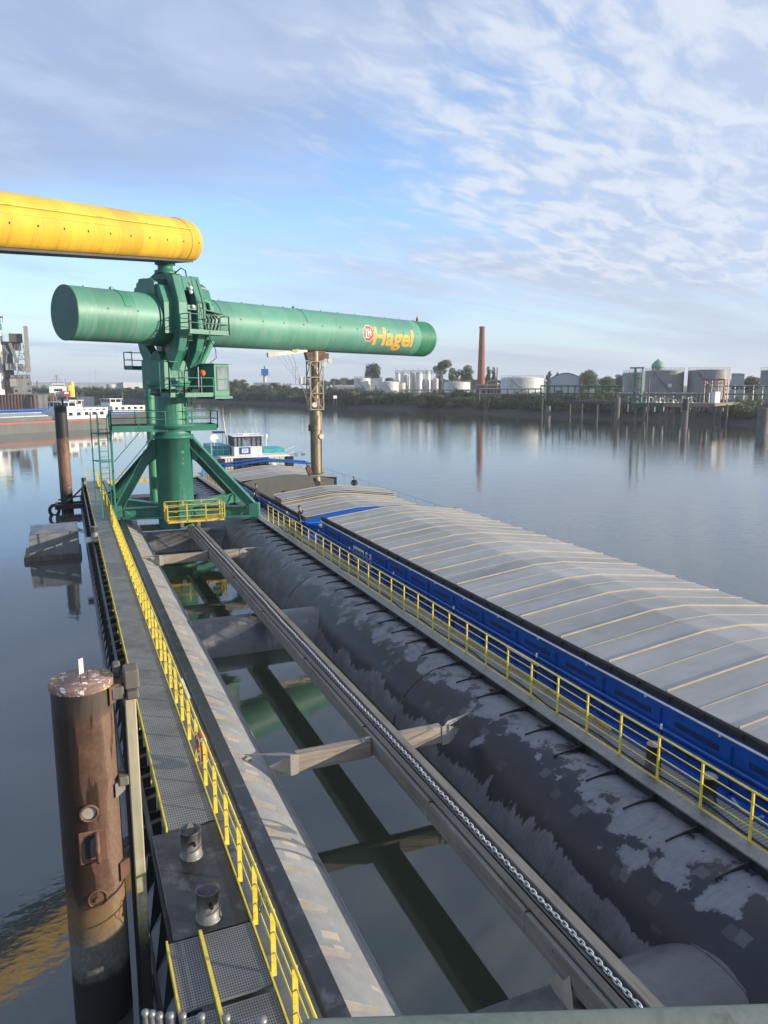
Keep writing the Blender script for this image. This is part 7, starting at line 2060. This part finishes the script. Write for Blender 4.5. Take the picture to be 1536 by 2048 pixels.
def moored_barge(label, sx, sy, dirv, L_, W2, zdeck, hullm, strake, coverm, house_m, extra=None):
    """stern at (sx, sy) on the water, dirv points to the bow"""
    d = Vector((*dirv, 0)).normalized(); n_ = Vector((-d.y, d.x, 0)); o0 = Vector((sx, sy, 0))
    t = thing('moored_barge', label, 'barge', (sx, sy, 0))
    def P(a, b_, z): return o0 + d * a + n_ * b_ + Vector((0, 0, z))
    ol = [(0, -W2 * .25), (2.5, -W2 * .5), (L_ - 9, -W2 * .5), (L_, 0), (L_ - 9, W2 * .5), (2.5, W2 * .5), (0, W2 * .25)]
    k = len(ol)
    hb = MB(); sl = [P(a + (1.5 if a < 1 else 0), b_ * .97, -.5) for a, b_ in ol]; tp_ = [P(a, b_, zdeck) for a, b_ in ol]
    hb.add(sl + tp_, [(i, (i + 1) % k, k + (i + 1) % k, k + i) for i in range(k)] + [tuple(range(k, 2 * k))]); hb.build('hull', hullm, t)
    if strake:
        sm = MB()
        for b_, s in ((W2 * .5, 1), (-W2 * .5, -1)): sm.obox(P(L_ / 2 - 2, b_ + s * .05, zdeck - .3), d * (L_ / 2 - 7), n_ * .06, (0, 0, .2))
        sm.build('strake', strake, t)
    cm = MB(); cm.obox(P(L_ / 2 + 3, 0, zdeck + .45), d * (L_ / 2 - 14), n_ * (W2 * .5 - .9), (0, 0, .45)); cm.build('coaming', hullm, t)
    a = 18.0
    while a + 5.5 < L_ - 10:
        w = W2 * .5 - .8
        m_ = MB(); m_.prism([P(a, -w, zdeck + .91), P(a, w, zdeck + .91), P(a, w, zdeck + 1.1), P(a, w * .4, zdeck + 1.45), P(a, -w * .4, zdeck + 1.45), P(a, -w, zdeck + 1.1)], d * 5.4); m_.build('hatch_cover', coverm, t); a += 5.5
    hm = MB(); hm.obox(P(8, 0, zdeck + .9), d * 5.5, n_ * (W2 * .5 - .9), (0, 0, .9)); dh_ = hm.build('deckhouse', house_m, t)
    wm = MB()
    for s in (-1, 1):
        for i in range(5): wm.obox(P(3.8 + 2.1 * i, s * (W2 * .5 - .89), zdeck + 1.15), d * .5, n_ * .03, (0, 0, .35))
    for b_ in (-2, 0, 2): wm.obox(P(2.48, b_, zdeck + 1.15), n_ * .5, d * .03, (0, 0, .35))
    wm.build('window', M['glass'], dh_)
    wh2 = MB(); wh2.obox(P(11, 0, zdeck + 2.3), d * 1.9, n_ * 2.2, (0, 0, .5)); who2 = wh2.build('wheelhouse', M['white'], t)
    wb_ = MB(); wb_.obox(P(11, 0, zdeck + 3.25), d * 1.8, n_ * 2.1, (0, 0, .449)); wb_.build('window_band', M['glass'], who2)
    wf = MB()
    for s in (-1, 1):
        for b_ in (-2.1, -.7, .7, 2.1): wf.obox(P(11 + s * 1.82, b_, zdeck + 3.25), d * .05, n_ * .10, (0, 0, .445))
        for a_ in (-1.8, 0, 1.8): wf.obox(P(11 + a_, s * 2.12, zdeck + 3.25), d * .10, n_ * .05, (0, 0, .445))
    wf.build('window_post', M['white'], who2)
    wr_ = MB(); wr_.obox(P(11, 0, zdeck + 3.78), d * 2.2, n_ * 2.5, (0, 0, .07)); wr_.build('roof', M['white'], who2)
    mm = MB(); mm.tube(P(7, 0, zdeck + 1.8), P(7, 0, zdeck + 6), .07, 5); mm.tube(P(7, -.8, zdeck + 5.2), P(7, .8, zdeck + 5.2), .05, 5); mm.tube(P(14, 1, zdeck + 1.8), P(14, 1, zdeck + 4.6), .05, 5); mm.tube(P(1, 1.5, zdeck), P(1, 1.5, zdeck + 2.4), .05, 5)
    mm.build('mast', M['steel'], t)
    rl_ = MB()
    for s in (-1, 1): rl_.tube(P(2, s * W2 * .47, zdeck + .9), P(16, s * W2 * .47, zdeck + .9), .04, 4); [rl_.tube(P(2 + 2 * i, s * W2 * .47, zdeck), P(2 + 2 * i, s * W2 * .47, zdeck + .9), .035, 4) for i in range(8)]
    rl_.build('guard_rail', M['steel'], t)
    if extra: extra(P, t, zdeck)
    return t
M['cover_tin'] = plain('pale_hatch_sheet', (0.40, 0.42, 0.44), (0.32, 0.34, 0.36), .2, .45, .2)
dA = (-21.5, -15.6)
def exA(P, t, z):
    m_ = MB(); m_.tube(P(20, 4.2, z + 1.7), P(88, 4.2, z + 1.7), .32, 8); m_.build('blue_crane_jib', M['blue'], t)
    m_ = MB(); m_.obox(P(3, 0, z + .02), Vector((1, 0, 0)), Vector((0, 1, 0)), (0, 0, .02)); m_.build('bow_plate', M['black'], t)
moored_barge('nearest moored grey barge with a red strake and white deckhouse', 8.6, 196.5, dA, 96, 10.5, 2.45, M['grey_hull'], M['red'], M['cover_tin'], M['white'], None)
moored_barge('moored barge with blue hull behind the red striped one', 10.5, 224, dA, 96, 10, 2.3, M['blue'], None, M['cover_tin'], M['white'], exA)
moored_barge('outermost moored dark hulled barge with white house at its stern', 22.0, 240, (-1, -.62), 90, 10, 2.3, M['dark_tower'], M['blue'], M['cover_tin'], M['white'], None)
bpy.context.view_layer.update()

# ================================================================ AIR
def build_haze():
    t = bpy.data.materials.new('haze'); t.use_nodes = True
    N, L = t.node_tree.nodes, t.node_tree.links
    N.clear()
    out = N.new('ShaderNodeOutputMaterial'); v = N.new('ShaderNodeVolumePrincipled')
    v.inputs['Color'].default_value = (0.90, 0.94, 1.0, 1); v.inputs['Density'].default_value = 0.00024
    v.inputs['Anisotropy'].default_value = 0.2
    L.new(v.outputs[0], out.inputs['Volume'])
    o = MB().box(-1600, 3600, -400, 5200, -3.0, 62.0).build('haze', t)
    o['kind'] = 'stuff'; o['label'] = 'thin morning haze over the river'; o['category'] = 'haze'
    o.display_type = 'WIRE'
build_haze()

# ================================================================ LABELS FOR THINGS THAT COME IN ROWS
ORD = ['first', 'second', 'third', 'fourth', 'fifth', 'sixth', 'seventh', 'eighth', 'ninth', 'tenth', 'eleventh', 'twelfth', 'thirteenth', 'fourteenth', 'fifteenth', 'sixteenth']
def photo_x(o):
    v = o.matrix_world.translation - Vector((0, 0, CAM_H))
    return 768 + 1510 * v.dot(_rt) / v.dot(_fw)
bpy.context.view_layer.update()
def relabel(group, regions, text, ordinal=True):
    obs = sorted([o for o in COL.objects if o.parent is None and o.get('group') == group], key=photo_x)
    rows = {}
    for o in obs:
        x = photo_x(o)
        rows.setdefault(next(r for lim, r in regions if x < lim), []).append(o)
    for r, lst in rows.items():
        for i, o in enumerate(lst):
            if ordinal and len(lst) <= 16:
                o['label'] = text.format(n=ORD[i] + ' from the left', r=r) if len(lst) > 1 else text.format(n='only one', r=r)
            else:
                o['label'] = text.format(n='', r=r).replace('  ', ' ').strip(); o['group'] = group + ' ' + r
relabel('trees of the far wooded skyline', [(690, 'above the beige roofed shed'), (740, 'above the tall white tanks'), (815, 'left of the upright silos'), (875, 'right of the upright silos'), (955, 'left of the chimney'), (1095, 'above the widest white tank'), (1180, 'around the arched shed'), (1300, 'left of the grey tanks'), (9999, 'among the grey tanks')], 'distant skyline tree {r}, {n}')
relabel('trees on the far left shore', [(490, 'right beside the crane cab'), (548, 'near the water tower'), (600, 'before the brown works'), (9999, 'behind the loading pipe')], 'far shore tree {r}, {n}')
relabel('trees in front of the long warehouse', [(140, 'near the white coaster'), (215, 'below the long warehouse'), (300, 'below the white box building'), (390, 'behind the crane column'), (9999, 'under the crane cab')], 'tree on the opposite shore {r}, {n}')
relabel('row of small white silos by the shed', [(9999, 'in the low row beside the loading pipe')], 'small pale silo {r}, {n}')
relabel('three white silos by the loading pipe', [(9999, 'in the tight trio left of the loading pipe')], 'white silo {r}, {n}')
relabel('small silvery silos on the far shore', [(9999, 'beside the brown works')], 'small silvery silo {r}, {n}')
relabel('posts of the old landing stage', [(9999, 'of the old landing stage')], 'thin dark post {r}, {n}')
relabel('fittings on the jetty deck', [(9999, 'on the jetty deck between portal and red frame')], 'pipe fitting {r}, {n}')
relabel('galvanised stubs at the bottom edge', [(9999, 'at the bottom edge of the view')], 'galvanised tube stub {r}, {n}')
relabel('shrubs along the far bank', [(300, 'left of the crane column'), (470, 'behind the crane'), (640, 'left of the loading pipe'), (810, 'below the white tanks'), (950, 'below the upright silos and short wide tank'), (1100, 'below the chimney and widest tank'), (1250, 'left of the jetty'), (1420, 'behind the jetty'), (9999, 'right of the jetty')], 'dense green shrub in the bank hedge {r}', False)
for o in COL.objects:
    if o.parent is None and o.get('label') == 'quay ground': o['label'] = 'concrete quay ground at the left'
